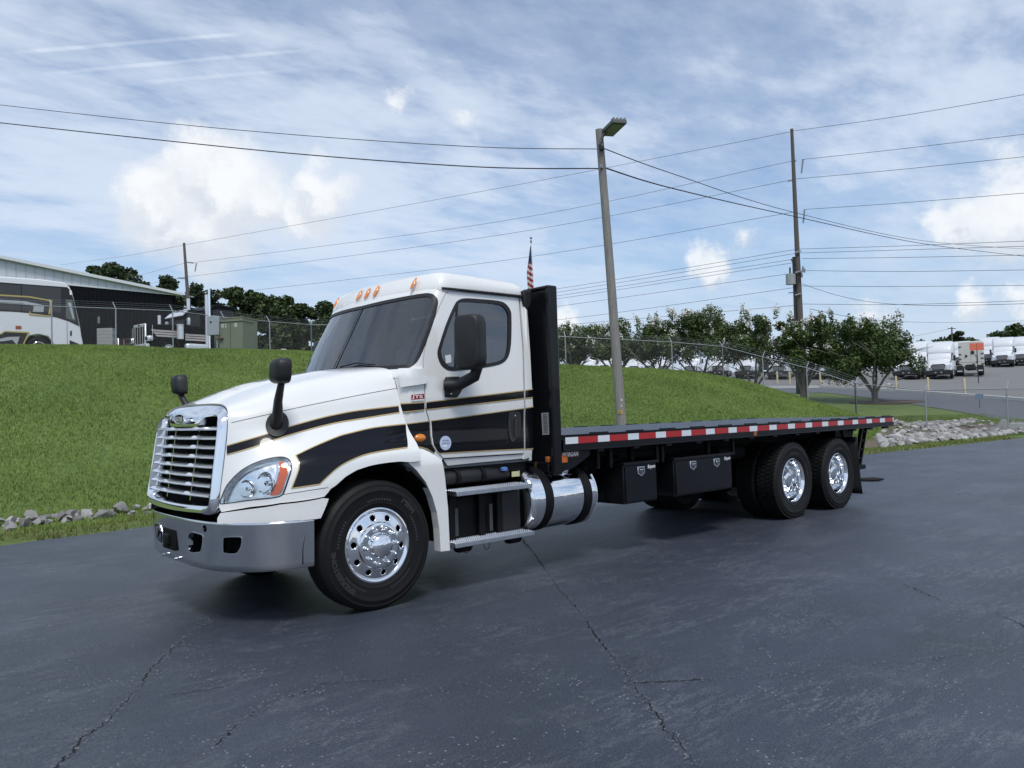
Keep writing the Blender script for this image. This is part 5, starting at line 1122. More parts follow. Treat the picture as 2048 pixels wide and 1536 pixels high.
# row of crape myrtles
for i, (px, D, top, wpx, fl, lab) in enumerate((
    (1748, 54, 640, 190, 26, 'crape myrtle on a mulch ring beside the access road, rightmost of the row'),
    (1606, 57, 634, 150, 42, 'crape myrtle in front of the tall utility pole, second from the right'),
    (1508, 60, 632, 140, 46, 'crape myrtle behind the sloping fence, third from the right'),
    (1402, 62, 624, 150, 80, 'tallest crape myrtle of the row, thick with white blossom'),
    (1318, 64, 640, 125, 50, 'crape myrtle just right of the leaning wooden light pole'),
    (1232, 66, 645, 120, 40, 'crape myrtle directly behind the leaning wooden light pole'),
    (1148, 67, 655, 115, 22, 'leftmost crape myrtle of the row, next to the black headboard'))):
    P = gz(px, D); h = z_at(px, top, D)-P[2]; myrtle(P, h, wpx/F*D*(1.12 if i == 0 else .95 if i == 1 else 1.12), 20+i, lab, int(fl*2.2), 8200 if i < 2 else 5600, .38 if i < 1 else .48)
mul = [(P_[0], P_[1]) for P_ in [toLD(*gz(1748, 54)[:2])]][0]
drape('mulch_ring', circ(mul[0]+.8, mul[1], 2.6, 1.5, 18), (1, 1), .05, mat('mulch', (.085, .06, .045), .95, var=.4, scale=9, bump=.8, bscale=25), 'brown mulch ring at the foot of the nearest crape myrtle', 'mulch')
# tree lines far behind
gl, gr_, gm = 'pines behind the warehouse', 'far trees on the right horizon', 'trees behind the parked dark truck'
for i, (px, D, top, wpx, kd, lab) in enumerate((
    (185, 120, 533, 62, 'pine', 'low pine crown touching the warehouse roof on the left'), (236, 118, 521, 95, 'pine', 'tall round pine rising above the white warehouse roof'), (280, 125, 555, 40, 'pine', 'small pine at the right foot of the tall round pine'),
    (332, 112, 555, 72, 'pine', 'thin airy pine just left of the leaning far pole'), (402, 112, 570, 85, 'pine', 'loose airy pine just right of the leaning far pole'),
    (462, 105, 582, 62, 'oak', 'dark tree above the green utility cabinet'), (512, 108, 584, 75, 'oak', 'tallest dark tree right of the green cabinet'), (563, 104, 598, 80, 'oak', 'broad dark tree in the middle of the tree line'), (612, 108, 612, 70, 'oak', 'lower dark tree left of the windshield'), (655, 106, 608, 66, 'oak', 'dark tree touching the left edge of the windshield'), (705, 108, 605, 70, 'oak', 'dark tree seen through the windshield'), (770, 108, 615, 80, 'oak', 'dark tree hidden behind the truck cab'))):
    P = gz(px, D); h = z_at(px, top, D)-P[2]+.3; tree(P, h, wpx/F*D*1.15, 60+i, lab, gl if kd == 'pine' else gm, kd, 8000 if kd == 'pine' else 11000, .50 if kd == 'pine' else .60)
for i, (px, D, top, wpx, kd, lab) in enumerate((
    (1916, 235, 664, 26, 'pine', 'far round pine beside the small crossarm pole'), (1850, 240, 686, 40, 'oak', 'far low tree behind the nearest parked sleeper trucks'), (1885, 250, 683, 44, 'oak', 'far low tree left of the small crossarm pole'), (1945, 245, 680, 40, 'oak', 'far low tree behind the orange sign'),
    (1972, 250, 676, 34, 'oak', 'far low tree right of the orange sign'), (2004, 225, 661, 46, 'oak', 'far rounded tree above the rightmost parked trucks'), (2040, 215, 656, 60, 'oak', 'far tall tree at the right edge of the picture'), (2090, 220, 655, 60, 'oak', 'far tree just beyond the right edge of the picture'))):
    P = gz(px, D); h = z_at(px, top, D)-P[2]+.3; tree(P, h, wpx/F*D*1.3, 90+i, lab, gr_, kd, 3500, 1.0)
# far woods that close the horizon all round, one mass
V = []; T = []; g = np.random.default_rng(5); blobs = []
for i in range(520):
    a = g.uniform(0, 6.283); r = g.uniform(300, 420); x = CAM[0]+r*math.cos(a); y = CAM[1]+r*math.sin(a); L, D = toLD(x, y)
    hh = g.uniform(9, 15) if not (D > 100 and L > -40) else g.uniform(3.5, 6)
    z0 = tz(x, y); blobs.append((x, y, z0+hh*.5, g.uniform(6, 11), hh*.55))
V, T = leaves(blobs, 26000, 3.2, .8, .2, .3, 3); tag(link('far_woods', npmesh('far_woods', V, T, OAKL)), 'dark woods along the far horizon', 'woods', kind='stuff')

# ------------------------------------------------------------------ fences
GALV = mat('galvanised_steel', (.36, .38, .40), .5, .6, var=.2, scale=10); WIREM = mat('fence_wire', (.23, .24, .25), .6, .3, var=.2)
def fence(pts, label, arm=(-.30, .34), H=1.95, sp=3.05, armside=1):
    L = [np.array(p, float) for p in pts]; pos = [L[0]]
    for a, b in zip(L[:-1], L[1:]):
        n = max(1, round(np.linalg.norm(b-a)/sp)); pos += [a+(b-a)*(k+1)/n for k in range(n)]
    W = [np.array(LDz(*p)) for p in pos]; root = empty('chain_link_fence', tuple(W[0]), 0, label, 'fence', 'chain link security fence'); inv = -W[0]
    loc = [w_+inv for w_ in W]; tops = [p+np.array([0, 0, H]) for p in loc]; arms = []
    for i, p in enumerate(loc):
        d = (loc[min(i+1, len(loc)-1)]-loc[max(i-1, 0)]); d = d/np.linalg.norm(d); n = np.array([-d[1], d[0], 0])*armside; q = tops[i]+n*abs(arm[0])+np.array([0, 0, arm[1]]); arms.append((tops[i], q))
        big = i in (0, len(loc)-1); po = MB().cyl(p+np.array([0, 0, -.3]), tops[i]+np.array([0, 0, .03]), .042 if big else .032, n=10).build('post', GALV, root, 50)
        MB().cyl(tops[i], q, .026, .020, 6).build('barbed_arm', GALV, po, 50)
    rail = MB()
    for a, b in zip(tops[:-1], tops[1:]): rail.cyl(a, b, .022, n=8, caps=False)
    rail.build('top_rail', GALV, root, 50)
    for t in (.33, .66, .98):
        bw = MB()
        for (a, q), (c, r) in zip(arms[:-1], arms[1:]):
            s, e = a+(q-a)*t, c+(r-c)*t; bw.cyl(s, e, .0035, n=4, caps=False)
            k = int(np.linalg.norm(e-s)/.25)
            for j in range(k): p = s+(e-s)*(j+.5)/k; bw.box(p, (.004, .004, .03))
        tag(bw.build('barbed_wire', GALV, root), kind='stuff')
    # diamond wire fabric
    V = []; T = []; cell = .075
    for a, b in zip(loc[:-1], loc[1:]):
        d = b-a; Ln = np.linalg.norm(d); n = int(Ln/cell); hh = H-.05
        for s in (1, -1):
            for k in range(-int(hh/cell), n+1):
                u0, u1 = k*cell, k*cell+hh; t0, t1 = max(0, -u0/hh), min(1, (Ln-u0)/hh)
                if t1 <= t0: continue
                p = a+d/Ln*((u0+hh*t0) if s > 0 else Ln-(u0+hh*t0))+np.array([0, 0, .04+hh*t0]); q = a+d/Ln*((u0+hh*t1) if s > 0 else Ln-(u0+hh*t1))+np.array([0, 0, .04+hh*t1])
                o = len(V); w_ = .0019; nn = np.array([-d[1], d[0], 0])/Ln*w_; up = np.array([0, 0, w_*1.3]); V += [p-up, p+up, p+nn, q-up, q+up, q+nn]; T += [(o, o+1, o+4, o+3), (o+1, o+2, o+5, o+4), (o+2, o, o+3, o+5)]
    tag(link('wire_mesh', npmesh('wire_mesh', np.array(V), np.array(T), WIREM), root), kind='stuff'); return root
fA, fB, fC, fD, fE, fF, fG = (-20.5, 35), (-11.7, 46.0), (3.1, 44.6), (12.66, 47), (17.9, 41), (22.0, 35), (30, 27)
fence([(-28.5, 26), fA, fB], 'chain link fence on the bank in front of the bus and dark truck', armside=1)
fence([fB, fC, fD], 'level chain link fence along the crest of the bank behind the flatbed', armside=1)
fence([fD, fE], 'chain link fence running down the slope left of the nearest crape myrtle', armside=1)
fence([fE, fF, fG], 'chain link fence standing in the pale rocks at the right', H=1.98, armside=1)

# ------------------------------------------------------------------ rocks
def stone_meshes(n, mt, seed):
    g = np.random.default_rng(seed); out = []
    for k in range(n):
        bm = bmesh.new(); bmesh.ops.create_icosphere(bm, subdivisions=2, radius=.5); ax = [(g.normal(size=3), g.uniform(.45, .9)) for _ in range(9 if seed == 1 else 7)]
        for v in bm.verts:
            c = np.array(v.co)
            for a, t in ax:
                a_ = a/np.linalg.norm(a); d = c @ a_
                if d > .5*t*.8: c = c-a_*(d-.5*t*.8)
            c *= np.array([1.25, 1.0, .72]); c += g.normal(0, .012, 3); v.co = c
        me = bpy.data.meshes.new('stone'); bm.to_mesh(me); bm.free(); me.materials.append(mt); me.polygons.foreach_set('use_smooth', [True]*len(me.polygons)); me.set_sharp_from_angle(angle=R_(24 if seed == 1 else 12)); out.append(me)
    return out
STONE = mat('field_stone', (.30, .29, .275), .9, var=.35, scale=5, bump=.35, bscale=22); RIP = mat('riprap_stone', (.33, .32, .305), .9, var=.45, scale=3.5, bump=.5, bscale=14)
def stone_var(m):
    nt = m.node_tree; p = nt.nodes['Principled BSDF']; src = p.inputs['Base Color'].links[0].from_socket; g_ = nt.nodes.new('ShaderNodeNewGeometry'); oi = nt.nodes.new('ShaderNodeObjectInfo'); ad = nt.nodes.new('ShaderNodeMath'); ad.operation = 'ADD'; nt.links.new(g_.outputs['Random Per Island'], ad.inputs[0]); nt.links.new(oi.outputs['Random'], ad.inputs[1]); fr = nt.nodes.new('ShaderNodeMath'); fr.operation = 'FRACT'; nt.links.new(ad.outputs[0], fr.inputs[0])
    mr = nt.nodes.new('ShaderNodeMapRange'); nt.links.new(fr.outputs[0], mr.inputs[0]); mr.inputs[3].default_value = .45; mr.inputs[4].default_value = 1.25; mx = nt.nodes.new('ShaderNodeVectorMath'); mx.operation = 'SCALE'; nt.links.new(src, mx.inputs[0]); nt.links.new(mr.outputs[0], mx.inputs['Scale']); nt.links.new(mx.outputs[0], p.inputs['Base Color'])
stone_var(STONE); stone_var(RIP)
sm1, sm2 = stone_meshes(7, STONE, 1), stone_meshes(9, RIP, 2)
def put_stones(root, meshes, pts, g):
    for (x, y, s, dz) in pts:
        o = link('stone', meshes[g.integers(0, len(meshes))], root); o.location = (x, y, tz(x, y)+s*.18+dz); o.scale = (s, s*g.uniform(.75, 1.15), s*g.uniform(.75, 1.2)); o.rotation_euler = (g.normal(0, .45), g.normal(0, .45), g.uniform(0, 6.28))
g = np.random.default_rng(11); rb = empty('rock_border', (0, 0, 0), 0, 'row of rounded grey stones between the lawn and the olive verge', 'stones'); pts = []
x = -8.5
while x < 3.6:
    for r in range(3):
        s = g.uniform(.13, .30) if r < 2 else g.uniform(.12, .2); pts.append((x+g.normal(0, .06), yedge(x)+1.75+r*.20+g.normal(0, .05), s, .06 if r == 1 and g.uniform() < .4 else 0))
    x += g.uniform(.14, .24)
put_stones(rb, sm1, pts, g)
rr_ = empty('riprap_bed', (0, 0, 0), 0, 'bed of pale broken rocks around the fence at the right', 'rocks'); pts = []; tries = 0
cand = []
while len(cand) < 1500:
    L = g.uniform(9, 34); D = g.uniform(22, 42); x, y = LD(L, D); e = y-yedge(x); px = 1024+F*L/D
    if px < 1752 or px > 2230 or D > 41: continue
    row = e
    if 1.25 < e < 2.9: s = g.uniform(.18, .46)
    elif e > 5.2 and D < 41.0: s = g.uniform(.18, .48)
    elif 2.9 < e < 5.2 and g.uniform() < .16: s = g.uniform(.15, .4)
    else: continue
    cand.append((x, y, s, 0.0, px))
cand.sort(key=lambda c: (c[4] > 2060, g.uniform()))
put_stones(rr_, sm2, [c[:4] for c in cand[:300]], g)
V = []; T = []
for c in cand[300:]:
    me = sm2[g.integers(0, 9)]; co = np.empty(len(me.vertices)*3, np.float32); me.vertices.foreach_get('co', co); co = co.reshape(-1, 3); a = g.uniform(0, 6.28); R2 = np.array([[math.cos(a), -math.sin(a), 0], [math.sin(a), math.cos(a), 0], [0, 0, 1]]); o = len(V); P = (co*c[2]*np.array([1, g.uniform(.8, 1.1), g.uniform(.8, 1.1)])) @ R2.T+np.array([c[0], c[1], tz(c[0], c[1])+c[2]*.18]); V.extend(P.tolist()); T.extend([tuple(i+o for i in p.vertices) for p in me.polygons])
tag(link('small_rocks', npmesh('small_rocks', np.array(V), np.array(T), RIP), rr_), kind='stuff')
drape('bare_soil', [toLD(x, float(yedge(x))+e) for x, e in ((22.5, 1.5), (26, 1.4), (36, 1.3), (46, 1.4))]+[(k*D_, D_) for k, D_ in ((.76, 38), (.62, 40), (.50, 40), (.475, 34))], (1.2, 1.2), .03, mat('brown_soil', (.13, .10, .078), .95, var=.45, scale=4, bump=.7, bscale=18), 'brown bare soil showing between the rocks', 'soil')
# concrete culvert wing wall
c0 = gz(2000, 35.5); cw = empty('culvert_headwall', c0, math.atan2(HR[1], HR[0]), 'pale concrete culvert wing wall among the rocks by the fence end post', 'culvert'); CONC = mat('concrete', (.38, .38, .37), .9, var=.2, scale=5, bump=.25, bscale=30)
MB().prism([(-.55, -.3), (.1, -.3), (.25, .55), (.02, .62)], 'y', -.1, .12).build('wing', CONC, cw, bevel=.02); MB().bx(.2, 1.9, -.12, .12, -.4, .42).build('wall', CONC, cw, bevel=.02); MB().prism([(1.85, -.3), (2.5, -.3), (2.2, .62), (1.95, .55)], 'y', -.1, .12).build('wing', CONC, cw, bevel=.02)
# ------------------------------------------------------------------ poles, lines, lamp, flag
WOODP = mat('weathered_pole', (.26, .245, .225), .9, var=.5, scale=5, bump=.5, bscale=30, stretch=(6, 6, .5)); DWOOD = mat('dark_pole', (.115, .10, .088), .9, var=.35, scale=4, stretch=(5, 5, .5)); LAMPG = mat('lamp_grey', (.13, .135, .13), .6, .3); BLK = mat('wire_black', (.012, .012, .013), .7); GREYM = mat('grey_metal', (.28, .30, .31), .5, .4)
b0 = np.array(gz(1243, 21.0)); tp = at(1198, 259, 21.0); lp_ = empty('light_pole', tuple(b0), 0, 'leaning weathered wooden pole carrying a flat area lamp', 'light pole')
n_ = 9; d_ = tp-b0; MB().tube([tuple(d_*t+np.array([.02*math.sin(3*t), .0, 0])) for t in np.linspace(-.05, 1, n_)], [.140-.042*t for t in np.linspace(-.05, 1, n_)], 16).build('pole', WOODP, lp_, 60)
a_ = at(1203, 267, 20.95)-b0; b_ = at(1214, 262, 20.85)-b0; MB().tube([at(1199, 290, 20.9)-b0, at(1205, 272, 20.9)-b0, b_], .045, 8).build('bracket', LAMPG, lp_, 50)
h0, h1 = at(1213, 272, 21.15), at(1239, 250, 20.25); h0[2] = h1[2] = 0.0; zz = at(1222, 277, 21.3)[2]; dv = Vector((h1-h0)).normalized(); rv = Vector((-dv.y, dv.x, 0)); cL = Vector(((h0+h1)/2)); cL.z = zz+.07; hd_ = MB().box(cL-Vector(b0), (.98, .40, .11), Matrix((dv, rv, Vector((0, 0, 1)))).transposed()).build('lamp_head', LAMPG, lp_, bevel=.02)
for k in range(4): MB().box(cL-Vector(b0)+dv*.40+rv*(-.15+.10*k)+Vector((0, 0, .075)), (.18, .045, .06), Matrix((dv, rv, Vector((0, 0, 1)))).transposed()).build('lamp_fin', GREYM, hd_, bevel=.008)
MB().box(cL-Vector(b0)+Vector((0, 0, -.056)), (.80, .32, .006), Matrix((dv, rv, Vector((0, 0, 1)))).transposed()).build('lamp_lens', mat('lamp_lens', (.25, .26, .27), .3), hd_)
MB().cyl(at(1203, 293, 20.85)-b0, at(1203, 300, 20.85)-b0, .07, n=12).build('photocell', BLK, lp_, 40); MB().box(at(1203, 333, 20.86)-b0, (.10, .05, .10)).build('wire_clamp', GREYM, lp_, bevel=.01)
tag1 = at(1240.5, 824, 20.81)-b0; vd = Vector((-HF[0], -HF[1], 0)); rt = Vector((HR[0], HR[1], 0)); tg = MB().box(tag1, (.10, .012, .095), Matrix((rt, -vd, Vector((0, 0, 1)))).transposed()).build('number_tag', mat('tag_yellow', (.62, .40, .05), .6), lp_)
for k in (-.025, .015): MB().box(Vector(tag1)+rt*k+vd*.008, (.016, .004, .075), Matrix((rt, -vd, Vector((0, 0, 1)))).transposed()).build('tag_mark', BLK, tg)
for (px, py) in ((1243, 800), (1242.5, 812)): MB().box(at(px, py, 20.83)-b0, (.035, .03, .05)).build('pole_tag', PRW, lp_, bevel=.005)
# tall transmission pole with a shorter one strapped beside it
def wpole(name, px0, row0, px1, row1, D, r0, r1, label, m=DWOOD, cat='utility pole'):
    b = at(px0, row0, D); t = at(px1, row1, D); o = empty(name, tuple(b), 0, label, cat); MB().tube([tuple((t-b)*k) for k in np.linspace(-.03, 1, 6)], [r0+(r1-r0)*k for k in np.linspace(-.03, 1, 6)], 14).build('pole', m, o, 60); return o, b
up, ub = wpole('utility_pole', 1607, 782, 1583.5, 258, 59, .25, .115, 'tallest dark utility pole with transmission wires, right of centre')
def rel(px, py, D=59): return at(px, py, D)-ub
for (px, py, qx, qy) in ((1586, 320, 1592, 322), (1584, 360, 1576, 362)): MB().beam(rel(px, py), rel(qx, qy), .14, .12).build('bracket', GREYM, up, bevel=.02)
for (px, py, qx, qy) in ((1606, 319, 1603, 346), (1609, 420, 1606.5, 446)): MB().cyl(rel(px, py), rel(qx, qy), .06, n=8).build('insulator', GREYM, up, 40)
MB().tube([rel(1593, 520), rel(1597, 640), rel(1602, 780)], .05, 8).build('conduit', GREYM, up, 50)
for r in (505, 545, 590): MB().beam(rel(1590, r, 58.7), rel(1602, r-3, 58.7), .10, .10).build('pole_strap', GREYM, up)
for (px, py, qx, qy) in ((1597, 565, 1606, 535), (1597, 548, 1609, 542), (1586, 585, 1577, 586), (1588, 530, 1582, 518)): MB().beam(rel(px, py, 58.6), rel(qx, qy, 58.6), .06, .05).build('stand_off', BLK, up)
for (px, py) in ((1606, 537), (1609, 541), (1604, 551)): MB().cyl(rel(px, py+4, 58.6), rel(px, py-4, 58.6), .07, n=8).build('cutout', GREYM, up, 40)
sp_, sb = wpole('utility_pole', 1598, 780, 1588, 514, 59.4, .21, .14, 'shorter utility pole strapped beside the tallest one, carrying the transformer'); 
tr = MB().cyl(at(1581.5, 569, 59)-sb, at(1581.5, 549, 59)-sb, .36, n=20).build('transformer', mat('transformer_grey', (.33, .36, .36), .5), sp_, 40); MB().cyl(at(1581.5, 549, 59)-sb, at(1581.5, 547, 59)-sb, .36, .2, n=20).build('transformer_lid', GREYM, tr, 40); MB().cyl(at(1580, 547, 59)-sb, at(1580, 535, 59)-sb, .06, n=8).build('bushing', BLK, tr, 40)
for r in (550, 566): MB().beam(at(1583, r, 59)-sb, at(1592, r, 59)-sb, .10, .06).build('transformer_arm', BLK, sp_)
fp, fb = wpole('utility_pole', 379, 640, 368, 486, 95, .24, .14, 'leaning utility pole standing behind the dark parked truck')
for (px, py, qx, qy) in ((370, 524, 387, 526), (371, 557, 356, 556), (375, 592, 388, 594)): MB().beam(at(px, py, 95)-fb, at(qx, qy, 95)-fb, .16, .14).build('arm', GREYM, fp)
MB().cyl(at(393, 526, 95)-fb, at(390, 543, 95)-fb, .07, n=8).build('insulator', GREYM, fp, 40)
dp, db = wpole('utility_pole', 1905, 705, 1903.5, 654, 225, .26, .18, 'small far utility pole with a crossarm on the right horizon'); MB().beam(at(1896, 657, 225)-db, at(1911, 657, 225)-db, .25, .2).build('crossarm', DWOOD, dp)
# wires: (list of (px,row,D)), radius, label
def wire(pts, r, label, group='overhead power lines'):
    P = np.array([at(*p) for p in pts]); n = 24; t = np.linspace(0, 1, n)
    if len(P) == 2: Q = P[0]+(P[1]-P[0])*t[:, None]
    else: Q = np.array(smooth_poly([tuple(p) for p in P], 8, False))
    if pts[0][0] < 0 or pts[0][0] > 2048: v = Q[0]-Q[1]; v /= np.linalg.norm(v); Q = np.vstack([[Q[0]+v*40*t_+np.array([0, 0, 1.6*t_*t_]) for t_ in (1, .66, .33)], Q])
    if pts[-1][0] > 2048: v = Q[-1]-Q[-2]; v /= np.linalg.norm(v); Q = np.vstack([Q, [Q[-1]+v*40*t_+np.array([0, 0, 1.6*t_*t_]) for t_ in (.33, .66, 1)]])
    b = Q[0].copy(); o = MB().tube([tuple(q-b) for q in Q], r, 6).build('power_line', BLK, None, 60); o.location = tuple(b); tag(o, label, 'power line', group)
wire([(-60, 203, 27), (300, 243, 25), (620, 272, 23.5), (960, 294, 22), (1197, 298, 21)], .010, 'twisted cable from the left picture edge to the light pole top, upper of two')
wire([(-60, 239, 27), (300, 278, 25), (620, 310, 23.5), (960, 334, 22), (1197, 337, 21)], .016, 'thick black cable from the left picture edge to the light pole, lower of two')
wire([(1208, 297, 21), (1350, 349, 28), (1585, 424, 40), (1850, 482, 58), (2080, 500, 75)], .014, 'upper cable falling from the light pole towards the right edge')
wire([(1208, 335, 21), (1350, 378, 28), (1585, 432, 40), (1850, 488, 58), (2080, 516, 75)], .020, 'lower cable falling from the light pole towards the right edge')
T59 = 59
for (l, m_, r, D0, D1, lab) in (
    ((368, 490), (1000, 376), (1584, 263), 95, 59, 'top transmission wire between the far pole and the tallest pole'),
    ((388, 525), (1000, 443), (1585, 322), 95, 59, 'second transmission wire from the far pole to the tallest pole'),
    ((358, 556), (1000, 470), (1583, 360), 95, 59, 'third transmission wire from the far pole to the tallest pole'),
    ((388, 594), (1000, 522), (1588, 424), 95, 59, 'lowest transmission wire from behind the cab roof to the tallest pole'),
    ((120, 530), (250, 512), (368, 490), 150, 95, 'top wire running left from the leaning far pole'),
    ((240, 560), (300, 545), (370, 526), 140, 95, 'second wire running left from the leaning far pole'),
    ((270, 572), (320, 564), (358, 556), 130, 95, 'lowest wire running left from the leaning far pole'),
    ((700, 636), (1112, 578), (1590, 499), 88, 59, 'uppermost line of the bundle left of the tallest pole'),
    ((700, 643), (1112, 585), (1590, 507), 88, 59, 'second line of the bundle left of the tallest pole'),
    ((700, 648), (1112, 592), (1584, 519), 88, 59, 'third line of the bundle left of the tallest pole'),
    ((700, 655), (1112, 598), (1584, 526), 88, 59, 'fourth line of the bundle left of the tallest pole'),
    ((700, 664), (1112, 613), (1582, 547), 88, 59, 'fifth line of the bundle left of the tallest pole'),
    ((700, 676), (1112, 640), (1590, 575), 88, 59, 'second lowest line passing just over the crape myrtles'),
    ((700, 684), (1112, 651), (1590, 611), 88, 59, 'lowest line left of the tallest pole, touching the crape myrtles'),
    ((1586, 262), (1800, 232), (2100, 180), 59, 45, 'highest wire right of the tallest pole'),
    ((1604, 319), (1800, 298), (2100, 262), 59, 45, 'second highest wire right of the tallest pole'),
    ((1590, 358), (1800, 339), (2100, 308), 59, 45, 'third highest wire right of the tallest pole'),
    ((1608, 419), (1800, 406), (2100, 382), 59, 45, 'fourth highest wire right of the tallest pole'),
    ((1598, 498), (1800, 492), (2100, 480), 59, 48, 'fifth wire right of the tallest pole, crossing the falling cables'),
    ((1598, 506), (1800, 500), (2100, 491), 59, 48, 'sixth wire right of the tallest pole'),
    ((1604, 517), (1800, 515), (2100, 509), 59, 48, 'seventh wire right of the tallest pole'),
    ((1604, 541), (1800, 543), (2100, 539), 59, 48, 'eighth wire right of the tallest pole, level with the transformer'),
    ((1602, 572), (1800, 573), (2100, 570), 59, 48, 'ninth wire right of the tallest pole'),
    ((1602, 608), (1800, 609), (2100, 600), 59, 48, 'faint lowest straight wire right of the tallest pole')):
    wire([(*l, D0), (*m_, (D0+D1)/2 if abs(D0-D1) < 30 else D0+(D1-D0)*(m_[0]-l[0])/(r[0]-l[0])), (*r, D1)], .015, lab)
wire([(1604, 568, 59), (1680, 592, 57), (1760, 606, 55), (1880, 611, 52), (2100, 606, 47)], .016, 'sagging service drop curving right from the tallest pole')
wire([(1620, 618, 90), (1750, 640, 130), (1900, 645, 180), (2100, 640, 200)], .03, 'lowest far wire dipping behind the right hand trees')
wire([(1740, 690, 200), (1850, 668, 215), (1897, 658, 225)], .03, 'short far wire ending at the small crossarm pole')
# flag pole and limp flag
fb_ = at(1064.5, 700, 70); ftp = at(1062, 476, 70); fl = empty('flag_pole', tuple(fb_), 0, 'slim white flag pole behind the cab with a gold ball', 'flag pole'); MB().tube([(0, 0, -2), tuple((ftp-fb_)*.5), tuple((ftp-fb_)*.985)], [.08, .06, .035], 10).build('pole', mat('pole_white', (.62, .64, .66), .4), fl, 60)
MB().lathe([(.0005, -.12), (.08, -.09), (.12, 0), (.08, .09), (.0005, .12)], tuple(ftp-fb_), 14, 'z').build('ball', GREYM, fl, 60); MB().cyl(tuple(at(1062, 485, 70)-fb_), tuple(at(1062, 481, 70)-fb_), .09, n=10).build('truck_cap', GREYM, fl, 40)
NR_, NC = 60, 10; org = at(1062.5, 487, 70); V = []; rv3 = np.array([HR[0], HR[1], 0.]); fv3 = np.array([HF[0], HF[1], 0.])
for i in range(NR_+1):
    t = i/NR_; wd_ = .12+.42*min(1, t*1.7); dz = -4.0*t
    for j in range(NC+1):
        s = j/NC; V.append(np.array([0, 0, dz-.35*s*(1-t*.3)])-rv3*(wd_*s)+fv3*(.13*math.sin(s*13+t*2)*min(1, t*3+.2))+rv3*.05*t*2)
me = bpy.data.meshes.new('flag'); me.from_pydata([tuple(v) for v in V], [], [(i*(NC+1)+j, i*(NC+1)+j+1, (i+1)*(NC+1)+j+1, (i+1)*(NC+1)+j) for i in range(NR_) for j in range(NC)]); me.materials.append(mat('flag_red', (.33, .03, .04), .8)); me.materials.append(mat('flag_white', (.70, .68, .68), .8)); me.materials.append(mat('flag_blue', (.03, .045, .13), .8))
for p in me.polygons:
    i, j = divmod(p.index, NC); can = i < 24+j*.0
    if can: p.material_index = 1 if (i % 4 == 1 and j % 3 == 1) else 2
    else: p.material_index = ((i+int(j*.9)) // 4) % 2
fo = link('flag', me); fo.location = tuple(org); tag(fo, 'limp red, white and blue striped flag hanging on the flag pole', 'flag')
# ------------------------------------------------------------------ warehouse, bus, dark trucks, cabinet
def frame_at(px, D, rz=None, z=None):
    x, y = LD((px-1024)/F*D, D); return Vector((x, y, tz(x, y) if z is None else z))
GZ = 5.25
# warehouse: gable end facing the lot (s runs left along the wall from its right corner)
c0 = np.array(LD(-27.3, 64.0)); c1 = np.array(LD(-35.6, 54.6)); ud = (c1-c0)/np.linalg.norm(c1-c0); wb = empty('warehouse', (c0[0], c0[1], GZ), math.atan2(ud[1], ud[0]), 'long warehouse with black metal wall and white ribbed gable', 'building')
BLKW = mat('black_cladding', (.006, .0066, .009), .5, var=.2, scale=2, spec=.12); WHW = mat('white_cladding', (.62, .65, .70), .45, var=.05); TRIM = mat('white_trim', (.70, .72, .73), .4)
HB = 6.85; SL = .105; LEN = 44; NV = Vector((0, 1, 0))
sgn = 1 if (Vector((-ud[1], ud[0], 0)).dot(Vector((HF[0], HF[1], 0)))) > 0 else -1   # +y local points away from camera when sgn = 1
MB().bx(0, LEN, min(0, sgn*.3), max(0, sgn*.3), -1, HB).build('wall', BLKW, wb)
mb = MB()
for i in range(int(LEN/.30)): mb.bx(i*.30+.06, i*.30+.12, min(-sgn*.035, 0), max(-sgn*.035, 0), 0, HB-.01)
tag(mb.build('wall_ribs', BLKW, wb), kind='stuff')
MB().prism([(0, HB), (LEN, HB), (LEN, HB+.25), (LEN/2, HB+LEN/2*SL), (0, HB+.02)], 'y', 0, sgn*.25).build('gable', WHW, wb)
for i in range(36):
    x = .55+i*.61
    if HB+x*SL-.1 > HB+.06: MB().bx(x-.03, x+.03, min(0, -sgn*.04), max(0, -sgn*.04), HB+.02, HB+x*SL-.05).build('gable_rib', mat('rib_white', (.50, .53, .58), .45), wb)
MB().bx(-.05, LEN, min(0, -sgn*.06), max(0, -sgn*.06), HB-.05, HB+.05).build('trim_band', TRIM, wb)
for s0, s1, z0, z1 in ((-.4, LEN/2, HB-.03, HB+LEN/2*SL+.02), (LEN/2, LEN+.4, HB+LEN/2*SL+.02, HB-.03)):
    V = [(s0, -sgn*.35, z0), (s1, -sgn*.35, z1), (s1, sgn*40, z1), (s0, sgn*40, z0)]; V += [(a, b, c+.22) for a, b, c in V]; MB().add(V, [(0, 1, 2, 3), (4, 5, 6, 7), (0, 1, 5, 4), (1, 2, 6, 5), (2, 3, 7, 6), (3, 0, 4, 7)]).build('roof', TRIM, wb)
MB().bx(-.02, .28, min(0, sgn*40), max(0, sgn*40), -1, HB).build('side_wall', BLKW, wb)
MB().bx(6.0, 6.12, min(0, -sgn*.2), max(0, -sgn*.2), 4.1, 4.6).build('wall_lamp', GREYM, wb); MB().bx(8.5, 13.5, min(0, -sgn*1.6), max(0, -sgn*1.6), 3.3, 3.5).build('door_canopy', BLKW, wb)
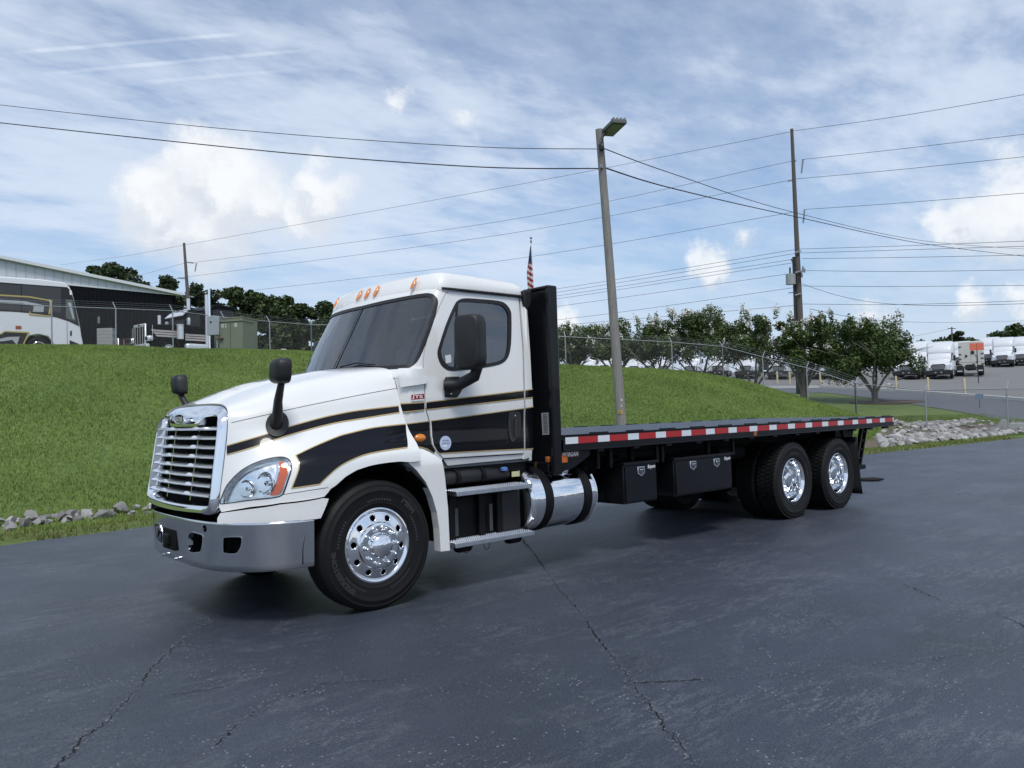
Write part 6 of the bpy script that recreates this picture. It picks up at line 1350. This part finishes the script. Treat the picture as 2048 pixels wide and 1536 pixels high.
# concrete block pier and steel drain tray beside it
bp_ = at(213, 705, 50); pier = empty('block_pier', (bp_[0], bp_[1], GZ), -YAW, 'grey concrete block pier between the bus and the dark truck', 'pier'); BLOCK = mat('block_grey', (.33, .34, .34), .9, var=.18, scale=5, bump=.2)
for r in range(12):
    for k in range(3):
        x0 = -.50+k*.40-(.20 if r % 2 else 0); a, b = max(-.5, x0), min(.5, x0+.385)
        if b-a > .05: MB().bx(a, b, -.2, .2, r*.21, r*.21+.195).build('block', BLOCK, pier, bevel=.008)
MB().bx(-.49, .49, -.185, .185, 0, 2.5).build('mortar_core', mat('mortar', (.25, .25, .25), .95), pier)
ry = at(178, 700, 47); rm = empty('steel_ramp', (ry[0], ry[1], GZ), -YAW, 'grey steel loading ramp lying just right of the bus nose', 'ramp'); MB().prism([(-.9, .1), (-.9, .75), (.75, .42), (.75, .05)], 'y', -.6, .6).build('ramp_body', GREYM, rm, bevel=.02); MB().bx(.8, 1.3, -.5, .5, 0, .5).build('ramp_box', GREYM, rm, bevel=.02)
# ---- coach bus: local x back along the body, y across (near side at y = 0)
fx = np.array(LD((166-1024)/F*39.6, 39.6)); an = R_(38); bd_ = -math.cos(an)*HR-math.sin(an)*HF
bus = empty('coach_bus', (fx[0], fx[1], GZ-.25), math.atan2(bd_[1], bd_[0]), 'white coach bus with dark windows and gold trim behind the fence', 'bus')
away = 1 if Vector((-bd_[1], bd_[0], 0)).dot(Vector((HF[0], HF[1], 0))) > 0 else -1
BUSW = mat('bus_white', (.74, .76, .80), .3, coat=.6, var=.03); BUSG = mat('bus_glass', (.012, .013, .015), .15, coat=.15, spec=.3); BUSG2 = mat('bus_glass_grey', (.050, .052, .057), .2, coat=.2, spec=.3); BGOLD = mat('bus_gold', (.48, .38, .12), .45); BGREY = mat('bus_grey_graphic', (.42, .44, .47), .4)
def bxm(x): return .52*x if x < 2.45 else (1.93+(x-3.18)*.9 if x < 3.9 else 2.58+(x-3.9)*.75)
def bz_(z): return z*1.07
prof_ = [(0, .30), (0, .75), (.12, 1.05), (.22, 1.45), (.62, 2.5), (.86, 3.05), (1.12, 3.36), (1.55, 3.55), (3, 3.62), (13, 3.62), (13, .35), (3.9, .35), (3.85, .7), (3.6, .98), (3.2, 1.06), (2.75, .98), (2.5, .7), (2.45, .30)]
MB().prism([(bxm(a), bz_(b)) for a, b in prof_], 'y', 0, away*2.55).build('body', BUSW, bus, bevel=.05)
def side(poly, m, nm, par, th=.012): return MB().prism([(bxm(a), bz_(b)) for a, b in poly], 'y', -away*th, away*.02).build(nm, m, par)
side([(.30, 1.5), (.66, 2.5), (.95, 3.12), (1.3, 3.33), (13, 3.40), (13, 2.05), (4.2, 2.05), (3.2, 2.0), (2.2, 1.88), (1.2, 1.72)], BUSG, 'window_band', bus)
wins_ = [(1.85, 3.95), (4.02, 6.2), (6.27, 8.4)]
for a, b in wins_: side([(a, 2.12), (b, 2.12), (b, 3.30), (a, 3.27)], BUSG2, 'window', bus, .018)
side([(.62, 1.75), (1.0, 1.80), (1.45, 1.85), (1.45, 2.75), (.88, 2.75)], mat('cab_window', (.05, .07, .075), .1, coat=.9), 'driver_window', bus, .02); side([(.72, 1.85), (.86, 1.86), (1.28, 2.6), (1.0, 2.6)], BGREY, 'window_grey_band', bus, .022)  # second piece: slanted grey band laid over the driver window
side([(2.62, 2.02), (2.72, 2.02), (2.62, 2.62), (3.6, 2.74), (6.0, 2.74), (6.0, 2.80), (3.6, 2.80), (2.52, 2.67)], BGOLD, 'gold_line', bus, .024); side([(2.95, 2.1), (2.92, 2.42), (3.8, 2.56), (5.8, 2.56), (5.8, 2.47), (3.9, 2.45), (3.4, 2.35), (3.45, 2.1)], BGREY, 'graphic', bus, .024)
side([(2.62, 1.96), (3.55, 1.99), (3.55, 2.10), (3.62, 2.10), (3.62, 1.93), (2.62, 1.90)], BGOLD, 'gold_line', bus, .026)
side([(4.0, .40), (3.95, .5), (3.65, 1.12), (4.9, 1.12), (5.1, 1.0), (8, .95), (8, .40)], BUSG, 'black_graphic', bus, .014); side([(3.60, 1.10), (3.65, 1.17), (4.92, 1.17), (5.12, 1.05), (8, 1.0), (8, .95), (5.1, 1.0), (4.9, 1.12)], BGOLD, 'gold_line', bus, .02); side([(4.25, .55), (4.1, .93), (4.75, .90), (5.2, .80), (8, .78), (8, .68), (5.0, .7), (4.5, .78)], BGREY, 'graphic', bus, .02); side([(3.98, .36), (4.05, .36), (3.70, 1.1), (3.62, 1.1)], BGOLD, 'gold_line', bus, .022)
side([(4.0, 1.28), (4.32, 1.28), (4.32, 1.42), (4.0, 1.42)], mat('lamp_amber_dark', (.30, .07, .02), .3), 'side_lamp', bus, .02); side([(.95, 1.05), (1.10, 1.05), (1.10, 1.28), (.95, 1.28)], BUSG, 'door_handle', bus, .02); side([(.35, .36), (1.15, .36), (1.15, .84), (.35, .68)], BUSG, 'front_locker', bus, .014); side([(1.33, .32), (1.36, .32), (1.36, 1.72), (1.33, 1.72)], BUSG, 'door_gap', bus, .014)
wy = away*.16; MB().lathe([(.28, -.14), (.44, -.15), (.50, -.10), (.50, .10), (.44, .15), (.28, .14)], (1.93, wy, .50), 32).build('wheel', RUBBER, bus, 40)
rm_ = MB().lathe([(.29, -away*.14), (.27, -away*.15), (.22, -away*.12), (.14, -away*.12), (.10, -away*.17), (.0005, -away*.18)], (1.93, wy, .50), 28).build('rim', ALU, bus, 40)
for k in range(10): a = 6.283*k/10; MB().cyl((1.93+.205*math.cos(a), wy-away*.135, .5+.205*math.sin(a)), (1.93+.205*math.cos(a), wy-away*.12, .5+.205*math.sin(a)), .026, n=8).build('hand_hole_shade', DARKM, bus)  # dark discs laid on the bus rim as the shade of its holes
MB().box((1.93, away*.5, .6), (1.2, .6, .9)).build('wheel_housing', DARKM, bus); MB().beam((.54, -away*.03, 3.4), (.52, -away*.03, 3.18), .05, .10).build('mirror_mount', PRW, bus); MB().cyl((2.4, away*.3, 3.6), (2.4, away*.3, 3.85), .02, n=6).build('antenna', BLK, bus)
V = [(.24, away*.08, 1.5), (.64, away*.08, 2.5), (.88, away*.1, 3.05), (.88, away*2.45, 3.05), (.64, away*2.47, 2.5), (.24, away*2.47, 1.5)]; MB().add([(bxm(a)-.03, b, bz_(c)) for a, b, c in V], [(0, 1, 4, 5), (1, 2, 3, 4)]).build('windshield', BUSG, bus)

BRT = mat('bright_trim', (.74, .76, .79), .3, .45, var=.12, scale=6)
# ---- long nosed conventional truck (x aft, y right, front axle x = 0)
def conventional(P, rz, label, body, stripe, group=None):
    t = empty('semi_truck', P, rz, label, 'truck', group); B = mat(body[0], body[1], .3, coat=0, var=.1, spec=.08); S = mat(stripe[0], stripe[1], .35, coat=.5)
    MB().prism([(-1.05, .95), (-1.05, 1.95), (1.05, 2.06), (1.05, 1.0)], 'y', -.70, .70).build('hood', B, t, bevel=.06)
    g = MB().bx(-1.13, -1.04, -.68, .68, .72, 1.99).build('grille', BRT, t, bevel=.05); MB().bx(-1.14, -1.128, -.56, .56, .86, 1.82).build('grille_screen', DARKM, g, bevel=.03)
    for y in (-.42, -.14, .14, .42): MB().bx(-1.158, -1.138, y-.022, y+.022, .86, 1.82).build('grille_bar', BRT, g)
    MB().cyl((-1.16, 0, 1.92), (-1.12, 0, 1.92), .05, n=14).build('badge', DARKM, g, 40)
    for s in (-1, 1):
        f = []
        for a in np.linspace(R_(15), R_(172), 14): f.append((.72*math.cos(a), .52+.66*math.sin(a)))
        f2 = [(.58*math.cos(a), .52+.55*math.sin(a)) for a in np.linspace(R_(172), R_(15), 14)]; MB().prism(f+f2, 'y', s*.70, s*1.2).build('fender', B, t, 50)
        MB().prism([(-.72, .62), (-1.05, .70), (-1.05, 1.2), (-.60, 1.12)], 'y', s*.66, s*1.05).build('fender_nose', B, t, bevel=.05)
        h = MB().box((-1.02, s*.93, 1.12), (.30, .42, .32)).build('headlight', BRT, t, bevel=.1); MB().box((-1.18, s*.93, 1.12), (.02, .32, .22)).build('headlight_lens', SILV, h, bevel=.05)
        w_ = link('wheel', tyre_mesh('steer'), t); w_.location = (0, s*1.02, .52); MB().lathe([(.30, s*.13), (.28, s*.13), (.22, s*.10), (.16, s*.12), (.10, s*.20), (.0005, s*.21)], (0, 0, 0), 24).build('rim', BRT, w_, 40)
        for k in range(10): a = 6.283*k/10; MB().cyl((.22*math.cos(a), s*.105, .22*math.sin(a)), (.22*math.cos(a), s*.125, .22*math.sin(a)), .025, n=8).build('hand_hole_shade', DARKM, w_)  # dark discs on the rim paint the shade of holes that are not cut
        for i, z in enumerate((1.28, 1.42, 1.56)): MB().prism([(-.85+.14*(3-i)*.9, z), (1.0, z), (1.0, z+.105), (-.95+.14*(3-i)*.9, z+.105)], 'y', s*.698, s*.708).build('hood_stripe', S, t)
        for i, z in enumerate((1.12, 1.26, 1.40)): MB().bx(1.06, 2.35, min(s*1.0, s*1.012), max(s*1.0, s*1.012), z, z+.10).build('cab_stripe', S, t)
        MB().cyl((.82, s*.90, 1.18), (.82, s*.90, 1.98), .19, n=20).build('air_cleaner', BRT, t, 40); MB().cyl((.82, s*.90, 1.98), (.82, s*.90, 2.03), .21, n=20).build('air_cleaner_cap', BRT, t, 40)
        MB().cyl((2.42, s*1.02, .75), (2.42, s*1.02, 3.9), .105, n=16).build('exhaust_stack', BRT, t, 40)
        MB().bx(1.2, 2.0, min(s*.995, s*1.008), max(s*.995, s*1.008), 1.95, 2.66).build('door_window', BUSG, t); MB().box((1.15, s*1.22, 2.2), (.12, .24, .42)).build('mirror', BRT, t, bevel=.04); MB().beam((1.15, s*1.0, 2.35), (1.15, s*1.2, 2.35), .04, .04).build('mirror_arm', BRT, t)
        MB().bx(1.05, 2.5, min(s*.8, s*1.15), max(s*.8, s*1.15), .45, .95).build('fuel_tank', BRT, t, bevel=.12); MB().beam((-.95, s*1.15, 1.0), (-.95, s*1.15, 1.85), .02, .02).build('fender_marker', BRT, t)
    MB().bx(1.05, 2.45, -1.0, 1.0, .95, 1.80).build('cab', B, t, bevel=.06); MB().prism([(1.05, 1.78), (1.22, 2.76), (1.35, 2.92), (2.45, 2.98), (2.45, 1.78)], 'y', -.98, .98).build('cab_top', B, t, bevel=.05)
    MB().add([(1.03, -.88, 1.90), (1.03, .88, 1.90), (1.19, .88, 2.70), (1.19, -.88, 2.70)], [(0, 1, 2, 3)]).build('windshield', BUSG, t)
    MB().add([(.88, -.98, 2.56), (.88, .98, 2.56), (1.22, .98, 2.86), (1.22, -.98, 2.86), (.90, -.98, 2.53), (.90, .98, 2.53), (1.24, .98, 2.83), (1.24, -.98, 2.83)], [(0, 1, 2, 3), (4, 5, 6, 7), (0, 1, 5, 4), (2, 3, 7, 6), (1, 2, 6, 5), (0, 3, 7, 4)]).build('visor', BRT, t)
    for k in range(9): MB().lathe([(.05, 0), (.045, .05), (.0005, .07)], (1.36, -.8+.2*k, 2.92), 10, 'z').build('roof_lamp', BRT, t, 50)
    MB().bx(-1.35, -1.15, -1.22, 1.22, .42, .80).build('bumper', BRT, t, bevel=.03)
    sl = MB().prism([(2.55, .95), (2.55, 3.0), (2.75, 3.28), (3.1, 3.38), (4.2, 3.34), (4.35, 3.2), (4.35, .95)], 'y', -1.05, 1.05).build('sleeper', B, t, bevel=.08)
    MB().prism([(2.75, 2.4), (2.8, 2.95), (3.0, 3.10), (4.1, 3.08), (4.2, 2.95), (4.2, 2.4)], 'y', -1.058, 1.058).build('sleeper_window', BUSG, sl)
    MB().bx(-1.0, 8.0, -.45, .45, .75, .95).build('frame', FRAME, t)
    for x in (5.8, 7.1):
        for s in (-1, 1):
            w_ = link('wheel', tyre_mesh('steer'), t); w_.location = (x, s*1.0, .52)
    return t
cp = LD((318-1024)/F*45, 45); z0 = GZ-.02
conventional((cp[0], cp[1], z0), R_(10), 'black long nose truck with chrome grille and silver hood stripes behind the fence', ('truck_black', (.005, .005, .006)), ('stripe_silver', (.50, .44, .44)))
cp = LD((262-1024)/F*52, 52); conventional((cp[0], cp[1], z0), R_(8), 'dark maroon long nose truck half hidden behind the black one', ('truck_maroon', (.045, .022, .020)), ('stripe_maroon', (.07, .035, .032)))
# ---- green utility cabinet with grey meter box
cx = frame_at(466, 39.5); cab_ = empty('utility_cabinet', tuple(cx), -YAW+R_(-14), 'olive green utility cabinet standing on the crest of the bank', 'cabinet'); OLV = mat('olive_paint', (.17, .195, .135), .6, var=.12, scale=2, bump=.05)
MB().bx(-.98, .62, -.1, 1.3, -.6, 1.68).build('housing', OLV, cab_, bevel=.02); MB().bx(-1.0, .64, -.12, 1.32, 1.66, 1.72).build('lid', OLV, cab_, bevel=.01); MB().bx(-.25, 1.06, -.75, .3, -.6, 1.42).build('front_compartment', OLV, cab_, bevel=.02); MB().bx(-.28, 1.09, -.79, .3, 1.40, 1.46).build('compartment_lid', OLV, cab_, bevel=.01)
MB().bx(.385, .40, -.757, -.745, -.5, 1.38).build('door_gap', SEAM, cab_); MB().bx(-.32, .0, -.86, -.70, .55, .62).build('drip_guard', mat('rust', (.12, .07, .045), .9), cab_)
for (x, wd) in ((-.12, .16), (.10, .07), (.62, .16)): MB().bx(x, x+wd, -.758, -.749, 1.12, 1.32).build('warning_label', mat('label_pale', (.42, .44, .40), .7), cab_)
gxp = frame_at(429, 38.8); mbx_ = empty('meter_box', (gxp.x, gxp.y, gxp.z), -YAW, 'light grey electrical box beside the green cabinet', 'electrical box'); MB().bx(-.30, .30, -.12, .12, .78, 1.72).build('case', mat('box_grey', (.30, .33, .36), .5, var=.08), mbx_, bevel=.015); MB().bx(-.14, -.06, -.135, -.12, 1.38, 1.46).build('latch', BLK, mbx_)
MB().cyl((-.22, .02, -.7), (-.22, .02, 3.1), .055, n=12).build('conduit', CHROME, mbx_, 40); MB().cyl((.15, .02, -.7), (.15, .02, .8), .04, n=10).build('leg', GALV, mbx_, 40)
# two cars whose roofs just clear the crest
def car(P, rz, label, m):
    t = empty('parked_car', P, rz, label, 'car'); MB().prism([(-2.2, .35), (-2.25, .75), (-1.3, .95), (-.6, 1.38), (.7, 1.42), (1.5, 1.02), (2.2, .92), (2.25, .35)], 'y', -.88, .88).build('body', m, t, bevel=.08)
    for s in (-1, 1): MB().prism([(-1.1, .98), (-.55, 1.33), (.65, 1.36), (1.25, 1.02)], 'y', s*.875, s*.89).build('side_window', BUSG, t)
    MB().add([(-1.27, -.75, .98), (-1.27, .75, .98), (-.64, .7, 1.37), (-.64, -.7, 1.37)], [(0, 1, 2, 3)]).build('windshield', BUSG, t)
    for x in (-1.4, 1.4):
        for s in (-1, 1): MB().cyl((x, s*.72, .33), (x, s*.9, .33), .33, n=20).build('wheel', RUBBER, t, 40)
    return t
car(tuple(frame_at(552, 55.5, z=GZ-.1)), -YAW+R_(12), 'silver car whose roof just clears the grass crest right of the cabinet', mat('car_silver', (.55, .57, .60), .3, coat=.8))
car(tuple(frame_at(516, 57, z=GZ-.1)), -YAW+R_(12), 'white car peeking over the grass at the cabinet edge', mat('car_white', (.75, .76, .77), .3, coat=.8))

# ------------------------------------------------------------------ parked white trucks (local: front faces -y, x to its left/right)
TWH = mat('fleet_white', (.66, .68, .70), .35, coat=.6, var=.03); TBLK = mat('fleet_black', (.014, .014, .016), .55); TGL = mat('fleet_glass', (.03, .034, .038), .12, coat=.7); TGR = mat('fleet_grille', (.05, .052, .055), .4, .5); TSH = mat('fleet_panel_grey', (.55, .57, .59), .5)
def loft(rows, name, m, parent, ang=40, bev=0):
    n = len(rows[0]); V = [p for r in rows for p in r]; Fc = [(j*n+i, j*n+i+1, (j+1)*n+i+1, (j+1)*n+i) for j in range(len(rows)-1) for i in range(n-1)]; Fc += [tuple(range(n)), tuple(range((len(rows)-1)*n, len(rows)*n))]
    return MB().add(V, Fc).build(name, m, parent, ang)
def fleet_truck(high):
    t = empty('parked_semi_truck', (0, 0, 0), 0)
    def sec(y, w, z0, z1, r=.18): return [(-w, y, z0), (-w, y, z1-r), (-w+r*.3, y, z1-r*.35), (-w+r, y, z1), (0, y, z1+.03), (w-r, y, z1), (w-r*.3, y, z1-r*.35), (w, y, z1-r), (w, y, z0)]
    loft([sec(-1.15, .98, .62, 1.34, .30), sec(-.75, 1.14, .70, 1.62, .45), sec(-.1, 1.18, .95, 1.80, .42), sec(.45, 1.12, 1.0, 1.95, .25)], 'hood', TWH, t, 50)
    zt = 3.85 if high else 2.95
    loft([sec(.38, 1.04, 1.0, 2.0, .06), sec(.75, 1.02, 1.0, 2.62, .10), sec(1.0, 1.03, 1.0, 2.80, .15), sec(1.8, 1.10, 1.0, min(zt, 2.95), .15)], 'cab', TWH, t, 40)
    if high: loft([sec(.72, .98, 2.62, 2.80, .10), sec(1.15, 1.12, 2.6, 3.45, .25), sec(1.6, 1.20, 2.6, 3.72, .25), sec(2.3, 1.23, 2.6, zt, .2)], 'roof_fairing', TWH, t, 40)
    loft([sec(1.8, 1.2 if high else 1.1, .95, zt-.12 if high else zt, .2), sec(3.6, 1.23 if high else 1.12, .95, zt, .2)], 'sleeper', TWH, t, 40)
    MB().add([(-.92, .44, 2.0), (.92, .44, 2.0), (.88, .75, 2.56), (-.88, .75, 2.56), (-.92, .40, 1.98), (.92, .40, 1.98), (.88, .72, 2.57), (-.88, .72, 2.57)], [(0, 1, 2, 3), (4, 5, 6, 7), (0, 1, 5, 4), (2, 3, 7, 6), (1, 2, 6, 5), (0, 3, 7, 4)]).build('windshield', TGL, t)
    for s in (-1, 1):
        MB().prism([(.85, 1.95), (1.05, 2.50), (1.6, 2.52), (1.62, 1.95)], 'x', s*1.045, s*1.115).build('side_window', TGL, t)
        h = MB().prism([(-.98, .92), (-1.12, 1.28), (-1.0, 1.42), (-.62, 1.02), (-.70, .90)], 'y', -1.16, -.85); V2 = [(s*abs(v[0]), v[1]-.02+abs(v[0])*.18-.12, v[2]) for v in h.V]; h.V = V2; h.build('headlight', SILV, t, bevel=.02)
        MB().box((s*1.32, .62, 2.05), (.22, .14, .55)).build('mirror', TBLK, t, bevel=.04); MB().beam((s*1.05, .6, 1.85), (s*1.3, .6, 1.95), .05, .05).build('mirror_arm', TBLK, t)
        MB().tube([(s*.98, -.35, 1.58), (s*1.08, -.42, 1.78), (s*1.18, -.48, 1.86)], .035, 6).build('hood_mirror', TBLK, t, 50)
        w_ = MB().lathe([(.0005, -.1), (.28, -.12), (.30, -.14), (.50, -.13), (.52, -.08), (.52, .08), (.50, .13), (.30, .14), (.0005, .1)], (s*1.05, 0, .52), 24, 'x').build('wheel', TBLK, t, 40); MB().lathe([(.28, s*.142), (.15, s*.12), (.0005, s*.2)], (s*1.05, 0, .52), 16, 'x').build('rim', ALU, w_, 40)
        for y in (4.6, 5.9): MB().lathe([(.0005, -.28), (.50, -.28), (.52, -.2), (.52, .2), (.50, .28), (.0005, .28)], (s*.95, y, .52), 20, 'x').build('wheel', TBLK, t, 40)
        MB().bx(min(s*.8, s*1.12), max(s*.8, s*1.12), .9, 2.6, .4, .95).build('side_tank', TSH, t, bevel=.06)
    g = MB().prism([(-.50, .86), (-.62, 1.34), (-.5, 1.44), (.5, 1.44), (.62, 1.34), (.50, .86)], 'y', -1.24, -1.1).build('grille', TGR, t, bevel=.02)
    for z in (.98, 1.08, 1.18, 1.28): MB().bx(-.52, .52, -1.255, -1.238, z-.012, z+.012).build('grille_bar', TSH, g)
    MB().prism([(-1.2, .38), (-1.24, .80), (-.9, .86), (.9, .86), (1.24, .80), (1.2, .38)], 'y', -1.34, -.70).build('bumper', TBLK, t, bevel=.06)
    for s in (-1, 1): MB().box((s*.25, -1.345, .62), (.14, .02, .07)).build('tow_hole', TSH, t)
    MB().bx(-.45, .45, -.9, 6.6, .62, .95).build('frame', TBLK, t); MB().box((0, .2, .75), (1.7, 2.0, .5)).build('undercarriage', TBLK, t)
    return t
protoH, protoL = fleet_truck(True), fleet_truck(False); used = {True: False, False: False}
def park(px, row, D, high, label, turn=0.0):
    src = protoH if high else protoL
    o = src if not used[high] else copy_tree(src); used[high] = True
    p = frame_at(px, D); o.location = p; o.rotation_euler = (0, 0, -YAW-math.atan2((px-1024), F)-R_(4)); tag(o, label, 'truck', 'white semi trucks parked in the gravel yard')
for a in ((1880, 757, 78, True, 'white high roof semi truck facing out beside the nearest crape myrtle', -10), (1841, 750, 86, True, 'white high roof semi truck half hidden behind the crape myrtle crown edge', -12), (1815, 757, 79, False, 'white low roof semi truck under the right edge of the nearest crape myrtle', -6),
          (2008, 741, 98, True, 'white high roof semi truck facing out right of the orange sign', -12), (1981, 737, 104, True, 'white high roof semi truck just behind the one right of the orange sign', -14), (2043, 735, 100, True, 'white high roof semi truck cut by the right picture edge', -14), (1925, 740, 112, True, 'white high roof semi truck farthest back, behind the reversed sleeper', -12),
          (1690, 757, 82, False, 'white semi truck behind the trunk of the nearest crape myrtle, left side', -4), (1657, 757, 86, False, 'white semi truck between the two nearest crape myrtle trunks', -4), (1630, 757, 84, False, 'white semi truck just right of the tallest utility pole base', -4),
          (1560, 756, 86, False, 'white semi truck left of the tallest utility pole base', -2), (1494, 755, 89, False, 'white semi truck below the third crape myrtle from the right', -2), (1437, 754, 92, False, 'white semi truck just left of the fence corner post', 0), (1383, 752, 93, False, 'white semi truck behind the most blossoming crape myrtle, left of its trunk', 0),
          (1330, 745, 96, False, 'white semi truck behind the crape myrtle right of the light pole', 0), (1302, 745, 99, False, 'white semi truck showing above the crest right of the light pole', 0), (1270, 742, 99, True, 'tall white semi truck showing its fairing right of the light pole', 2), (1246, 742, 104, False, 'white semi truck roof touching the right side of the light pole', 2), (1211, 742, 106, False, 'white semi truck roof touching the left side of the light pole', 2),
          (1177, 742, 106, False, 'white semi truck roof above the crest, second from the headboard', 4), (1152, 742, 108, False, 'white semi truck roof above the crest nearest the black headboard', 4), (1585, 750, 100, False, 'white semi truck in the second row left of the pole', -2), (1530, 750, 102, False, 'white semi truck in the second row behind the sloping fence', -2)):
    park(*a)
# reversed sleeper: its back wall and chassis face the lot
p = frame_at(1943, 82); rs = empty('reversed_semi_truck', tuple(p), -YAW-math.atan2(1943-1024, F)-R_(2), 'cream white sleeper truck turned away, showing its back wall beside the orange sign', 'truck'); CRM = mat('cream_panel', (.60, .59, .54), .5, var=.06, scale=2)
MB().bx(-1.15, 1.15, 2.2, 4.4, .95, 3.75).build('sleeper', CRM, rs, bevel=.08)
for z in (1.3, 1.9, 2.4, 3.2):
    for s in (-1, 1): MB().box((s*1.05, 2.17, z), (.30, .06, .08)).build('grab_rail', TBLK, rs)
for (x, z, r) in ((.15, 2.55, .18), (-.45, 2.2, .12), (.55, 1.75, .05), (.2, 1.3, .09)): MB().cyl((x, 2.21, z), (x, 2.12, z), r, n=16).build('port', TBLK, rs, 40)
MB().tube([(.3+.28*math.cos(t), 2.14, 1.85+.5*math.sin(t)) for t in np.linspace(-1.2, 1.3, 10)], .03, 6).build('air_hose', TBLK, rs, 50); MB().bx(-.02, .02, 2.17, 2.2, 1.0, 3.7).build('panel_joint', TSH, rs); MB().bx(-1.1, 1.1, 2.17, 2.2, 1.55, 1.58).build('panel_joint', TSH, rs)
MB().bx(-.45, .45, -2.4, 3.0, .65, .95).build('frame', TBLK, rs)
for s in (-1, 1):
    for y in (-1.6, -.3): MB().lathe([(.0005, -.28), (.50, -.28), (.52, -.2), (.52, .2), (.50, .28), (.0005, .28)], (s*.9, y, .52), 20, 'x').build('wheel', TBLK, rs, 40)
    MB().bx(min(s*.62, s*1.2), max(s*.62, s*1.2), -2.35, -2.32, .25, 1.0).build('mud_flap', TBLK, rs); MB().box((s*.9, -2.37, .45), (.45, .02, .12)).build('flap_strip', TSH, rs)
MB().prism([(-.5, .95), (.5, .95), (.35, 1.12), (-.35, 1.12)], 'y', -1.6, -.3).build('fifth_wheel', TBLK, rs)
# yellow bollards with rope
BOL = mat('bollard_cream', (.58, .50, .30), .7); gB = 'pale yellow bollards along the yard edge'
bpts = []
for i, (px, row, lab) in enumerate(((1555, 768, 'pale yellow bollard far left, behind the sloping fence'), (1580, 769, 'pale yellow bollard just left of the tallest pole base'), (1641, 770, 'pale yellow bollard right of the tallest pole base'), (1667, 773, 'pale yellow bollard behind the two nearest crape myrtle crowns'), (1686, 777, 'pale yellow bollard left of the mulch ring tree'), (1793, 783, 'pale yellow bollard right of the nearest crape myrtle trunk'), (1857, 787, 'pale yellow bollard below the nearest high roof truck'), (1930, 791, 'pale yellow bollard below the reversed sleeper truck'))):
    P = ramp_px(px, row); o = MB().lathe([(.085, 0), (.085, 1.18), (.07, 1.24), (.0005, 1.27)], (0, 0, 0), 12, 'z').build('bollard', BOL, None, 50); o.location = (P[0], P[1], tz(P[0], P[1])); tag(o, lab, 'bollard', gB); bpts.append(np.array(o.location)+np.array([0, 0, 1.15]))
ropeP = []
for a, b in zip(bpts[:-1], bpts[1:]):
    for k in range(8): t = k/8; ropeP.append(a+(b-a)*t+np.array([0, 0, -.9*t*(1-t)]))
o = MB().tube([tuple(p-bpts[0]) for p in ropeP]+[tuple(bpts[-1]-bpts[0])], .018, 5).build('rope', mat('rope', (.45, .42, .34), .9), None, 60); o.location = tuple(bpts[0]); tag(o, 'sagging rope strung between the pale yellow bollards', 'rope')
# rubble line behind the kerb
rl = empty('rubble_row', (0, 0, 0), 0, 'scatter of pale rubble behind the kerb left of the yard', 'rocks'); g = np.random.default_rng(31); pts = []
for i in range(150):
    px = g.uniform(1640, 1800); row = 772+(px-1640)*.05+g.uniform(-7, 3); P = ramp_px(px, row); pts.append((P[0], P[1], g.uniform(.25, .6), .0))
put_stones(rl, sm2, pts, g)
# signs
P = frame_at(1957, 70); sg_ = empty('orange_sign', tuple(P), -YAW+R_(-28), 'blank faded orange sign board on a thin black post in the yard', 'sign'); h0_ = z_at(1957, 762, 70)-P.z
MB().cyl((0, 0, -.2), (0, 0, z_at(1957, 686, 70)-P.z), .035, n=8).build('post', BLK, sg_, 40)
zt_, zb_ = z_at(1957, 686, 70)-P.z, z_at(1957, 700.5, 70)-P.z
for a, b in ((-.56, -.02), (.0, .54)): MB().bx(a, b, -.07, -.04, zb_, zt_).build('board', mat('faded_orange', (.72, .17, .10), .6, var=.06), sg_)
P = frame_at(1957, 48); ss2 = empty('stake_sign', tuple(P), -YAW, 'small blue grey sign on a thin stake beside the access road', 'sign'); zt_ = z_at(1957, 788, 48)-P.z; MB().cyl((0, 0, -.2), (0, 0, zt_-.25), .015, n=6).build('stake', BLK, ss2); MB().bx(-.24, .24, -.02, .0, zt_-.32, zt_).build('board', mat('sign_blue_grey', (.13, .19, .25), .6), ss2)
